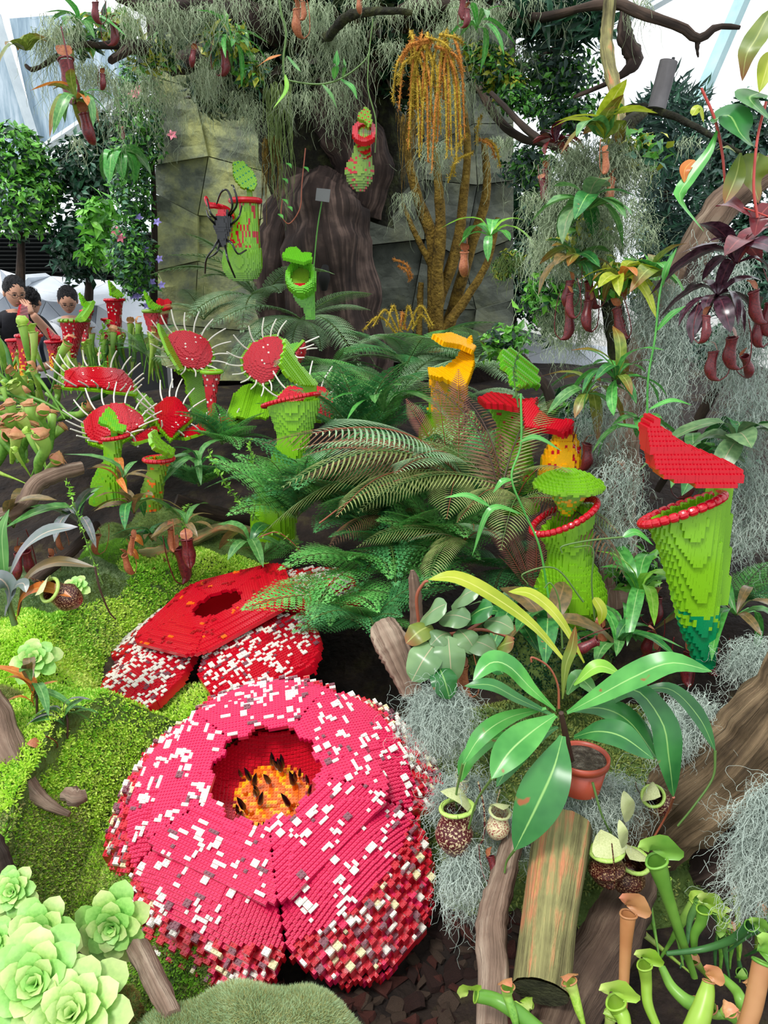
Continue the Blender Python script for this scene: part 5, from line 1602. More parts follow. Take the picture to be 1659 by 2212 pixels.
mound('rusty moss strip between the succulents and the cut stick', 275, 2140, 1.10, .05, .12, .05, 7000, .006, [olive_moss[0], leafmat('rust moss', (120, 70, 36), (150, 96, 50), rough=.8, trans=.1, obvar=0)], 54, name='moss_strip', thread=True)

# ================================================================== FERNS
def frond_mesh(name, mat, stem, n=22, W=.36, tri=False, droop=.25, curl=.12, pw=.10, mode='comb', seed=0, stemr=.006, tipw=.15, sag=0.0, start=.10):
    """one frond of length 1 along +Y"""
    rng = rnd(seed)
    mb = MB()
    path = lambda s: np.array([.02 * math.sin(s * 3 + seed), s * (1 - .12 * s), .10 * math.sin(s * 1.6) - droop * s ** 2.2])
    tube(mb, [path(s) for s in np.linspace(0, 1, 8)], [stemr, stemr * .8, stemr * .3], n=12, sides=5, mat=1)
    for k in range(n):
        s = start + (1 - start - .01) * k / (n - 1)
        p = path(s); t = nz(path(min(1, s + .02)) - path(s - .02))
        if tri: L = W * (1 - s) ** .8 * min(1, (s - start + .05) * 9) * (1 + .15 * rng.random())
        else: L = W * (math.sin(PI * min(1, (s * .93 + .06))) ** .6) * (1 if s < .75 else 1 - (s - .75) * 2.2)
        L = max(L, .015)
        for sg in (-1, 1):
            side = np.array([sg, 0, 0.0])
            d = nz(side + t * (.45 if not tri else .55) + [0, 0, .12])
            up = nz(np.cross(t, side)) * sg
            if up[2] < 0: up = -up
            q = lambda v: p + d * L * v + np.array([0, 0, -curl * L * v * v - sag * L * v]) + t * .12 * L * v * v
            if mode == 'comb':
                blade(mb, [q(0), q(.35), q(.7), q(1)], pw * min(1, L / W + .35) , 'lance', hint=up, n=5, fold=.1, across=3)
            else:
                m = max(3, int((11 if mode == 'lace' else 14) * L / W))
                a_, b_ = nz(np.cross(d, up)), up
                for j in range(m):
                    v = (j + .6) / m
                    c = q(v); l2 = ((.085 if mode == 'lace' else .031) * (1 - v) ** .6 * min(1, .45 + L / W) + .006)
                    for s2 in (-1, 1):
                        dd = nz(a_ * s2 + d * .9)
                        w_ = nz(d - dd * np.dot(d, dd))
                        e = c + dd * l2 + [0, 0, -.15 * l2]
                        if mode == 'lace':
                            mid = c + dd * l2 * .5
                            V = [c, mid + w_ * l2 * .13, e, mid - w_ * l2 * .13, mid + w_ * l2 * .42 + dd * l2 * .25, mid - w_ * l2 * .38 + dd * l2 * .22]
                            mb.add(V, quads=[[0, 3, 2, 1]], tris=[[0, 1, 4], [0, 5, 3]], uv=np.full((6, 2), .3))
                        else:
                            mid = c + dd * l2 * .5
                            mb.add([c, mid + w_ * l2 * .16, e, mid - w_ * l2 * .16], quads=[[0, 3, 2, 1]], uv=np.full((4, 2), .3))
                tube(mb, [q(0), q(1)], [.003, .0015], n=3, sides=3, mat=1)
    return mb.mesh(name, [mat, stem])
fern_d = leafmat('deep green fern', (52, 122, 66), (92, 164, 96), rough=.5, trans=.25)
fern_b = leafmat('bright green fern', (84, 168, 76), (136, 208, 112), rough=.5, trans=.3)
fern_s = leafmat('sage green fern', (120, 160, 116), (172, 204, 158), rough=.6, trans=.2)
fern_y = leafmat('olive green fern', (108, 124, 60), (150, 160, 96), rough=.6, trans=.2)
fern_r = leafmat('bronze red fern', (84, 50, 30), (122, 88, 54), rough=.6, trans=.15)
fern_p = leafmat('pinkish fern', (150, 84, 76), (172, 116, 96), rough=.6, trans=.2)
stem_g = plastic('green stem', (84, 118, 50), .5); stem_r = plastic('red brown stem', (150, 78, 52), .5); stem_b = plastic('dark brown stem', (66, 40, 28), .6)
F_lace = [frond_mesh('frond', m_, stem_g, n=13, W=.40, tri=True, mode='lace', droop=d_, seed=i, curl=.15) for i, (m_, d_) in enumerate([(fern_d, .2), (fern_b, .35), (fern_d, .5), (fern_b, .15), (fern_d, .35)])]
F_tree = [frond_mesh('frond', m_, stem_g, n=20, W=.20, mode='small', droop=d_, seed=i + 9, curl=.25) for i, (m_, d_) in enumerate([(fern_s, .25), (fern_d, .35), (fern_s, .55), (fern_b, .3)])]
F_comb = [frond_mesh('frond', m_, s_, n=34, W=.17, mode='comb', droop=d_, seed=i + 20, curl=c_, pw=.010, stemr=.005) for i, (m_, s_, d_, c_) in enumerate([(fern_y, stem_r, .35, .45), (fern_r, stem_b, .5, .7), (fern_s, stem_r, .3, .3), (fern_r, stem_b, .65, .8), (fern_y, stem_g, .5, .4)])]
F_pink = [frond_mesh('frond', fern_p, stem_r, n=34, W=.13, mode='comb', droop=.05, seed=33, curl=.1, pw=.012, stemr=.008)]

def fern(label, px, py, Y, n, L, protos, seed, yaw=(0, 360), el=(10, 60), group='ferns of the bank', name='fern', lvar=.3):
    """fronds from one crown; yaw 0 points right, 90 away, 270 to the viewer"""
    rng = rnd(seed)
    c = P(px, py, Y)
    t = thing(name, label, 'fern', tuple(c), group=group)
    for k in range(n):
        a = math.radians(yaw[0] + (yaw[1] - yaw[0]) * (k + rng.uniform(.1, .9)) / n)
        e = math.radians(rng.uniform(*el))
        me = protos[int(rng.integers(len(protos)))]
        R = Matrix.Rotation(a - PI / 2, 4, 'Z') @ Matrix.Rotation(e, 4, 'X') @ Matrix.Rotation(rng.uniform(-.35, .35), 4, 'Y') @ Matrix.Scale(L * rng.uniform(1 - lvar, 1 + lvar), 4)
        put('frond', me, t, mat=R)
    return t
E = 'fern of finely cut fronds'
for i, (lab, px, py, Y, n, L, pr, yaw, el) in enumerate([
    ('finely cut green fern hiding the foot of the biggest pitcher', 640, 1120, 2.75, 11, .34, F_lace, (150, 400), (25, 75)),
    ('finely cut green fern in front of the biggest pitcher', 700, 1080, 2.8, 12, .38, F_lace, (130, 420), (20, 70)),
    ('deep green cut-leaf fern in the middle of the bank', 790, 1130, 2.7, 13, .40, F_lace, (100, 430), (15, 65)),
    ('bright cut-leaf fern overhanging the right petal of the low flower', 800, 1230, 2.45, 10, .34, F_lace[1:4:2], (180, 400), (5, 45)),
    ('bright cut-leaf fern arching over the middle of the low flower', 730, 1290, 2.35, 6, .30, F_lace[1:4:2], (190, 330), (10, 45)),
    ('drooping cut-leaf fern beside the sawn driftwood end', 790, 1350, 2.2, 9, .26, F_lace, (150, 400), (0, 45)),
    ('cut-leaf fern left of the upright driftwood peg', 850, 1200, 2.5, 11, .32, F_lace, (120, 420), (10, 60)),
    ('bright cut-leaf fern behind the round-leaved vine', 960, 1180, 2.5, 11, .32, F_lace[1:4:2], (150, 400), (15, 60)),
    ('deep green cut-leaf fern below the bronze ferns', 930, 1080, 2.8, 12, .38, F_lace, (120, 420), (20, 60)),
    ('deep green cut-leaf fern left of the capped pitcher', 1050, 1130, 2.65, 11, .34, F_lace, (120, 420), (15, 60)),
    ('dark cut-leaf fern at the dark gap behind the capped pitcher', 1090, 1230, 2.5, 9, .28, F_lace, (150, 400), (10, 50)),
    ('finely cut fern behind the rightmost flytrap', 780, 960, 3.3, 11, .42, F_lace, (60, 400), (20, 65)),
    ('finely cut fern below the slim trumpet', 480, 960, 3.35, 9, .28, F_lace, (150, 400), (15, 60)),
    ('low cut-leaf fern behind the mossy log', 430, 1050, 3.1, 9, .24, F_lace, (150, 400), (10, 50)),
    ('small bright cut-leaf fern at the tip of the rear mound', 560, 1215, 2.75, 7, .17, F_lace[1:4:2], (150, 400), (15, 60)),
    ('light tree fern beside the yellow-hooded pitcher', 850, 870, 3.7, 12, .50, F_tree, (120, 420), (10, 55)),
    ('tree fern under the golden club moss', 880, 790, 4.1, 12, .50, F_tree, (140, 420), (5, 45)),
    ('silvery tree fern left of the gaping pitcher', 560, 650, 4.6, 8, .50, F_tree[::2], (130, 330), (10, 55)),
    ('silvery tree fern at the foot of the trunk', 650, 690, 4.4, 10, .48, F_tree[::2], (170, 380), (-20, 30)),
    ('sage fern over the dark hollow above the rightmost flytrap', 720, 790, 4.1, 9, .40, F_tree, (180, 390), (-10, 40)),
    ('tree fern right of the yellow-hooded pitcher', 1020, 800, 3.9, 10, .42, F_tree, (120, 420), (10, 50)),
    ('brownish tree fern before the stone wall', 440, 690, 4.9, 9, .42, [F_tree[0], F_comb[4]], (120, 400), (10, 60)),
    ('low green fern left of the uppermost flytrap', 320, 770, 4.3, 9, .26, F_tree, (150, 400), (10, 60)),
    ('sage fern below the hanging basket', 1150, 880, 3.5, 9, .34, F_tree, (120, 420), (10, 50)),
    ('wide olive comb-leaved fern sweeping left across the bank', 1000, 1040, 2.55, 12, .60, [F_comb[0], F_comb[2], F_comb[4]], (150, 260), (5, 40)),
    ('bronze comb-leaved fern with old brown fronds', 960, 1030, 2.6, 7, .46, [F_comb[1], F_comb[0], F_comb[3]], (130, 230), (10, 45)),
    ('bronze comb-leaved fern arching over the leafy red-rimmed pitcher', 1085, 1090, 2.3, 7, .46, [F_comb[3], F_comb[1], F_comb[4]], (50, 150), (40, 72)),
    ('olive comb-leaved fern in front of the orange throat', 1120, 1080, 2.35, 9, .40, [F_comb[0], F_comb[1], F_comb[4]], (190, 370), (10, 50)),
    ('pale comb-leaved fern tip beside the dark gap', 1000, 1170, 2.35, 6, .30, [F_comb[4], F_comb[2]], (180, 300), (10, 40)),
    ('small brown-green fern between the cut-leaf ferns', 850, 1130, 2.6, 6, .28, [F_comb[4], F_comb[1]], (150, 330), (5, 50)),
    ('little pink fern behind the capped pitcher', 1150, 1290, 2.35, 6, .26, [F_pink[0]], (60, 170), (40, 80)),
    ('dark fern tuft right of the hooded pitcher foot', 1590, 1300, 2.2, 7, .22, F_lace, (120, 400), (10, 50)),
]):
    fern(lab, px, py, Y, n, L, pr, 200 + i, yaw, el)
# upright pinkish young fronds
t = thing('fern', 'three upright pink-stemmed young fronds in front of the yellow-hooded pitcher', 'fern', tuple(P(950, 1010, 2.6)), group='ferns of the bank')
for (x0, y0, x1, y1) in ((955, 1000, 870, 840), (960, 990, 945, 800), (985, 990, 995, 770)):
    a, b = P(x0, y0, 2.6), P(x1, y1, 2.62)
    d = b - a; L = np.linalg.norm(d)
    zax = nz(np.array([0, -1, .1])); yax = nz(d); xax = nz(np.cross(yax, zax)); zax = np.cross(xax, yax)
    M = Matrix(((xax[0] * L, yax[0] * L, zax[0] * L, 0), (xax[1] * L, yax[1] * L, zax[1] * L, 0), (xax[2] * L, yax[2] * L, zax[2] * L, 0), (0, 0, 0, 1)))
    M.translation = Vector(a - OFF[t.name]); put('frond', F_pink[0], t, mat=M)

# ================================================================== LEAFY PLANTS
L_fresh = leafmat('fresh pitcher vine leaf', (62, 142, 58), (100, 182, 84), rib=(170, 214, 130), rough=.28, trans=.2, scale=14, speck=((150, 90, 50), 26, .70), ribw=.022)
L_deep = leafmat('deep pitcher vine leaf', (34, 98, 46), (66, 136, 66), rib=(150, 196, 110), rough=.3, trans=.2, scale=12, ribw=.022, speck=((160, 96, 60), 22, .70))
L_yel = leafmat('yellowing leaf', (150, 168, 30), (186, 196, 60), rib=(208, 210, 110), rough=.35, trans=.3)
L_olive = leafmat('olive leaf', (92, 116, 40), (134, 150, 60), rib=(170, 180, 100), rough=.35, trans=.2, tip=(140, 80, 40))
L_round = leafmat('round grey green leaf', (84, 120, 78), (118, 150, 100), rib=(176, 160, 130), rough=.3, trans=.15, ribw=.014)
L_grey = leafmat('greyish purple leaf', (92, 112, 100), (128, 128, 136), rib=(190, 170, 150), rough=.3, trans=.1)
L_bronze = leafmat('bronze green leaf', (92, 84, 52), (132, 108, 66), rib=(150, 120, 80), rough=.3, trans=.15)
L_purple = leafmat('dark purple leaf', (44, 22, 32), (84, 52, 66), rib=(110, 60, 70), rough=.22, trans=.05, spec=.7)
L_maroon = leafmat('maroon leaf', (84, 18, 28), (120, 34, 40), rib=(150, 70, 66), rough=.28, trans=.15)
L_orange = leafmat('orange leaf', (196, 104, 40), (214, 140, 60), rib=(220, 170, 90), rough=.35, trans=.3)
L_mid = leafmat('mid green vine leaf', (60, 120, 56), (104, 158, 84), rib=(150, 190, 120), rough=.32, trans=.2)
L_pale = leafmat('pale lime leaf', (120, 190, 50), (160, 216, 84), rib=(190, 226, 120), rough=.35, trans=.35)
P_red = organic('wine red pitcher', [(0.35, (70, 20, 28)), (0.65, (122, 36, 40))], scale=20, rough=.3, bump=.1, spec=.5)
P_mot = organic('maroon cream mottled pitcher', [(0.46, (74, 20, 26)), (0.54, (92, 30, 30)), (0.58, (196, 180, 140))], scale=20, rough=.35, bump=.1, spec=.5, detail=2)
P_pal = organic('cream pitcher with red flecks', [(0.40, (150, 50, 60)), (0.50, (214, 204, 160)), (0.7, (224, 216, 180))], scale=18, rough=.35, bump=.1, spec=.5, detail=2)
P_brn = organic('brown speckled pitcher', [(0.42, (56, 20, 18)), (0.56, (92, 36, 26)), (0.60, (176, 150, 110))], scale=26, rough=.3, bump=.1, spec=.5, detail=2)
P_org = organic('orange brown pitcher', [(0.35, (140, 74, 50)), (0.65, (172, 112, 76))], scale=20, rough=.35, bump=.1)
P_lime = organic('lime pitcher rim', [(0.3, (150, 190, 80)), (0.7, (190, 214, 120))], scale=30, rough=.3, bump=0)
P_cream = organic('cream pitcher lid', [(0.3, (170, 180, 120)), (0.7, (206, 210, 160))], scale=30, rough=.4, bump=0)

def leaf_proto(kind, w, droop, mat, fold=.15, wave=0.02, up=.25):
    mb = MB()
    pts = [(0, 0, 0), (0, .33, up * .6), (0, .68, up * .7 - droop * .4), (0, .96, up * .3 - droop)]
    blade(mb, pts, w, kind, hint=(0, 0, 1), n=9, fold=fold, wave=wave)
    return mb.mesh('leaf', mat)
def pitcher_proto(mat, lip, lid, fat=.3, h=1.0, hook=True):
    """hanging pitcher, mouth at the origin, body below, height 1"""
    mb = MB()
    tube(mb, [(0, .02, 0), (0, 0, -.25), (0, -.02, -.6), (0, .08, -.88), (0, .28, -.98)], [fat * .8, fat * .72, fat, fat * .7, fat * .12], n=16, sides=14, mat=0, cap=False)
    th = np.linspace(0, 2 * PI, 17)
    tube(mb, [(fat * .8 * math.cos(a), .02 + fat * .8 * math.sin(a), .04 * math.sin(a)) for a in th], [fat * .13] * 2, n=22, sides=6, mat=1)
    blade(mb, [(0, fat * .75, 0.03), (0, fat * .2, .3), (0, -fat * .8, .36)], fat * 1.7, 'ovate', hint=(0, .3, 1), n=7, fold=-.1, mat=2)
    if hook: tube(mb, [(0, .28, -.98), (0, .5, -.7), (0, .5, 0), (0, .38, .6)], [.02, .018, .015], n=10, sides=5, mat=0)
    return mb.mesh('pitcher', [mat, lip, lid])
PR_red = pitcher_proto(P_red, P_red, P_org, .19); PR_org = pitcher_proto(P_org, P_org, P_org, .17); PR_mot = pitcher_proto(P_mot, P_lime, P_cream, .36)
PR_brn = pitcher_proto(P_brn, P_lime, P_cream, .46); PR_pal = pitcher_proto(P_pal, P_cream, P_cream, .38)

LP = {}
def lp(kind, w, droop, mat, **k):
    key = (kind, w, droop, mat.name)
    if key not in LP: LP[key] = leaf_proto(kind, w, droop, mat, **k)
    return LP[key]
def plant(label, px, py, Y, n, L, kind='nep', w=.28, mats=(None,), seed=0, el=(10, 60), yaw=(0, 360), droops=(.2, .5, .8), name='pitcher_vine', group=None, pitchers=0, pmesh=None, pl=.12, cat='plant', stemh=0, stemmat=None, whorl=1, lvar=.25):
    rng = rnd(seed)
    c = P(px, py, Y)
    t = thing(name, label, cat, tuple(c), group=group)
    for k in range(n):
        a = math.radians(yaw[0] + (yaw[1] - yaw[0]) * (k + rng.uniform(.15, .85)) / n) + (2.4 * k if stemh else 0)
        e = math.radians(rng.uniform(*el))
        me = lp(kind, w, droops[int(rng.integers(len(droops)))], mats[int(rng.integers(len(mats)))])
        R = Matrix.Translation((0, 0, stemh * (k + 1) / n)) @ Matrix.Rotation(a - PI / 2, 4, 'Z') @ Matrix.Rotation(e, 4, 'X') @ Matrix.Rotation(rng.uniform(-.4, .4), 4, 'Y') @ Matrix.Scale(L * rng.uniform(1 - lvar, 1 + lvar), 4)
        put('leaf', me, t, mat=R)
    if stemh or stemmat:
        mb = MB(); tube(mb, [(0, 0, -.05), (.01, 0, stemh * .5), (0, .01, stemh)], [max(.003, L * .035)] * 2, n=8, sides=6)
        mb.build('stem', stemmat or stem_g, t, local=True)
    for k in range(pitchers):
        a = rng.uniform(0, 2 * PI); q = L * rng.uniform(.3, .9)
        ob = put('pitcher', pmesh, t, (q * math.cos(a), q * math.sin(a) * .5 - .02, -rng.uniform(.02, .12) - pl * .3), (rng.uniform(-.3, .3), rng.uniform(-.3, .3), rng.uniform(0, 6)), pl * rng.uniform(.8, 1.2))
    return t

# succulents
S_leaf = leafmat('pale green succulent', (108, 180, 74), (148, 210, 104), rough=.45, trans=.25, tip=(168, 216, 116))
S_leaf2 = leafmat('cream edged succulent', (124, 190, 78), (170, 216, 108), rough=.45, trans=.25, tip=(210, 222, 150))
def rosette(label, px, py, R_px, Y, mats, seed, tilt=(0, 0), n=30, squash=1, kind='spoon', w=.6, group='pale succulent rosettes'):
    rng = rnd(seed)
    c = P(px, py, Y); R = mpp(px, py, Y) * R_px * 1.3
    t = thing('succulent', label, 'plant', tuple(c), (tilt[0], tilt[1], 0), group=group)
    spin = rng.uniform(0, 6)
    for k in range(n):
        f = k / (n - 1)
        a = k * 2.39996 + spin
        e = math.radians(86 - 78 * f ** .8)
        L = R * (.35 + .75 * f ** .9)
        me = lp(kind, w, .12, mats[k % len(mats)], fold=.12, wave=.015, up=.18)
        M = Matrix.Rotation(a, 4, 'Z') @ Matrix.Translation((0, R * .03, R * .28 * (1 - f))) @ Matrix.Rotation(e, 4, 'X') @ Matrix.Scale(L, 4)
        put('leaf', me, t, mat=M)
    mb = MB(); tube(mb, [(0, 0, -.9 * R), (0, 0, .1 * R)], [.12 * R, .1 * R], n=4, sides=8); mb.build('stem', stem_g, t, local=True)
    return t
sm = [S_leaf, S_leaf2]
for i, (lab, x, y, r, Y, tl, n) in enumerate([
    ('succulent rosette third up the left edge, medium sized', 100, 2022, 66, 1.20, (.9, 0), 32),
    ('small frilly succulent rosette nearest the olive moss bank', 36, 1928, 44, 1.32, (.8, 0), 30),
    ('biggest succulent rosette, second from the bottom left corner', 92, 2128, 96, 1.10, (.7, .1), 36),
    ('cropped succulent rosette at the bottom left corner, all cream edges', 170, 2205, 100, 1.05, (.5, 0), 30),
    ('tall succulent rosette standing upright against the big flower petal', 250, 1990, 66, 1.26, (1.15, .2), 32),
    ('tiny succulent rosette in a pale cup above the long moss mound', 166, 1272, 24, 2.45, (.7, 0), 22),
    ('rim-curled succulent rosette on the edge of the long moss mound', 78, 1432, 42, 2.1, (.7, .2), 24),
    ('small succulent rosette at the left edge beside the medium one', 0, 2050, 50, 1.22, (.6, 0), 26)]):
    rosette(lab, x, y, r, Y, sm if i != 3 else [S_leaf2], 300 + i, tl, n)

# sapling sprigs with tiny leaves
def sprig(label, pts, Y, n, ls, mat, seed, name='seedling', group='thin leafy seedlings', sm_=None, wd=.5):
    rng = rnd(seed)
    w = [P(x, y, Y + (d[0] if (d := p_[2:]) else 0)) for p_ in pts for x, y in [p_[:2]]]
    t = thing(name, label, 'plant', tuple(w[0]), group=group)
    mb = MB(); p = tube(mb, w, [.003, .002, .001], n=40, sides=5); mb.build('stem', sm_ or stem_g, t)
    tt = tangents(p)
    mb = MB(); idx = rng.integers(3, 40, n)
    pos = p[idx]; nor = rng.normal(size=(n, 3)); nor[:, 2] = np.abs(nor[:, 2])
    scatter(mb, LEAF_T * [1, wd / .5, 1], LEAF_Q, pos, nor, ls * rng.uniform(.6, 1.2, n), rng, jitter=.2)
    tag(mb.build('leaflets', mat, t, smooth_=False), kind='stuff')
    return t
sprig('thin pale seedling leaning over the dull moss at the left', [(222, 1262), (190, 1180), (160, 1090), (145, 1040)], 2.45, 90, .016, L_pale, 1)
sprig('pale seedling left of the biggest pitcher', [(590, 1150), (545, 1110), (490, 1050), (450, 975)], 2.85, 110, .022, L_pale, 2)
sprig('upright pale seedling in front of the biggest pitcher foot', [(545, 1125), (555, 1060), (545, 1000), (540, 950)], 2.8, 90, .02, L_pale, 3)
sprig('horizontal twig with small bluish leaves across the ferns', [(690, 1130), (760, 1080), (850, 1040), (930, 1020)], 2.35, 60, .016, L_mid, 4, sm_=stem_r)
sprig('grey-green curling vine before the leaf hood', [(1120, 880), (1110, 800), (1130, 740), (1150, 700)], 2.3, 60, .018, L_mid, 5)
sprig('budding twig by the rear mound', [(560, 1160), (600, 1150), (640, 1180), (660, 1210)], 2.6, 40, .016, L_pale, 6, sm_=stem_r)
sprig('leafy shoot over the back left beds', [(210, 840), (225, 790), (215, 740), (230, 690)], 4.1, 60, .03, L_pale, 7)
sprig('fine weeds under the small spotted pitcher', [(380, 1180), (400, 1150), (390, 1120), (410, 1090)], 3.0, 60, .02, L_pale, 8)

# ================================================================== TRUMPET PITCHER BEDS
T_g = leafmat('green trumpet', (92, 150, 52), (134, 186, 76), rough=.35, trans=.25, tip=(166, 206, 96))
T_y = leafmat('lime trumpet', (134, 180, 50), (176, 208, 88), rough=.35, trans=.25, tip=(196, 214, 120))
T_r = leafmat('rusty trumpet', (176, 120, 76), (200, 150, 100), rough=.4, trans=.2, tip=(196, 120, 90))
T_dk = leafmat('dark green trumpet', (52, 104, 56), (84, 138, 72), rough=.35, trans=.2, tip=(110, 160, 80))
def trumpet_mesh(mat, hood, w0=.012, w1=.07, bend=.06, hoodk=1.0, seed=0):
    mb = MB()
    tube(mb, [(0, 0, 0), (bend * .3, 0, .35), (bend, 0, .7), (bend * .8, 0, .96)], [w0, w0 * 2.0, w1 * .72, w1], n=14, sides=10, mat=0, cap=False)
    x = bend * .8
    th = np.linspace(-PI * .9, PI * .9, 13)
    tube(mb, [(x + w1 * 1.02 * math.cos(a), w1 * 1.02 * math.sin(a), .96 + .01 * math.cos(2 * a)) for a in th], [w1 * .13] * 2, n=18, sides=5, mat=1)
    blade(mb, [(x + w1 * .9, 0, .95), (x + w1 * 1.1, 0, 1.03), (x + w1 * .3, 0, 1.10 * hoodk), (x - w1 * 1.2, 0, 1.10 * hoodk)], w1 * 2.6, 'ovate', hint=(.5, 0, 1), n=8, fold=-.25, wave=.06, mat=1, seed=seed)
    return mb.mesh('pitcher', [mat, hood])
TM = [trumpet_mesh(T_g, T_y, seed=0), trumpet_mesh(T_y, T_y, bend=-.05, seed=1), trumpet_mesh(T_g, T_r, bend=.1, seed=2), trumpet_mesh(T_y, T_r, bend=0, w1=.055, seed=3), trumpet_mesh(T_dk, T_g, bend=.15, seed=4)]
TMs = [trumpet_mesh(T_y, T_y, w0=.05, w1=.16, bend=.25, seed=5), trumpet_mesh(T_g, T_r, w0=.05, w1=.15, bend=.3, seed=6), trumpet_mesh(T_y, T_r, w0=.05, w1=.17, bend=.15, seed=7)]
def trumpets(label, spots_, protos, seed, hr=(.2, .32), tilt=.25, group='green trumpet pitcher clumps'):
    rng = rnd(seed)
    c = P(*spots_[0][:3])
    t = thing('trumpet_pitcher', label, 'plant', tuple(c), group=group)
    for (px, py, Y, n, spread) in spots_:
        for k in range(n):
            x = px + rng.uniform(-spread, spread); y = py + rng.uniform(-12, 12)
            p = P(x, y, Y + rng.uniform(-.15, .15)) - c
            put('pitcher', protos[int(rng.integers(len(protos)))], t, tuple(p), (rng.normal(0, tilt), rng.normal(0, tilt), rng.uniform(0, 6.28)), rng.uniform(*hr))
    return t
trumpets('tall green trumpet pitchers round the flame-footed brick trumpet at the far left', [(30, 890, 3.9, 7, 45), (105, 880, 4.0, 6, 35)], TM, 1, (.14, .22), .16)
trumpets('green trumpet pitchers behind the lowest flytrap', [(170, 850, 4.3, 10, 50), (240, 840, 4.4, 7, 40)], TM, 2, (.15, .24), .2)
trumpets('green trumpet pitchers between the dotted brick trumpets and the uppermost flytrap', [(290, 800, 4.4, 10, 40), (330, 830, 4.2, 7, 30), (240, 810, 4.4, 8, 60)], TM, 3, (.18, .26), .18)
trumpets('trumpet pitchers along the rear left path edge', [(60, 830, 4.4, 7, 70), (180, 820, 4.5, 7, 60), (290, 780, 4.6, 6, 50)], TM, 4, (.12, .2), .2)
trumpets('squat lime trumpet pitchers in the left foreground bed', [(25, 1000, 3.2, 9, 40), (75, 960, 3.3, 8, 40)], TMs, 5, (.13, .19), .45)
trumpets('squat lime trumpet pitchers above the curved driftwood', [(60, 1040, 3.0, 7, 60), (20, 930, 3.5, 8, 40), (100, 900, 3.7, 6, 30)], TMs + TM[:2], 6, (.12, .20), .5)
trumpets('sprawling trumpet pitchers left of the lowest flytrap', [(40, 850, 3.9, 8, 50), (130, 880, 3.8, 6, 30)], TM, 7, (.24, .36), .6)
t = thing('trumpet_pitcher', 'long green trumpet pitchers lying across the dark gap left of the flytraps', 'plant', tuple(P(60, 850, 3.7)), group='green trumpet pitcher clumps')
for (x0, y0, x1, y1, wd) in ((150, 900, 40, 850, 6), (120, 900, 0, 860, 7), (140, 905, 70, 800, 5), (0, 845, 110, 892, 9), (155, 905, 100, 850, 5)):
    mb = MB(); w, r = limb_at([(x0, y0, 3.6), ((x0 + x1) / 2, (y0 + y1) / 2 - 6, 3.62), (x1, y1, 3.65)], [2, wd * .6, wd]); tube(mb, w, r, n=12, sides=8)
    mb.build('pitcher', T_g, t)

# ================================================================== LEFT DWARF VINES AND WOOD
def log(label, pts, rp, mat=None, name='driftwood', rough=.12, ridge=.06, ridges=6, seed=0, n=30, sides=20, cat='driftwood', group=None, cut=None):
    w, r = limb_at(pts, rp)
    t = thing(name, label, cat, tuple(w[0]), group=group)
    mb = MB(); tube(mb, w, r, n=n, sides=sides, rough=rough, ridge=ridge, ridges=ridges, seed=seed)
    mb.build('trunk', mat or wood, t)
    return t
log('grey curved driftwood root at the left edge beside the mounds', [(-60, 1480, 1.85), (-10, 1560, 1.82), (20, 1630, 1.76), (60, 1700, 1.72), (100, 1735, 1.7), (150, 1760, 1.68)], [40, 38, 34, 24, 14, 6], seed=2)
log('smooth forked driftwood above the dwarf vines', [(178, 1010, 2.9), (130, 1022, 2.85), (80, 1045, 2.8), (55, 1085, 2.75), (20, 1110, 2.7), (-30, 1118, 2.7)], [13, 17, 18, 20, 18, 18], seed=4)
log('mossy fallen log behind the rounded mound', [(270, 1200, 3.0), (340, 1195, 3.0), (420, 1165, 3.05), (480, 1140, 3.1), (560, 1150, 3.1)], [12, 14, 13, 12, 8], seed=6, mat=wood_g)
log('thin dark fallen branch left of the rounded mound', [(70, 1255, 2.6), (120, 1215, 2.65), (165, 1180, 2.7), (210, 1130, 2.8)], [14, 13, 12, 8], seed=7, mat=bark_d)
log('dark low log under the fern bank', [(380, 1080, 3.1), (470, 1110, 3.15), (560, 1130, 3.2), (620, 1190, 3.0)], [14, 16, 14, 10], seed=8, mat=bark_d)
log('cut weathered stick under the front petal of the big flower', [(300, 2050, 1.22), (335, 2120, 1.12), (375, 2200, 1.04)], [24, 24, 22], seed=9)
log('dark root at the left edge above the small frilly succulent', [(-30, 1790, 1.45), (0, 1840, 1.42), (25, 1900, 1.4)], [20, 18, 14], seed=10, mat=bark_d)
log('pale chip of wood in the lime moss left of the big flower', [(140, 1712, 1.66), (165, 1722, 1.65), (186, 1716, 1.66)], [14, 20, 12], seed=12, n=10, sides=12, rough=.3)

gp = 'dwarf pitcher vines of the left bed'
plant('dwarf pitcher vine with broad grey-green leaves left of the orange-spotted pitcher', 170, 1130, 2.75, 9, .17, mats=(L_mid, L_grey, L_bronze), seed=1, group=gp, pitchers=3, pmesh=PR_org, pl=.07, el=(15, 65))
plant('dwarf pitcher vine in front of the small spotted pitcher', 290, 1110, 2.7, 10, .16, mats=(L_mid, L_deep, L_bronze), seed=2, group=gp, pitchers=3, pmesh=PR_org, pl=.08, el=(10, 60))
plant('dwarf pitcher vine between the two small brick pitchers', 262, 1050, 2.85, 8, .16, mats=(L_mid, L_orange, L_bronze), seed=3, group=gp, el=(20, 70), w=.2)
plant('dwarf vine with rounded leaves right of the mossy log', 540, 1180, 2.7, 8, .15, mats=(L_deep, L_bronze, L_mid), seed=4, group=gp, el=(-5, 45), w=.34)
plant('dwarf pitcher vine hanging a wine-red pitcher into the moss', 405, 1140, 2.75, 7, .13, mats=(L_mid, L_bronze), seed=5, group=gp, pitchers=1, pmesh=PR_red, pl=.12, el=(10, 50))
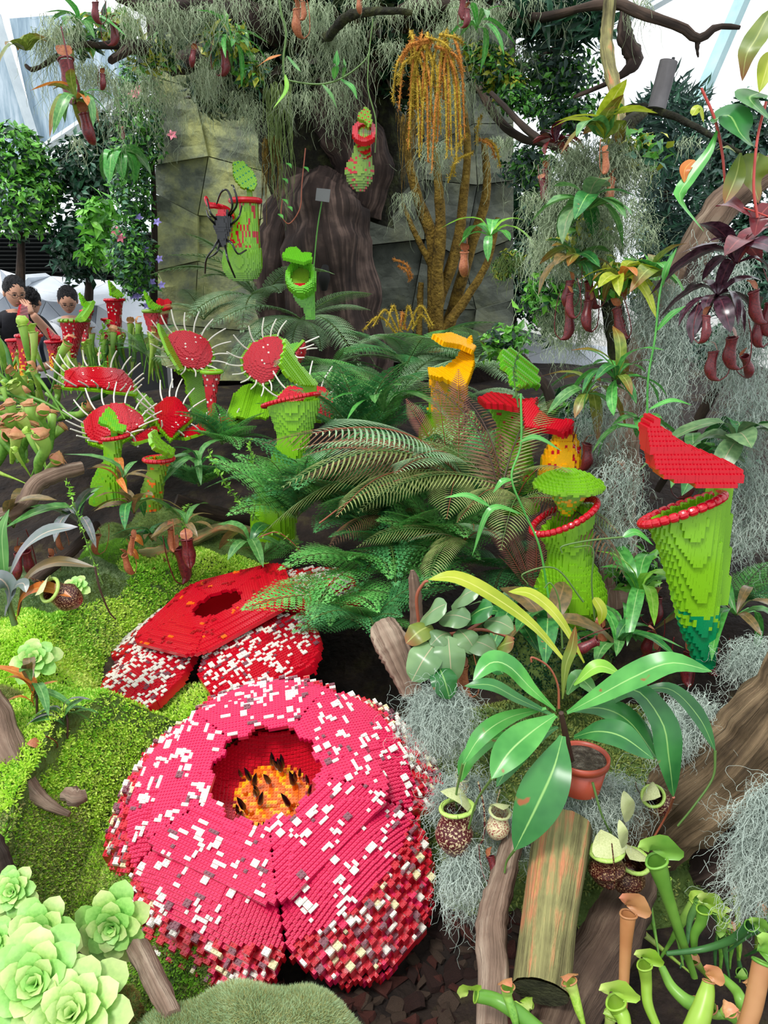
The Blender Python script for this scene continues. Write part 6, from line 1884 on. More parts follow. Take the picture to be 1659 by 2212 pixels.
plant('bronze-leaved dwarf vine at the left edge above the long mound', 30, 1140, 2.7, 9, .19, mats=(L_bronze, L_mid, L_maroon), seed=6, group=gp, pitchers=2, pmesh=PR_red, pl=.10, el=(10, 60))
plant('young brown-leaved vine on the driftwood root', 75, 1530, 1.9, 11, .10, mats=(L_mid, L_bronze, L_orange), seed=7, group=gp, el=(15, 75), w=.3, stemh=.08, stemmat=stem_b)
plant('young grey-leaved vine beside the driftwood root', 140, 1575, 1.85, 9, .085, mats=(L_mid, L_grey), seed=8, group=gp, el=(10, 60), w=.26, stemh=.05, stemmat=stem_b)
plant('little pitcher vine among the twigs behind the rounded mound', 330, 1170, 2.9, 8, .12, mats=(L_mid, L_bronze, L_deep), seed=9, group=gp, pitchers=4, pmesh=PR_org, pl=.07, el=(10, 60))
plant('dark leafy tuft below the lowest flytrap stalks', 430, 1010, 3.1, 8, .16, mats=(L_deep, L_mid), seed=10, group=gp, el=(15, 60), w=.22)
plant('green leafy tuft right of the leaning biggest pitcher', 830, 890, 3.2, 9, .26, mats=(L_mid, L_fresh), seed=11, el=(10, 60), w=.2, group=gp)
plant('low leafy tuft between the flytraps and ferns', 660, 1020, 2.85, 5, .14, mats=(L_mid, L_deep), seed=12, el=(10, 60), w=.3, group=gp)
# the large-leaved vine at the left edge
def path_leaf(t, pts, wpx, kind, mat, fold=.12, wave=.01, hint=(0, -.6, 1), n=14, cup=0.0, name='leaf'):
    w = [P(*p) for p in pts]
    mid = pts[len(pts) // 2]
    mb = MB(); blade(mb, w, mpp(*mid) * wpx, kind, hint=hint, n=n, fold=fold, wave=wave, across=7, cup=cup, seed=pts[0][0])
    return mb.build(name, mat, t)
def path_stem(t, pts, rpx, mat, name='tendril', n=16):
    w, r = limb_at(pts, rpx)
    mb = MB(); tube(mb, w, r, n=n, sides=6); return mb.build(name, mat, t)
t = thing('pitcher_vine', 'large-leaved pitcher vine at the left edge with arching purple-grey leaves and a brown pitcher', 'plant', tuple(P(30, 1345, 2.0)))
path_leaf(t, [(18, 1250, 2.0), (50, 1190, 1.98), (100, 1150, 1.95), (168, 1138, 1.95)], 44, 'nep', L_grey, fold=.25)
path_leaf(t, [(40, 1330, 2.0), (60, 1250, 1.98), (120, 1215, 1.95), (205, 1225, 1.93)], 34, 'nep', L_bronze, fold=.25)
path_leaf(t, [(35, 1340, 2.0), (50, 1290, 1.97), (95, 1268, 1.94), (155, 1290, 1.92)], 34, 'nep', L_orange, fold=.2)
path_leaf(t, [(10, 1330, 2.0), (20, 1280, 1.98), (0, 1250, 1.96), (-40, 1250, 1.95)], 50, 'nep', L_grey)
path_leaf(t, [(16, 1300, 2.02), (8, 1220, 2.0), (5, 1150, 2.0), (20, 1100, 2.0)], 34, 'nep', L_mid)
path_leaf(t, [(20, 1310, 2.0), (30, 1270, 1.97), (50, 1260, 1.95), (56, 1280, 1.93)], 30, 'nep', L_grey)
path_stem(t, [(15, 1250, 2.0), (18, 1300, 2.0), (32, 1350, 2.0)], [6, 6, 7], stem_g, 'stem')
path_stem(t, [(205, 1225, 1.93), (215, 1270, 1.93), (235, 1320, 1.95), (250, 1338, 1.97)], [2.5, 2, 1.5], stem_b)
ob = put('pitcher', PR_brn, t, tuple(P(108, 1275, 1.93) - OFF[t.name]), (.3, -.9, .4), .085)
def hang_pitcher(label, px, py, hpx, Y, mesh, seed, rot=(0, 0), group='natural hanging pitchers', fat=1.0, name='pitcher'):
    s = mpp(px, py, Y) * hpx
    o = bpy.data.objects.new('hanging_pitcher', mesh); C.objects.link(o)
    o.location = P(px, py, Y); o.rotation_euler = (rot[0], rot[1], rnd(seed).uniform(0, 6.28)); o.scale = (s * fat, s * fat, s)
    OFF[o.name] = np.array(P(px, py, Y))
    return tag(o, label, 'pitcher', group)
hang_pitcher('short red pitcher lying on the driftwood root', 75, 1610, 40, 1.78, PR_red, 5, (.2, .5), fat=2.0)
hang_pitcher('dark wine pitcher standing in the rear edge of the rounded mound', 404, 1165, 60, 2.6, PR_red, 6, (0, .05), fat=1.4)
# loose dry leaves in the dark soil
for i, (x, y, Y) in enumerate([(300, 1165, 2.8), (880, 1160, 2.5), (290, 1195, 2.7)]):
    t = thing('dry_leaf', ['curled orange dry leaf behind the rounded mound', 'curled dry leaf in the ferns', 'red-brown dry leaf by the mossy log'][i], 'leaf', tuple(P(x, y, Y)))
    path_leaf(t, [(x - 14, y - 10, Y), (x, y - 2, Y - .01), (x + 10, y + 14, Y)], 18, 'ovate', L_orange, cup=.5, name='blade')

# ================================================================== RIGHT BANK: trunks, roots, moss
rootm = woodmat('brown river root', [(0.3, (36, 28, 22)), (0.45, (92, 76, 56)), (0.6, (142, 120, 92)), (0.75, (182, 160, 126))], su=60, sv=2.2, bump=1.3)
log('thick grooved root sweeping down from the right edge', [(1760, 1420, 1.5), (1660, 1560, 1.55), (1580, 1650, 1.58), (1500, 1720, 1.6), (1430, 1790, 1.62), (1380, 1850, 1.66)], [70, 82, 88, 84, 70, 50], mat=rootm, name='tree_root', ridge=.07, ridges=9, seed=21, n=44, sides=46, cat='root')
log('dark heavy root in the shade behind the curly hanging moss', [(1760, 1700, 1.5), (1620, 1800, 1.62), (1500, 1860, 1.7), (1420, 1900, 1.75)], [80, 90, 86, 60], mat=bark, name='tree_root', ridge=.06, ridges=7, seed=22, n=30, sides=36, cat='root')
t = thing('cut_log', 'cut log end pointing at the viewer with green and salmon flaking bark', 'log', tuple(P(1170, 2130, 1.13)))
w, r = limb_at([(1215, 1780, 1.42), (1200, 1880, 1.33), (1185, 1990, 1.23), (1168, 2140, 1.12)], [62, 62, 60, 60])
mb = MB(); tube(mb, w, r, n=30, sides=40, rough=.05, ridge=.02, ridges=9, cap=False); mb.build('trunk', wood_g, t)
mb = MB(); e = w[-1]; d = nz(w[-1] - w[-2]); a = nz(np.cross(d, [0, 0, 1])); b = np.cross(d, a)
th = np.linspace(0, 2 * PI, 32, endpoint=False); R0 = r[-1] * 1.0
V = [e + d * .004] + [e + d * .004 + a * math.cos(q) * R0 + b * math.sin(q) * R0 for q in th]
mb.add(V, tris=[[0, 1 + (i + 1) % 32, 1 + i] for i in range(32)])
mb.build('cut_face', organic('dark sawn end', [(0.3, (34, 34, 24)), (0.7, (78, 80, 52))], scale=30, rough=.9, bump=.6), t, smooth_=False)
log('slim pale log with a knot hole left of the cut log', [(1110, 1800, 1.42), (1085, 1900, 1.33), (1062, 2000, 1.25), (1066, 2100, 1.16), (1062, 2230, 1.06)], [22, 26, 34, 36, 34], mat=wood, seed=24, name='slim_log', cat='log')
log('brown grooved root between the cut log and the lime trumpet pitchers', [(1375, 1900, 1.55), (1345, 1970, 1.45), (1300, 2060, 1.32), (1240, 2160, 1.2), (1200, 2260, 1.1)], [44, 56, 62, 66, 60], mat=woodmat('purple brown root', [(0.3, (46, 34, 30)), (0.5, (92, 74, 62)), (0.7, (132, 112, 94))], su=50, sv=2.4, bump=1.0), seed=25, ridge=.07, name='tree_root', cat='root', sides=30)
log('silver driftwood with an angular sawn end left of the round-leaved vine', [(826, 1350, 1.86), (846, 1390, 1.82), (868, 1440, 1.78), (892, 1500, 1.74)], [30, 38, 30, 22], seed=26, ridge=.05, ridges=11, sides=40, rough=.1)
log('upright pointed driftwood peg rising beside the round-leaved vine', [(900, 1350, 1.8), (898, 1300, 1.8), (893, 1250, 1.8), (890, 1232, 1.8)], [14, 14, 11, 4], seed=27, name='wood_peg', cat='driftwood')
rtree = thing('vine_tree', 'twisted moss-wrapped tree rising behind the red-hooded pitcher', 'tree', tuple(P(1345, 1400, 2.6)))
for pts, rp, mt, sd in (
    ([(1350, 1480, 2.6), (1345, 1300, 2.6), (1335, 1180, 2.6), (1338, 1050, 2.62), (1352, 930, 2.66), (1372, 840, 2.7)], [50, 44, 40, 40, 36, 34], wood, 31),
    ([(1372, 860, 2.7), (1400, 740, 2.75), (1440, 640, 2.75), (1500, 540, 2.7), (1560, 450, 2.65), (1640, 380, 2.6), (1720, 330, 2.6)], [36, 38, 36, 34, 34, 30, 28], wood, 32),
    ([(1360, 900, 2.7), (1340, 760, 2.8), (1320, 640, 2.9), (1300, 500, 2.95), (1310, 380, 3.0), (1350, 280, 3.0), (1390, 240, 3.05)], [26, 24, 22, 22, 20, 16, 12], bark_moss, 33),
    ([(1460, 820, 2.6), (1462, 740, 2.62), (1480, 660, 2.65), (1500, 560, 2.68)], [15, 14, 14, 16], bark, 34),
    ([(1420, 1060, 2.5), (1480, 960, 2.45), (1540, 850, 2.4), (1600, 740, 2.4), (1640, 640, 2.4)], [7, 9, 11, 10, 9], bark_d, 35),
    ([(1500, 560, 2.7), (1540, 640, 2.65), (1590, 700, 2.6), (1660, 740, 2.6)], [14, 14, 16, 16], bark_d, 36),
    ([(1310, 400, 3.0), (1230, 330, 3.1), (1150, 290, 3.2), (1060, 200, 3.3)], [13, 11, 8, 5], bark_d, 37),
    ([(1340, 300, 3.0), (1330, 200, 3.2), (1310, 100, 3.4), (1320, -20, 3.5)], [16, 14, 14, 12], wood_g, 38),
    ([(1200, 1000, 3.0), (1190, 860, 3.1), (1150, 800, 3.2), (1130, 770, 3.3)], [12, 12, 9, 6], bark_d, 39)):
    w, r = limb_at(pts, rp); mb = MB(); tube(mb, w, r, n=30, sides=18, rough=.16, ridge=.06, seed=sd); mb.build('stem', mt, rtree)
# clump on the branch
bush('epiphyte_clump', 'dark mossy clump of small leaves on the branch right of the old tree', 'plant', [bl(1070, 150, 3.9, 50, 35), bl(1100, 190, 3.9, 40, 30), bl(1040, 120, 3.9, 40, 30)], 1500, .045, [g_mid, g_yel, g_dark], 61, group='leafy clumps on the branches')
bush('epiphyte_clump', 'drooping dark strap leaves high above the right branch', 'plant', [bl(1190, 40, 3.9, 60, 60), bl(1260, 30, 4.0, 50, 50), bl(1140, 20, 3.9, 40, 40)], 500, .16, [g_dark, g_teal, g_blue], 62, group='leafy clumps on the branches', down=1.0, template=(LEAF_T * [1, .5, 1], LEAF_Q))
bush('epiphyte_clump', 'fine twiggy leaves filling the gap between the right branches', 'plant', [bl(1200, 160, 4.2, 110, 70), bl(1230, 250, 4.2, 90, 50), bl(1150, 360, 4.3, 70, 60)], 3600, .045, [g_teal, g_mid, g_dark], 63, group='leafy clumps on the branches', shell=.1)
bush('epiphyte_clump', 'wet dark foliage ball hanging between the right branch twigs', 'plant', [bl(1110, 215, 3.8, 40, 25), bl(1150, 230, 3.8, 30, 22)], 900, .03, [g_dark, g_mid], 64, group='leafy clumps on the branches')
bush('epiphyte_clump', 'moss and small green leaves in a hanging basket of bark', 'plant', [bl(1105, 560, 3.25, 28, 22), bl(1085, 585, 3.25, 22, 18)], 900, .022, [g_mid, g_yel, g_dark], 65, group='leafy clumps on the branches')
bush('epiphyte_clump', 'green tufts growing over the mossy left bough', 'plant', [bl(250, 60, 3.9, 60, 30), bl(170, 90, 3.7, 40, 22), bl(330, 120, 4.0, 50, 30)], 700, .055, [g_mid, g_dark, g_yel], 66, group='leafy clumps on the branches')
bush('epiphyte_clump', 'leafy tufts on the dark crown left of the hanging red vine', 'plant', [bl(490, 90, 4.2, 50, 40), bl(540, 160, 4.2, 30, 25)], 600, .06, [g_mid, g_blue, g_yel], 67, group='leafy clumps on the branches')

for i, (lab, x, y, Y, rx, ry, n_, sz, ml) in enumerate([
    ('loose rounded olive leaves threaded through the grey moss mass', 1260, 520, 2.8, 70, 50, 260, .05, [g_mid, g_yel, g_blue]),
    ('small green and yellow leaves around the trunk fork', 1350, 600, 2.65, 90, 40, 260, .05, [g_mid, g_lite, g_yel]),
    ('dense little green leaves left of the wine pitchers', 1180, 640, 2.9, 60, 50, 320, .045, [g_mid, g_dark, g_lite]),
    ('dark leaves filling the gap under the green whorl', 1240, 900, 2.75, 60, 60, 320, .05, [g_dark, g_mid, g_blue]),
    ('green leaves between leaf hood and tree fern', 1090, 740, 3.2, 60, 40, 300, .05, [g_mid, g_dark, g_lite]),
    ('dull green leaves behind the red hood and trunk', 1560, 1000, 2.35, 70, 60, 220, .06, [g_blue, g_mid]),
    ('leafy mix at the foot of the vine tree, right of the capped pitcher', 1380, 1240, 2.3, 60, 60, 300, .045, [g_mid, g_dark, g_lite]),
    ('scattered leaves on the upper vine tree below the sawn post', 1380, 330, 2.9, 70, 50, 220, .05, [g_yel, g_mid, g_blue])]):
    bush('vine_foliage', lab, 'plant', [bl(x, y, Y, rx, ry)], n_, sz, ml, 90 + i, group='leafy vines on the right-hand tree', shell=.1)

def mosspad(label, px, py, rx, ry, Y, n, mat=None, thick=.0012, L=.10, seed=0, group='moss round the right-hand plants', curl=1.1, down=.55, rd=None, step=.006):
    """tangled cushion of curly moss"""
    rng = rnd(400 + seed)
    c = P(px, py, Y); s = mpp(px, py, Y)
    d = rng.normal(size=(n, 3)); d /= np.linalg.norm(d, axis=1)[:, None]
    q = rng.uniform(.55, 1, n)[:, None]
    R = np.array([rx * s, (rd or rx * .5) * s if rd is None else rd * s, ry * s])
    st = c + d * q * R + [0, 0, L * .3]
    mb = MB(); strands(mb, st, rng.uniform(.5, 1.4, n) * L, rng, thick=thick * .85, curl=curl, down=down, step=step)
    o = mb.build('moss_tangle', mat or moss_b, origin=tuple(c), smooth_=False)
    return tag(o, label, 'moss', group, 'stuff')
mosspad('grey moss mass over the branch fork under the broad olive leaves', 1290, 400, 110, 60, 2.85, 1000, moss_c, .0014, .22, 1, curl=.9)
mosspad('grey moss spilling down below the olive leaves', 1240, 500, 80, 70, 2.85, 700, moss_c, .0014, .26, 2, curl=.8, down=.9)
mosspad('grey moss right of the purple pitchers, mid height', 1330, 520, 90, 60, 2.7, 480, moss_c, .0013, .16, 3)
mosspad('grey moss collar on the trunk under the yellow vine leaves', 1420, 700, 70, 80, 2.55, 540, moss_b, .0012, .16, 4)
mosspad('grey moss falling along the trunk left of the leaning branch', 1440, 820, 50, 110, 2.5, 480, moss_b, .0012, .18, 5, down=.8)
mosspad('grey moss below the dark purple rosette', 1590, 780, 70, 90, 2.3, 420, moss_b, .0012, .18, 6, down=.8)
mosspad('thin grey moss at the right edge above the red hood', 1610, 920, 60, 90, 2.2, 300, moss_b, .0011, .18, 7, down=.9)
mosspad('grey moss behind the red-hooded pitcher, left side', 1330, 1120, 60, 130, 2.25, 540, moss_b, .0011, .14, 8)
mosspad('grey moss right of the red-hooded pitcher', 1610, 1120, 60, 120, 2.1, 540, moss_b, .0011, .14, 9)
mosspad('grey moss over the trunk behind the capped pitcher', 1290, 940, 60, 90, 2.5, 500, moss_b, .0011, .14, 10)
mosspad('curly grey moss between driftwood and the potted plant', 950, 1570, 70, 80, 1.56, 1400, moss_b, .0008, .10, 11)
mosspad('curly grey moss under the left leaves of the potted plant', 1000, 1740, 70, 60, 1.46, 800, moss_b, .0008, .09, 12)
mosspad('curly grey moss below the terracotta pot', 1270, 1740, 130, 50, 1.5, 1500, moss_b, .0008, .09, 13)
mosspad('curly grey moss on the root right of the potted plant', 1480, 1590, 80, 70, 1.62, 1200, moss_b, .0008, .10, 14)
mosspad('dangling grey moss left of the slim log', 1000, 1900, 45, 80, 1.38, 550, moss_b, .0008, .12, 15, down=1.0)
mosspad('grey moss curtain down the right edge near the trumpet pitchers', 1640, 1850, 55, 170, 1.2, 1300, moss_b, .0008, .10, 16, down=.8)
mosspad('mossy wisps on the purple rosette branch', 1560, 600, 60, 60, 2.5, 240, moss_b, .0012, .14, 17)
mosspad('grey moss beneath the fern and the vine whorl', 1230, 720, 70, 60, 2.9, 500, moss_c, .0013, .18, 18)
mosspad('grey moss where the hooded pitcher foot meets the root', 1620, 1440, 50, 50, 1.75, 450, moss_b, .0009, .10, 19)
mosspad('grey moss beside the mottled pitchers on the cut log', 1110, 1820, 60, 50, 1.44, 500, moss_b, .0008, .09, 20)
moss(1200, 520, 760, 120, 2.95, 200, 'long grey moss falls left of the grey moss mass', moss_c, thick=.0014, group='moss round the right-hand plants')
moss(1160, 420, 560, 70, 3.1, 110, 'grey moss falling in front of the dark garden tree', moss_c, thick=.0014, group='moss round the right-hand plants')
moss(1500, 620, 760, 90, 2.5, 130, 'grey moss strings from the purple rosette branch', moss_b, thick=.0012, group='moss round the right-hand plants')
mound('dark mossy bank carrying the potted plant and its vines', 1230, 1560, 1.95, .62, .42, .5, 9000, .012, [olive_moss[1], olive_moss[0]], 71, name='moss_bank', pw=2.2)
mound('dark planted bank behind the capped pitcher', 1330, 1330, 2.55, .75, .40, .5, 7000, .014, [olive_moss[1], g_dark], 72, name='moss_bank', pw=2.2)

# ---- vines with leaves on the right tree
gv = 'leafy epiphytes on the right-hand tree'
plant('broad olive-leaved vine crowning the grey moss mass', 1305, 300, 2.75, 13, 0.173, mats=(L_olive, L_olive, L_yel, L_mid), seed=21, group=gv, el=(5, 75), w=0.38, kind='ovate', pitchers=1, pmesh=PR_org, pl=.10)
plant('green rounded-leaf vine below the grey moss mass', 1270, 455, 2.6, 14, 0.144, mats=(L_mid, L_deep, L_mid, L_round), seed=22, group=gv, el=(-15, 50), w=0.43)
plant('tangle of small-leaved vines over the purple pitchers', 1240, 570, 2.6, 16, 0.122, mats=(L_mid, L_olive, L_deep, L_bronze), seed=23, group=gv, el=(-25, 50), w=0.38, pitchers=5, pmesh=PR_red, pl=.085)
plant('yellow-leaved vine on the trunk fork', 1340, 610, 2.5, 12, 0.122, mats=(L_yel, L_olive, L_yel, L_orange), seed=24, group=gv, el=(-10, 50), w=0.33, pitchers=1, pmesh=PR_red, pl=.085)
plant('green vine tips right of the yellow-leaved vine', 1410, 600, 2.5, 11, 0.122, mats=(L_mid, L_olive, L_fresh), seed=25, group=gv, el=(-10, 60), w=0.43, kind='ovate')
plant('many-leaved green whorl on the trunk above the capped pitcher', 1330, 820, 2.3, 18, 0.144, mats=(L_fresh, L_deep, L_olive), seed=26, group=gv, el=(-40, 70), w=0.25, droops=(.1, .3, .5))
plant('second green whorl left of the many-leaved whorl', 1270, 850, 2.4, 11, 0.122, mats=(L_olive, L_mid), seed=27, group=gv, el=(-30, 60), w=0.28)
plant('dark purple rosette at the right edge, upper one', 1590, 570, 2.1, 14, 0.144, mats=(L_purple, L_purple, L_maroon), seed=28, group=gv, el=(-20, 50), w=0.38, pitchers=3, pmesh=PR_red, pl=.08)
plant('dark purple rosette hanging lower with star-like leaves', 1550, 640, 2.15, 13, 0.122, mats=(L_purple,), seed=29, group=gv, el=(-50, 30), w=0.33, pitchers=0)
plant('small wine-red rosette on the twig left of the grey moss mass', 1200, 310, 3.0, 12, 0.094, mats=(L_maroon, L_purple), seed=30, group=gv, el=(-20, 60), w=0.43, pitchers=2, pmesh=PR_red, pl=.08)
plant('green drooping leaves behind the red hood', 1500, 1000, 2.2, 12, 0.137, mats=(L_round, L_deep, L_mid), seed=31, group=gv, el=(-20, 40), w=0.38)
plant('large dull green leaves right of the red hood', 1590, 960, 2.1, 9, 0.158, mats=(L_round, L_deep), seed=32, group=gv, el=(-20, 40), w=0.45)
plant('thin-leaved shoots left of the red hood', 1380, 930, 2.3, 11, 0.122, mats=(L_mid, L_fresh), seed=33, group=gv, el=(-20, 50), w=0.25, pitchers=1, pmesh=PR_red, pl=.13)
plant('bright drooping leaves of the small hanging vine', 1060, 510, 3.1, 8, 0.144, mats=(L_pale, L_fresh), seed=34, group=gv, el=(-30, 40), w=0.33, pitchers=0)
hang_pitcher('salmon and green pitcher dangling beside the ochre trunks', 1003, 545, 52, 3.0, PR_org, 41, fat=1.3)
plant('orange and green rosette on the high left branch', 165, 215, 3.3, 16, 0.130, mats=(L_orange, L_olive, L_olive, L_mid), seed=35, group='leafy epiphytes on the old tree', el=(-30, 60), w=0.30)
plant('green sprig on the crown beside the red pitchers', 170, 60, 3.6, 11, 0.144, mats=(L_mid, L_fresh), seed=36, group='leafy epiphytes on the old tree', el=(-20, 70), w=0.25)
plant('round green leaves poking out at the far left of the branch', 55, 110, 3.4, 6, 0.115, mats=(L_olive,), seed=37, group='leafy epiphytes on the old tree', el=(-20, 60), w=0.50, kind='ovate')
plant('thin-leaved sprig high on the dark trunk', 500, 95, 4.0, 12, 0.158, mats=(L_mid, L_fresh), seed=38, group='leafy epiphytes on the old tree', el=(-30, 60), w=0.20)
plant('green sprig right of the orange club moss', 1030, 60, 3.7, 11, 0.144, mats=(L_fresh, L_mid), seed=39, group='leafy epiphytes on the old tree', el=(-30, 60), w=0.22)
plant('heart-leaved vine hanging left of the upper stone slab', 255, 330, 4.6, 9, 0.173, mats=(L_fresh, L_mid), seed=40, group='leafy epiphytes on the old tree', el=(-60, 10), w=0.62, kind='ovate')
for i, (lab, x, y, h, Y, rt, m_) in enumerate([
    ('long wine-red pitcher hanging from the left branch end', 142, 130, 90, 3.4, (0, .1), PR_red),
    ('curved red pitcher hanging over the pale glass', 180, 245, 62, 3.3, (0, -.2), PR_red),
    ('slim red pitcher deep in the left moss', 222, 160, 32, 3.5, (0, .1), PR_red),
    ('small dark red pitcher above the dark shrub', 265, 280, 20, 3.9, (0, 0), PR_red),
    ('red pitcher hanging in the grey moss above the slabs', 418, 108, 34, 3.8, (0, .2), PR_red),
    ('wine-red pitcher at the top edge, left one', 205, 5, 40, 3.5, (0, .1), PR_red),
    ('wine-red pitcher under the leafy bough', 245, 50, 45, 3.6, (0, 0), PR_red),
    ('dark red pitcher beside the green sprig on the crown', 485, 110, 50, 4.0, (0, 0), PR_red),
    ('orange brown pitcher hanging from the crown', 640, 20, 55, 3.8, (0, 0), PR_org),
    ('green lower pitcher hanging by the crown', 655, 5, 36, 3.7, (0, 0), PR_org),
    ('maroon pitcher cluster at the top edge right of the crown', 1000, 0, 40, 3.6, (0, 0), PR_red),
    ('pitcher at the top edge left of the red one', 775, -5, 30, 3.7, (0, 0), PR_org),
    ('reddish pitcher low in the right moss', 1010, 20, 36, 3.55, (0, .1), PR_red),
    ('brown pitcher under the olive leaves', 1308, 330, 45, 2.65, (0, .1), PR_org),
    ('wine pitcher at the right edge below the purple rosette', 1540, 760, 62, 2.15, (0, 0), PR_red),
    ('wine pitcher below the star-like rosette', 1580, 730, 70, 2.12, (0, .2), PR_red),
    ('glossy wine pitcher beside the leaning branch', 1610, 770, 55, 2.15, (0, -.5), PR_red),
    ('wine pitcher at the right frame edge', 1640, 690, 60, 2.1, (0, 0), PR_red),
    ('dark pitcher hidden behind the red hood', 1490, 1020, 60, 2.3, (0, .1), PR_red),
    ('brown pitcher at the trunk behind the orange throat', 1270, 960, 60, 2.4, (0, 0), PR_red),
    ('maroon pitcher left of the hooded pitcher foot', 1420, 1290, 62, 2.1, (0, .1), PR_red),
    ('maroon pitcher above the potted plant', 1405, 1370, 60, 1.9, (0, .2), PR_red),
    ('glossy black-red pitcher behind the yellow leaf', 1290, 1385, 60, 1.75, (.2, 1.0), PR_red),
    ('cream pitcher with brick-red flecks under the left leaves', 1080, 1755, 62, 1.40, (0, .1), PR_pal),
    ('small cream pitcher half hidden in the curly moss', 1000, 1680, 40, 1.46, (0, .2), PR_pal),
    ('large mottled maroon pitcher hanging furthest left below the pot', 985, 1745, 105, 1.40, (0, -.1), PR_mot),
    ('small dark red pitcher with an orange mouth beside the slim log', 1060, 1850, 50, 1.36, (0, .5), PR_red),
    ('round brown speckled pitcher with a cream lid over the root', 1310, 1838, 80, 1.36, (0, .1), PR_brn),
    ('dark speckled pitcher behind the round brown one', 1368, 1860, 78, 1.42, (0, .2), PR_brn),
    ('speckled pitcher lying on the moss below the drooping leaves', 1412, 1720, 70, 1.45, (0, -.7), PR_mot),
    ('orange-lipped pitcher among the round leaves', 1000, 1440, 70, 1.62, (0, .1), PR_org),
]):
    hang_pitcher(lab, x, y, h, Y, m_, 500 + i, rt, fat=1.15)

# ---- hanging vines on the old tree
t = thing('hanging_vine', 'hanging vine with red-brown stem and slender green leaves before the old trunk', 'plant', tuple(P(610, 20, 3.6)), group='hanging vines')
path_stem(t, [(602, -10, 3.6), (608, 30, 3.6), (618, 70, 3.6), (612, 130, 3.6), (615, 165, 3.6), (630, 175, 3.6), (690, 182, 3.55), (740, 168, 3.55), (790, 128, 3.55), (800, 90, 3.6)], [3, 3, 2.5, 2.5, 2.2, 2, 2, 2, 1.5, 1], stem_g, 'stem', 40)
path_leaf(t, [(608, 118, 3.6), (580, 128, 3.58), (553, 146, 3.6)], 14, 'lance', L_orange)
path_leaf(t, [(722, 172, 3.55), (726, 140, 3.5), (728, 108, 3.5)], 18, 'lance', L_fresh)
path_leaf(t, [(735, 170, 3.55), (760, 188, 3.5), (772, 215, 3.5)], 14, 'lance', L_fresh)
path_leaf(t, [(616, 160, 3.6), (618, 195, 3.55), (590, 235, 3.5)], 10, 'lance', L_pale)
path_leaf(t, [(695, 180, 3.55), (715, 205, 3.5), (728, 235, 3.5)], 9, 'lance', L_mid)
path_leaf(t, [(740, 168, 3.55), (745, 145, 3.5), (742, 125, 3.5)], 9, 'lance', L_mid)
path_leaf(t, [(620, 120, 3.6), (640, 145, 3.55), (650, 155, 3.5)], 8, 'lance', L_mid)
t = thing('hanging_vine', 'long thin green cable-like vine falling past the gourd pitcher', 'plant', tuple(P(805, 40, 3.7)), group='hanging vines')
path_stem(t, [(806, 40, 3.7), (798, 110, 3.7), (795, 190, 3.68), (812, 260, 3.66), (810, 330, 3.66)], [1.6] * 5, stem_g, 'stem', 24)
t = thing('hanging_vine', 'curling red-brown vine with tiny leaves in front of the cut trunk', 'plant', tuple(P(655, 330, 4.2)), group='hanging vines')
path_stem(t, [(660, 320, 4.2), (652, 400, 4.2), (648, 450, 4.2), (625, 483, 4.2), (608, 465, 4.2), (610, 430, 4.2)], [1.4] * 6, stem_r, 'stem', 30)
for x, y in ((610, 430), (620, 445), (600, 462), (655, 360), (618, 352), (610, 385)):
    path_leaf(t, [(x, y, 4.2), (x + 8, y + 4, 4.18), (x + 12, y + 12, 4.18)], 8, 'lance', L_fresh)
# long climbing tendrils in the right middle
t = thing('climbing_vine', 'tall thin climbing stem crossing in front of the capped pitcher', 'plant', tuple(P(1190, 1260, 1.9)), group='climbing vines of the right bank')
path_stem(t, [(1185, 1290, 1.9), (1165, 1180, 1.9), (1130, 1100, 1.9), (1105, 1030, 1.9), (1125, 960, 1.92), (1125, 850, 1.95)], [2.6] * 6, L_fresh, 'stem', 40)
for a in ([(1120, 955, 1.9), (1160, 945, 1.88), (1215, 975, 1.88)], [(1105, 1035, 1.9), (1085, 1040, 1.88), (1065, 1065, 1.88)], [(1128, 1110, 1.9), (1060, 1100, 1.86), (1020, 1200, 1.86)], [(1060, 1095, 1.88), (1010, 1070, 1.88), (960, 1075, 1.9)]):
    path_leaf(t, a, 16, 'lance', L_fresh)
t = thing('climbing_vine', 'upright thin stem with paired bright leaves beside the trunk', 'plant', tuple(P(1400, 930, 2.1)), group='climbing vines of the right bank')
path_stem(t, [(1398, 930, 2.1), (1400, 820, 2.1), (1415, 730, 2.1), (1428, 620, 2.1), (1460, 540, 2.1)], [2.4] * 5, L_fresh, 'stem', 40)
for a, w_ in (([(1430, 620, 2.1), (1440, 580, 2.08), (1462, 535, 2.08)], 14), ([(1418, 715, 2.1), (1450, 680, 2.08), (1482, 660, 2.08)], 18), ([(1400, 885, 2.1), (1450, 865, 2.08), (1495, 875, 2.08)], 14), ([(1398, 925, 2.1), (1360, 920, 2.08), (1330, 915, 2.08)], 12)):
    path_leaf(t, a, w_, 'lance', L_fresh)
t = thing('climbing_vine', 'curling tendrils hooked round the front of the capped pitcher', 'plant', tuple(P(1290, 1350, 1.8)), group='climbing vines of the right bank')
for a in ([(1285, 1340, 1.85), (1278, 1260, 1.85), (1280, 1185, 1.85), (1240, 1182, 1.85)], [(1215, 1400, 1.7), (1208, 1300, 1.7), (1190, 1260, 1.7), (1176, 1270, 1.7)], [(1260, 1300, 1.8), (1200, 1228, 1.8), (1130, 1240, 1.8), (1140, 1262, 1.8)], [(1345, 1160, 1.8), (1270, 1168, 1.8), (1215, 1180, 1.8), (1214, 1195, 1.8)]):
    path_stem(t, a, [2.4, 2, 1.8, 1.5], stem_g, 'tendril', 24)
path_leaf(t, [(1345, 1160, 1.8), (1375, 1150, 1.8), (1412, 1178, 1.8)], 20, 'lance', L_fresh)
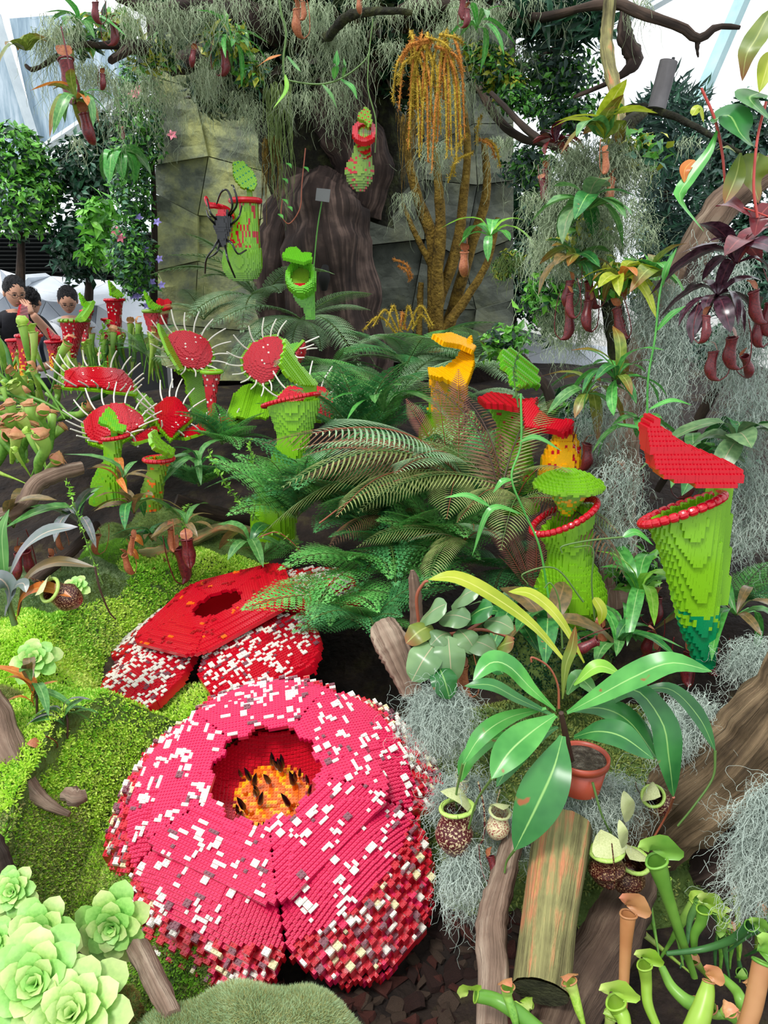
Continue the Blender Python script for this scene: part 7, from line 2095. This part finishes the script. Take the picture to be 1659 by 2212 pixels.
path_leaf(t, [(1283, 1290, 1.85), (1300, 1320, 1.83), (1295, 1350, 1.83)], 26, 'ovate', L_yel)
# top right leaves
t = thing('pitcher_vine', 'large glossy vine leaves on red stems crowding the top right edge', 'plant', tuple(P(1640, 450, 1.75)), group=gv)
path_leaf(t, [(1535, 262, 1.8), (1575, 250, 1.78), (1600, 290, 1.76), (1632, 320, 1.76)], 95, 'ovate', L_deep, fold=.2, wave=.03)
path_leaf(t, [(1665, 20, 1.8), (1635, 80, 1.78), (1612, 120, 1.77), (1604, 175, 1.77)], 48, 'lance', L_olive, wave=.04)
path_leaf(t, [(1665, 110, 1.8), (1655, 150, 1.78), (1640, 200, 1.77)], 40, 'lance', L_yel)
path_leaf(t, [(1640, 200, 1.8), (1620, 215, 1.78), (1665, 260, 1.77)], 70, 'ovate', L_mid)
path_leaf(t, [(1550, 280, 1.8), (1530, 330, 1.78), (1490, 385, 1.77), (1468, 430, 1.77), (1520, 500, 1.78)], 32, 'nep', L_fresh)
path_leaf(t, [(1600, 330, 1.8), (1590, 380, 1.78), (1565, 440, 1.77)], 42, 'nep', L_olive)
path_leaf(t, [(1640, 330, 1.8), (1625, 380, 1.8), (1640, 440, 1.8)], 70, 'ovate', L_olive, wave=.03)
path_leaf(t, [(1500, 345, 1.8), (1480, 365, 1.78), (1478, 395, 1.77)], 26, 'ovate', L_orange)
path_leaf(t, [(1545, 325, 1.82), (1570, 318, 1.8), (1590, 330, 1.8)], 16, 'lance', L_yel)
path_leaf(t, [(1555, 445, 1.8), (1580, 440, 1.78), (1625, 470, 1.77)], 56, 'ovate', L_maroon, fold=.2)
path_leaf(t, [(1665, 440, 1.8), (1640, 470, 1.78), (1630, 510, 1.77)], 46, 'ovate', L_maroon)
path_leaf(t, [(1495, 250, 1.85), (1510, 232, 1.85), (1520, 265, 1.85)], 22, 'ovate', L_yel)
path_stem(t, [(1515, 190, 1.8), (1545, 260, 1.8), (1560, 330, 1.8), (1566, 395, 1.8)], [3, 3, 3, 2.5], plastic('red stem', (190, 70, 60), .5), 'stem')
path_stem(t, [(1655, 220, 1.8), (1636, 300, 1.78), (1628, 400, 1.77), (1636, 470, 1.77)], [3, 3, 3, 3], plastic('red stem', (190, 70, 60), .5), 'stem')
path_stem(t, [(1575, 445, 1.8), (1610, 450, 1.78), (1665, 470, 1.77)], [2, 2, 2], plastic('red stem', (190, 70, 60), .5), 'stem')

# ---- round-leaved vine left of the pot
t = thing('pitcher_vine', 'sprawling vine with thick round grey-green leaves left of the potted plant', 'plant', tuple(P(960, 1430, 1.72)), group='pitcher vines round the pot')
for (x, y, w_, dx, dy, mt) in ((935, 1325, 62, 30, -22, L_round), (985, 1335, 66, 32, 4, L_round), (915, 1430, 76, -26, 42, L_round), (972, 1425, 70, 4, 52, L_round), (1040, 1395, 62, 34, 12, L_round), (1035, 1325, 64, 30, -16, L_deep), (960, 1475, 60, 12, 36, L_deep), (905, 1370, 54, -28, 20, L_olive), (1010, 1385, 54, 20, 26, L_round), (1080, 1350, 56, 30, 10, L_round), (950, 1380, 50, -20, 14, L_round), (1065, 1430, 50, 22, 26, L_deep), (1005, 1290, 56, 30, -20, L_round), (1085, 1400, 50, 26, -14, L_olive)):
    Y = 1.70 - (y - 1300) * .0008
    path_leaf(t, [(x - dx, y - dy, Y + .02), (x, y - 6, Y - .02), (x + dx, y + dy, Y - .03)], w_, 'round', mt, fold=.18, cup=.3, wave=.02)
for a in ([(900, 1345, 1.72), (960, 1370, 1.72), (1040, 1360, 1.74), (1110, 1380, 1.75)], [(960, 1400, 1.7), (1000, 1370, 1.7), (1060, 1330, 1.74)], [(905, 1350, 1.74), (900, 1290, 1.74), (915, 1260, 1.74), (925, 1255, 1.74)]):
    path_stem(t, a, [4, 4, 3.5, 3], stem_r, 'stem')
gp2 = 'pitcher vines round the pot'
plant('broad-leaved green vine at the foot of the hooded pitcher', 1330, 1410, 1.9, 10, .15, mats=(L_fresh, L_mid, L_deep), seed=51, group=gp2, el=(0, 60), w=.24)
plant('bright-leaved vine right of the capped pitcher foot', 1380, 1290, 2.05, 10, .18, mats=(L_fresh, L_pale, L_mid), seed=52, group=gp2, el=(0, 60), w=.26, pitchers=2, pmesh=PR_red, pl=.1)
plant('tangled stems and leaves behind the yellow leaf', 1180, 1370, 1.9, 10, .16, mats=(L_round, L_deep, L_bronze), seed=53, group=gp2, el=(-5, 50), w=.34)
plant('green leaves between capped and hooded pitchers', 1345, 1375, 2.0, 8, .12, mats=(L_fresh, L_mid), seed=54, group=gp2, el=(-5, 60), w=.24)
plant('low dark leaves beneath the pink fern', 1100, 1340, 2.0, 8, .13, mats=(L_deep, L_round), seed=55, group=gp2, el=(-5, 50), w=.36)
plant('sparse vine at the right edge over the grooved root', 1590, 1330, 1.95, 9, .17, mats=(L_mid, L_bronze, L_fresh), seed=56, group=gp2, el=(-20, 50), w=.2, pitchers=2, pmesh=PR_red, pl=.08)

# ---- the potted plant
YP2 = 1.42
t = thing('potted_pitcher_vine', 'potted pitcher vine with long glossy strap leaves in a terracotta-red plastic pot', 'plant', tuple(P(1235, 1690, YP2 + .05)), group='pitcher vines round the pot')
pot = plastic('terracotta plastic', (178, 74, 50), .4)
c = P(1258, 1632, YP2 + .06)
mb = MB(); th = np.linspace(0, 2 * PI, 40, endpoint=False)
rr = np.array([.042, .054, .054, .058, .058, .054, .052, .048]); zz = np.array([-.08, -.016, -.016, -.016, 0, 0, -.006, -.012])
V = np.array([[c[0] + r_ * math.cos(q), c[1] + r_ * math.sin(q), c[2] + z_] for r_, z_ in zip(rr, zz) for q in th])
idx = np.arange(len(rr) * 40).reshape(len(rr), 40)
mb.add(V, quads=np.stack([idx[:-1], np.roll(idx, -1, 1)[:-1], np.roll(idx, -1, 1)[1:], idx[1:]], -1).reshape(-1, 4))
mb.add(np.vstack([V[:40], [c[0], c[1], c[2] - .08]]), tris=[[i, 40, (i + 1) % 40] for i in range(40)])
mb.build('pot', pot, t)
peat = organic('coarse pale compost', [(0.3, (52, 42, 34)), (0.5, (110, 98, 82)), (0.7, (172, 164, 146))], scale=60, rough=.9, bump=1.5)
mb = MB(); V = [c + [0, 0, -.002]] + [c + [.053 * math.cos(q), .053 * math.sin(q), -.008] for q in th]
mb.add(V, tris=[[0, 1 + i, 1 + (i + 1) % 40] for i in range(40)]); mb.build('compost', peat, t)
B = YP2
for pts, w_, kd, mt in (
    ([(1225, 1540, B), (1290, 1505, B - .02), (1370, 1462, B - .04), (1450, 1432, B - .05), (1538, 1450, B - .05)], 66, 'nep', L_fresh),
    ([(1200, 1535, B), (1150, 1490, B - .03), (1100, 1440, B - .05), (1060, 1432, B - .07), (1022, 1470, B - .09)], 62, 'nep', L_fresh),
    ([(1200, 1545, B - .01), (1150, 1580, B - .05), (1100, 1625, B - .09), (1062, 1682, B - .12)], 80, 'nep', L_fresh),
    ([(1205, 1570, B + .02), (1150, 1600, B - .01), (1110, 1640, B - .04), (1072, 1700, B - .06)], 48, 'nep', L_deep),
    ([(1180, 1530, B + .03), (1100, 1550, B + .01), (1040, 1590, B - .02), (1000, 1650, B - .04)], 44, 'nep', L_fresh),
    ([(1120, 1580, B + .03), (1060, 1600, B + .01), (1010, 1640, B), (995, 1690, B)], 40, 'nep', L_fresh),
    ([(1215, 1590, B - .02), (1196, 1660, B - .08), (1160, 1740, B - .11), (1112, 1836, B - .12)], 108, 'nep', L_deep),
    ([(1240, 1592, B - .01), (1290, 1580, B - .05), (1345, 1592, B - .08), (1412, 1640, B - .10)], 72, 'nep', L_deep),
    ([(1300, 1530, B + .02), (1370, 1490, B), (1430, 1560, B - .03), (1445, 1640, B - .05), (1455, 1722, B - .05)], 72, 'nep', L_deep),
    ([(1235, 1535, B + .02), (1300, 1530, B), (1360, 1560, B - .02), (1420, 1640, B - .03)], 62, 'nep', L_deep),
    ([(1290, 1530, B + .05), (1350, 1540, B + .04), (1390, 1590, B + .03), (1400, 1640, B + .02)], 44, 'nep', L_deep),
    ([(1380, 1490, B + .02), (1450, 1490, B), (1510, 1550, B - .02), (1545, 1622, B - .03)], 44, 'nep', L_deep),
    ([(1205, 1550, B + .03), (1120, 1510, B + .02), (1060, 1480, B), (1003, 1482, B)], 36, 'nep', L_deep),
    ([(1215, 1510, B + .02), (1222, 1440, B + .02), (1235, 1400, B + .02), (1243, 1352, B + .02)], 26, 'nep', L_olive),
    ([(1230, 1440, B + .1), (1150, 1350, B + .1), (1060, 1285, B + .09), (985, 1248, B + .08), (925, 1252, B + .08)], 44, 'nep', L_yel),
    ([(1262, 1432, B + .15), (1210, 1340, B + .15), (1150, 1285, B + .15), (1098, 1278, B + .15)], 34, 'nep', L_yel),
    ([(1240, 1480, B + .04), (1290, 1440, B + .04), (1340, 1455, B + .04)], 36, 'nep', L_pale),
    ([(1225, 1500, B + .05), (1250, 1465, B + .05), (1290, 1500, B + .04)], 44, 'nep', L_mid),
):
    path_leaf(t, pts, w_, kd, mt, fold=.16, wave=.012, n=18)
for a, mt in (([(1207, 1530, B), (1205, 1480, B), (1185, 1440, B), (1150, 1420, B - .01), (1148, 1430, B - .01)], stem_r), ([(1545, 1622, B - .03), (1540, 1680, B - .04), (1500, 1740, B - .05), (1464, 1784, B - .05)], stem_g), ([(1455, 1722, B - .05), (1440, 1760, B), (1400, 1830, B)], stem_r), ([(1112, 1836, B - .12), (1095, 1860, B - .1), (1090, 1885, B - .1)], stem_g), ([(1062, 1682, B - .12), (1030, 1730, B - .08), (1012, 1790, B - .06)], stem_g), ([(1000, 1650, B - .04), (985, 1720, B - .02), (990, 1760, B)], stem_g), ([(1280, 1690, B), (1300, 1760, B - .02), (1330, 1820, B)], stem_g)):
    path_stem(t, a, [3.2] + [2.4] * (len(a) - 1), mt)
path_stem(t, [(1232, 1640, B + .05), (1222, 1590, B + .02), (1212, 1540, B)], [9, 8, 6], stem_b, 'stem')
for (x, y), w_, h_, Y, lb in [((1345, 1800), 22, 60, 1.33, 'pale cream oval leaf standing over the round brown pitcher'), ((1355, 1740), 30, 64, 1.42, 'pale cream oval leaf lying by the speckled pitcher on the moss')]:
    t = thing('pale_leaf', lb, 'leaf', tuple(P(x, y + 30, Y)))
    path_leaf(t, [(x + 4, y + h_ / 2, Y), (x, y, Y - .01), (x - 8, y - h_ / 2, Y)], w_ * 1.3, 'ovate', P_cream, name='blade')

# ---- trumpet pitchers at the bottom right
def big_trumpet(label, pts, rp, mat, hood, Y0=None, lid=None, flip=1, grp='green trumpet pitchers at the lower right'):
    w, r = limb_at(pts, rp)
    t = thing('trumpet_pitcher', label, 'plant', tuple(w[0]), group=grp)
    mb = MB(); tube(mb, w, r, n=26, sides=16, cap=False, ridge=.02, ridges=5); mb.build('tube', mat, t)
    e, q = w[-1], r[-1]; d = nz(w[-1] - w[-2]); a = nz(np.cross(d, [0, 1, 0])) * flip; b = np.cross(d, a)
    mb = MB(); th = np.linspace(0, 2 * PI, 17)
    tube(mb, [e + (a * math.cos(v) + b * math.sin(v)) * q * (1.02 + .06 * math.sin(3 * v)) for v in th], [q * .14] * 2, n=26, sides=6)
    mb.build('lip', hood, t)
    mb = MB()
    blade(mb, [e - a * q * .9, e - a * q * 1.1 + d * q * .9, e - a * q * .2 + d * q * 2.0, e + a * q * 1.3 + d * q * 2.1], q * 3.4, 'ovate', hint=tuple(a * .6 - np.array([0, 1, 0]) * .8), n=12, fold=-.18, wave=.07, across=7)
    mb.build('hood', hood, t)
    return t
big_trumpet('tallest lower right trumpet pitcher with pale hood over the dark root', [(1500, 2110, 1.22), (1470, 2020, 1.22), (1440, 1930, 1.22), (1418, 1860, 1.22)], [7, 10, 14, 22], T_g, T_g)
big_trumpet('pink-brown upright trumpet pitcher in front of the grooved root', [(1346, 2190, 1.1), (1348, 2120, 1.12), (1352, 2040, 1.14), (1357, 1975, 1.15)], [8, 11, 13, 17], T_r, T_r)
big_trumpet('lime trumpet pitcher right of the pink-brown one', [(1425, 2230, 1.05), (1400, 2170, 1.08), (1396, 2120, 1.1), (1392, 2085, 1.1)], [8, 11, 12, 15], T_y, T_y)
big_trumpet('curved lime trumpet pitcher lying along the bottom edge', [(1180, 2240, 1.0), (1120, 2190, 1.02), (1070, 2160, 1.04), (1028, 2150, 1.04)], [16, 17, 15, 14], T_g, T_y)
big_trumpet('short lime trumpet pitcher leaning at the bottom between the logs', [(1350, 2215, 1.02), (1345, 2195, 1.03), (1335, 2180, 1.04), (1330, 2165, 1.04)], [14, 16, 18, 20], T_y, T_y)
big_trumpet('green trumpet pitcher with a withered pink hood near the bottom right', [(1430, 2090, 1.15), (1450, 2130, 1.12), (1480, 2160, 1.1), (1500, 2170, 1.1)], [8, 11, 14, 16], T_g, T_r)
big_trumpet('broad gold-green trumpet pitcher at the bottom edge', [(1480, 2260, 1.0), (1510, 2200, 1.02), (1525, 2150, 1.04), (1530, 2120, 1.05)], [22, 24, 18, 12], T_y, T_r)
big_trumpet('rusty trumpet pitcher at the bottom right corner', [(1600, 2250, 1.0), (1625, 2180, 1.02), (1640, 2110, 1.04), (1648, 2080, 1.05)], [18, 20, 20, 22], T_r, T_g)
big_trumpet('green trumpet pitcher crossing under the moss curtain', [(1440, 2060, 1.2), (1520, 2050, 1.2), (1580, 2030, 1.18), (1620, 2000, 1.15)], [5, 7, 9, 12], T_dk, T_g)
big_trumpet('small green trumpet pitcher with twisted hood before the dark root', [(1500, 2060, 1.22), (1500, 2020, 1.22), (1515, 1990, 1.22), (1520, 1965, 1.22)], [6, 9, 12, 15], T_g, T_y)
big_trumpet('narrow green trumpet pitcher with a brown mouth near the right corner', [(1560, 2110, 1.15), (1590, 2140, 1.12), (1600, 2160, 1.1), (1605, 2175, 1.1)], [8, 11, 13, 14], T_g, T_r)
trumpets('cluster of slender green trumpet pitchers in the lower right corner', [(1550, 2110, 1.35, 7, 70), (1620, 2060, 1.35, 6, 50), (1450, 2080, 1.35, 4, 40)], TM, 61, (.12, .2), .45, group='green trumpet pitchers at the lower right')
trumpets('little lime trumpet pitchers cropped by the bottom edge', [(1120, 2225, 1.02, 3, 25), (1290, 2225, 1.02, 2, 30), (1620, 2210, 1.02, 3, 40)], TMs, 62, (.06, .08), .3, group='green trumpet pitchers at the lower right')

# ---- bark mulch under the big flower
chipm = [organic('red brown bark chip', [(0.3, (60, 30, 26)), (0.7, (118, 66, 54))], scale=24, rough=.8, bump=.8), organic('dark bark chip', [(0.3, (34, 22, 20)), (0.7, (80, 52, 44))], scale=24, rough=.8, bump=.8), organic('grey brown bark chip', [(0.3, (60, 46, 38)), (0.7, (110, 90, 74))], scale=24, rough=.8, bump=.8)]
def chip_mesh(seed, mat):
    rng = rnd(seed); n = 7
    th = np.sort(rng.uniform(0, 2 * PI, n)); r1 = rng.uniform(.7, 1.1, n)
    top = np.stack([np.cos(th) * r1, np.sin(th) * r1 * .6, .22 + rng.uniform(-.06, .06, n)], -1)
    bot = top * [1.08, 1.08, 0] + [0, 0, -.2]
    V = np.vstack([top, bot, [[0, 0, .3]], [[0, 0, -.22]]])
    j = np.arange(n); k = (j + 1) % n
    mb = MB(); mb.add(V, quads=np.stack([j + n, k + n, k, j], -1), tris=np.vstack([np.stack([j, k, np.full(n, 2 * n)], -1), np.stack([k + n, j + n, np.full(n, 2 * n + 1)], -1)]))
    return mb.mesh('bark_chip', mat, smooth_=False)
chips = [chip_mesh(i, chipm[i % 3]) for i in range(9)]
bed = thing('mulch', None, None, tuple(G(850, 2100))); tag(bed, kind='structure')
rng = rnd(99)
for k in range(300):
    px, py = rng.uniform(560, 1130), rng.uniform(1880, 2260)
    if k > 240: px, py = rng.uniform(930, 1060), rng.uniform(1700, 1900)
    p = G(px, py)
    s_ = rng.uniform(.013, .04)
    ob = put('bark_chip', chips[int(rng.integers(9))], bed, tuple(p - OFF[bed.name] + [0, 0, s_ * .25]), (rng.normal(0, .35), rng.normal(0, .35), rng.uniform(0, 6.3)), s_)

# ================================================================== VISITORS
skin_m = organic('warm skin', [(0.3, (186, 136, 112)), (0.7, (206, 158, 132))], scale=10, rough=.55, bump=0)
hair_m = organic('black hair', [(0.3, (12, 11, 13)), (0.7, (34, 32, 36))], scale=60, rough=.45, bump=.8)
def cloth(name, a, b): return organic(name, [(0.3, a), (0.7, b)], scale=6, rough=.85, bump=.2)
lip_m = plastic('lip', (170, 92, 84), .5); eye_m = plastic('dark eye', (20, 16, 14), .3); rim_m = plastic('spectacle frame', (30, 28, 30), .3)
def skinned(name, joints, edges, mat, parent, sub=2, root=0):
    me = bpy.data.meshes.new(name)
    me.from_pydata([j[0] for j in joints], edges, [])
    o = bpy.data.objects.new(name, me); C.objects.link(o)
    sk = o.modifiers.new('skin', 'SKIN'); sk.use_smooth_shade = True
    for v, j in zip(me.skin_vertices[0].data, joints):
        r = j[1]
        v.radius = r if isinstance(r, tuple) else (r, r)
        v.use_root = False
    me.skin_vertices[0].data[root].use_root = True
    sb = o.modifiers.new('sub', 'SUBSURF'); sb.levels = sub; sb.render_levels = sub
    dg = bpy.context.evaluated_depsgraph_get(); dg.update()
    m2 = bpy.data.meshes.new_from_object(o.evaluated_get(dg))
    bpy.data.objects.remove(o)
    m2.materials.clear(); m2.materials.append(mat)
    for p in m2.polygons: p.use_smooth = True
    o2 = bpy.data.objects.new(name, m2); C.objects.link(o2); o2.parent = parent
    return o2
def ellipsoid(mb, c, r, nu=20, nv=14, f=None, mat=0, v0=0, v1=PI):
    vv = np.linspace(v0, v1, nv); uu = np.linspace(0, 2 * PI, nu, endpoint=False)
    V = np.array([[math.cos(u) * math.sin(v), math.sin(u) * math.sin(v), math.cos(v)] for v in vv for u in uu])
    if f: V = f(V)
    V = V * np.asarray(r) + np.asarray(c)
    idx = np.arange(nu * nv).reshape(nv, nu)
    mb.add(V, quads=np.stack([idx[:-1], idx[1:], np.roll(idx, -1, 1)[1:], np.roll(idx, -1, 1)[:-1]], -1).reshape(-1, 4), mat=mat)
def visitor(label, px, py, Y, shirt, turn, nod, tilt=0, hand=False, glasses=False, vest=None, spiky=False):
    """px, py: centre of the head; body leans forward over the rail; local +(-Y) is the way he faces"""
    hc = P(px, py, Y)
    floor_z = -.36
    t = thing('person', label, 'person', (hc[0], hc[1] + .12, floor_z), (0, 0, turn))
    hz = hc[2] - floor_z                       # head height over the floor
    # lean: hips behind the head
    hip = np.array([0, .16, hz * .56]); chest = np.array([0, .04, hz * .80]); neck = np.array([0, -.04, hz - .155]); head0 = np.array([0, -.10, hz - .06])
    J = [(hip, (.17, .12)), ((hip + chest) / 2, (.155, .12)), (chest, (.18, .125)), (np.array([0, -.02, hz - .20]), (.10, .08)), (neck, (.062, .062))]
    E_ = [(0, 1), (1, 2), (2, 3), (3, 4)]
    for s in (-1, 1):
        b = len(J)
        sh = np.array([s * .19, -.01, hz - .235])
        if hand and s == 1: el = np.array([s * .27, -.16, hz - .42]); wr = np.array([s * .06, -.24, hz - .16])
        else: el = np.array([s * .26, -.08, hz - .48]); wr = np.array([s * .16, -.34, hz - .54])
        J += [(sh, .062), (el, .048), (wr, .032)]
        E_ += [(3, b), (b, b + 1), (b + 1, b + 2)]
    for s in (-1, 1):
        b = len(J)
        J += [(np.array([s * .10, .14, hip[2] - .08]), .095), (np.array([s * .11, .10, .47]), .062), (np.array([s * .11, .14, .08]), .042), (np.array([s * .12, .0, .035]), .038)]
        E_ += [(0, b), (b, b + 1), (b + 1, b + 2), (b + 2, b + 3)]
    body = skinned('body', [(tuple(j[0]), j[1]) for j in J], E_, shirt, t, sub=2)
    body.data.materials.append(cloth('dark trousers', (30, 32, 40), (50, 52, 60))); body.data.materials.append(skin_m)
    for p in body.data.polygons:
        z = p.center.z
        arm = abs(p.center.x) > .05 and p.center.y < -.17
        p.material_index = 1 if z < hip[2] - .02 and p.center.y > -.05 else (2 if (arm or (z > hz - .16 and abs(p.center.x) < .075)) else 0)
    # head with a face
    hd = bpy.data.objects.new('head', None)
    H3 = Matrix.Translation(Vector((0, -.07, hz))) @ Matrix.Rotation(tilt, 4, 'Y') @ Matrix.Rotation(nod, 4, 'X')
    def hs(V):
        V = V.copy()
        jaw = np.clip(-V[:, 2], 0, 1)
        V[:, 0] *= 1 - .34 * jaw ** 1.4
        front = np.clip(-V[:, 1], 0, 1)
        V[:, 1] *= 1 + .03 * jaw
        nose = np.exp(-((V[:, 0]) / .13) ** 2 - ((V[:, 2] + .12) / .2) ** 2) * (V[:, 1] < 0)
        V[:, 1] -= .16 * nose
        sock = np.exp(-((np.abs(V[:, 0]) - .36) / .16) ** 2 - ((V[:, 2] - .08) / .12) ** 2) * (V[:, 1] < 0)
        V[:, 1] += .10 * sock
        return V
    mb = MB(); ellipsoid(mb, (0, 0, 0), (.078, .098, .118), 44, 34, hs)
    for s in (-1, 1):
        ellipsoid(mb, (s * .079, .012, -.008), (.012, .02, .032), 10, 8)
    head = mb.build('head', skin_m, t, local=True); head.matrix_local = H3
    mb = MB()
    rngp = rnd(int(px))
    def hf(V):
        n_ = rngp.normal(0, .05 if spiky else .025, len(V))
        return V * (1 + n_[:, None])
    ellipsoid(mb, (0, .018, .028), (.088, .100, .108), 34, 20, hf, v0=0, v1=PI * .60)
    k = 900; u = rngp.uniform(0, 2 * PI, k); v = np.arccos(rngp.uniform(.0, 1, k))
    d = np.stack([np.cos(u) * np.sin(v), np.sin(u) * np.sin(v), np.cos(v)], -1); d = d[(d[:, 1] > -.75) | (d[:, 2] > .35)]
    scatter(mb, NEED_T * [1, 1.5, 1], NEED_Q, d * [.086, .098, .106] + [0, .018, .028], d, .028 if spiky else .018, rngp, jitter=.6)
    hr_ = mb.build('hair', hair_m, t, local=True); hr_.matrix_local = H3
    for s in (-1, 1):
        mb = MB(); ellipsoid(mb, (s * .029, -.088, .010), (.011, .006, .006), 10, 6); e_ = mb.build('eye', eye_m, t, local=True); e_.matrix_local = H3
        mb = MB(); tube(mb, [(s * .014, -.094, .030), (s * .030, -.095, .034), (s * .045, -.085, .029)], [.0025] * 2, n=6, sides=5); e_ = mb.build('eyebrow', hair_m, t, local=True); e_.matrix_local = H3
    mb = MB(); tube(mb, [(-.022, -.092, -.058), (0, -.098, -.056), (.022, -.092, -.058)], [.003, .005, .003], n=8, sides=6); e_ = mb.build('mouth', lip_m, t, local=True); e_.matrix_local = H3
    if glasses:
        mb = MB()
        for s in (-1, 1):
            th = np.linspace(0, 2 * PI, 15)
            tube(mb, [(s * .031 + .022 * math.cos(a), -.103, .008 + .016 * math.sin(a)) for a in th], [.0018] * 2, n=20, sides=4)
            tube(mb, [(s * .053, -.103, .012), (s * .08, .0, .010)], [.0018] * 2, n=3, sides=4)
        tube(mb, [(-.010, -.105, .010), (.010, -.105, .010)], [.0018] * 2, n=2, sides=4)
        e_ = mb.build('spectacles', rim_m, t, local=True); e_.matrix_local = H3
    # hands: palm and five fingers
    for s in (-1, 1):
        if hand and s == 1: wr = np.array([s * .06, -.24, hz - .16]); dr = nz([-.2, .5, .8])
        else: wr = np.array([s * .16, -.34, hz - .54]); dr = nz([-s * .35, -.85, -.35])
        sd = nz(np.cross(dr, [0, 0, 1])) if not (hand and s == 1) else np.array([1.0, 0, 0])
        Jh = [(wr - dr * .01, .027), (wr + dr * .05, (.034, .018))]; Eh = [(0, 1)]
        dn = np.cross(sd, dr)
        for f_, (o_, L_) in enumerate(((-.028, .062), (-.010, .072), (.010, .068), (.028, .052))):
            b = len(Jh); p0 = wr + dr * .085 + sd * o_
            Jh += [(p0, .0095), (p0 + dr * L_ * .55 - dn * .006, .0085), (p0 + dr * L_ * .95 - dn * .024, .007)]
            Eh += [(1, b), (b, b + 1), (b + 1, b + 2)]
        b = len(Jh); p0 = wr + dr * .035 - sd * .038
        Jh += [(p0, .011), (p0 + dr * .03 - sd * .018, .009)]; Eh += [(1, b), (b, b + 1)]
        skinned('hand', [(tuple(j[0]), j[1]) for j in Jh], Eh, skin_m, t, sub=1)
    if vest:
        mb = MB()
        for s in (-1, 1):
            tube(mb, [np.array([s * .10, .16, hz - .33]), np.array([s * .11, .02, hz - .165]), np.array([s * .11, -.15, hz - .33]), np.array([s * .10, -.12, hz - .50])], [.022] * 2, n=14, sides=8, flat=.4)
        mb.build('strap', vest, t, local=True)
        mb = MB(); ellipsoid(mb, (0, .26, hz - .40), (.16, .09, .2), 20, 14); mb.build('backpack', vest, t, local=True)
    return t
visitor('man in a black shirt and spectacles, hand raised to his mouth', 12, 632, 6.7, cloth('black shirt', (22, 22, 26), (38, 38, 44)), .7, .35, hand=True, glasses=True)
visitor('spiky-haired man in a white shirt and dark backpack bending over the bed', 62, 655, 7.1, cloth('white shirt', (196, 200, 206), (220, 222, 226)), -.15, .75, vest=cloth('slate backpack', (44, 54, 70), (66, 76, 92)), spiky=True)
visitor('man in a grey T-shirt with spectacles looking down behind the dotted trumpets', 136, 650, 7.5, cloth('grey shirt', (138, 144, 150), (166, 172, 178)), .35, .55, glasses=True, vest=cloth('slate backpack', (44, 54, 70), (66, 76, 92)))
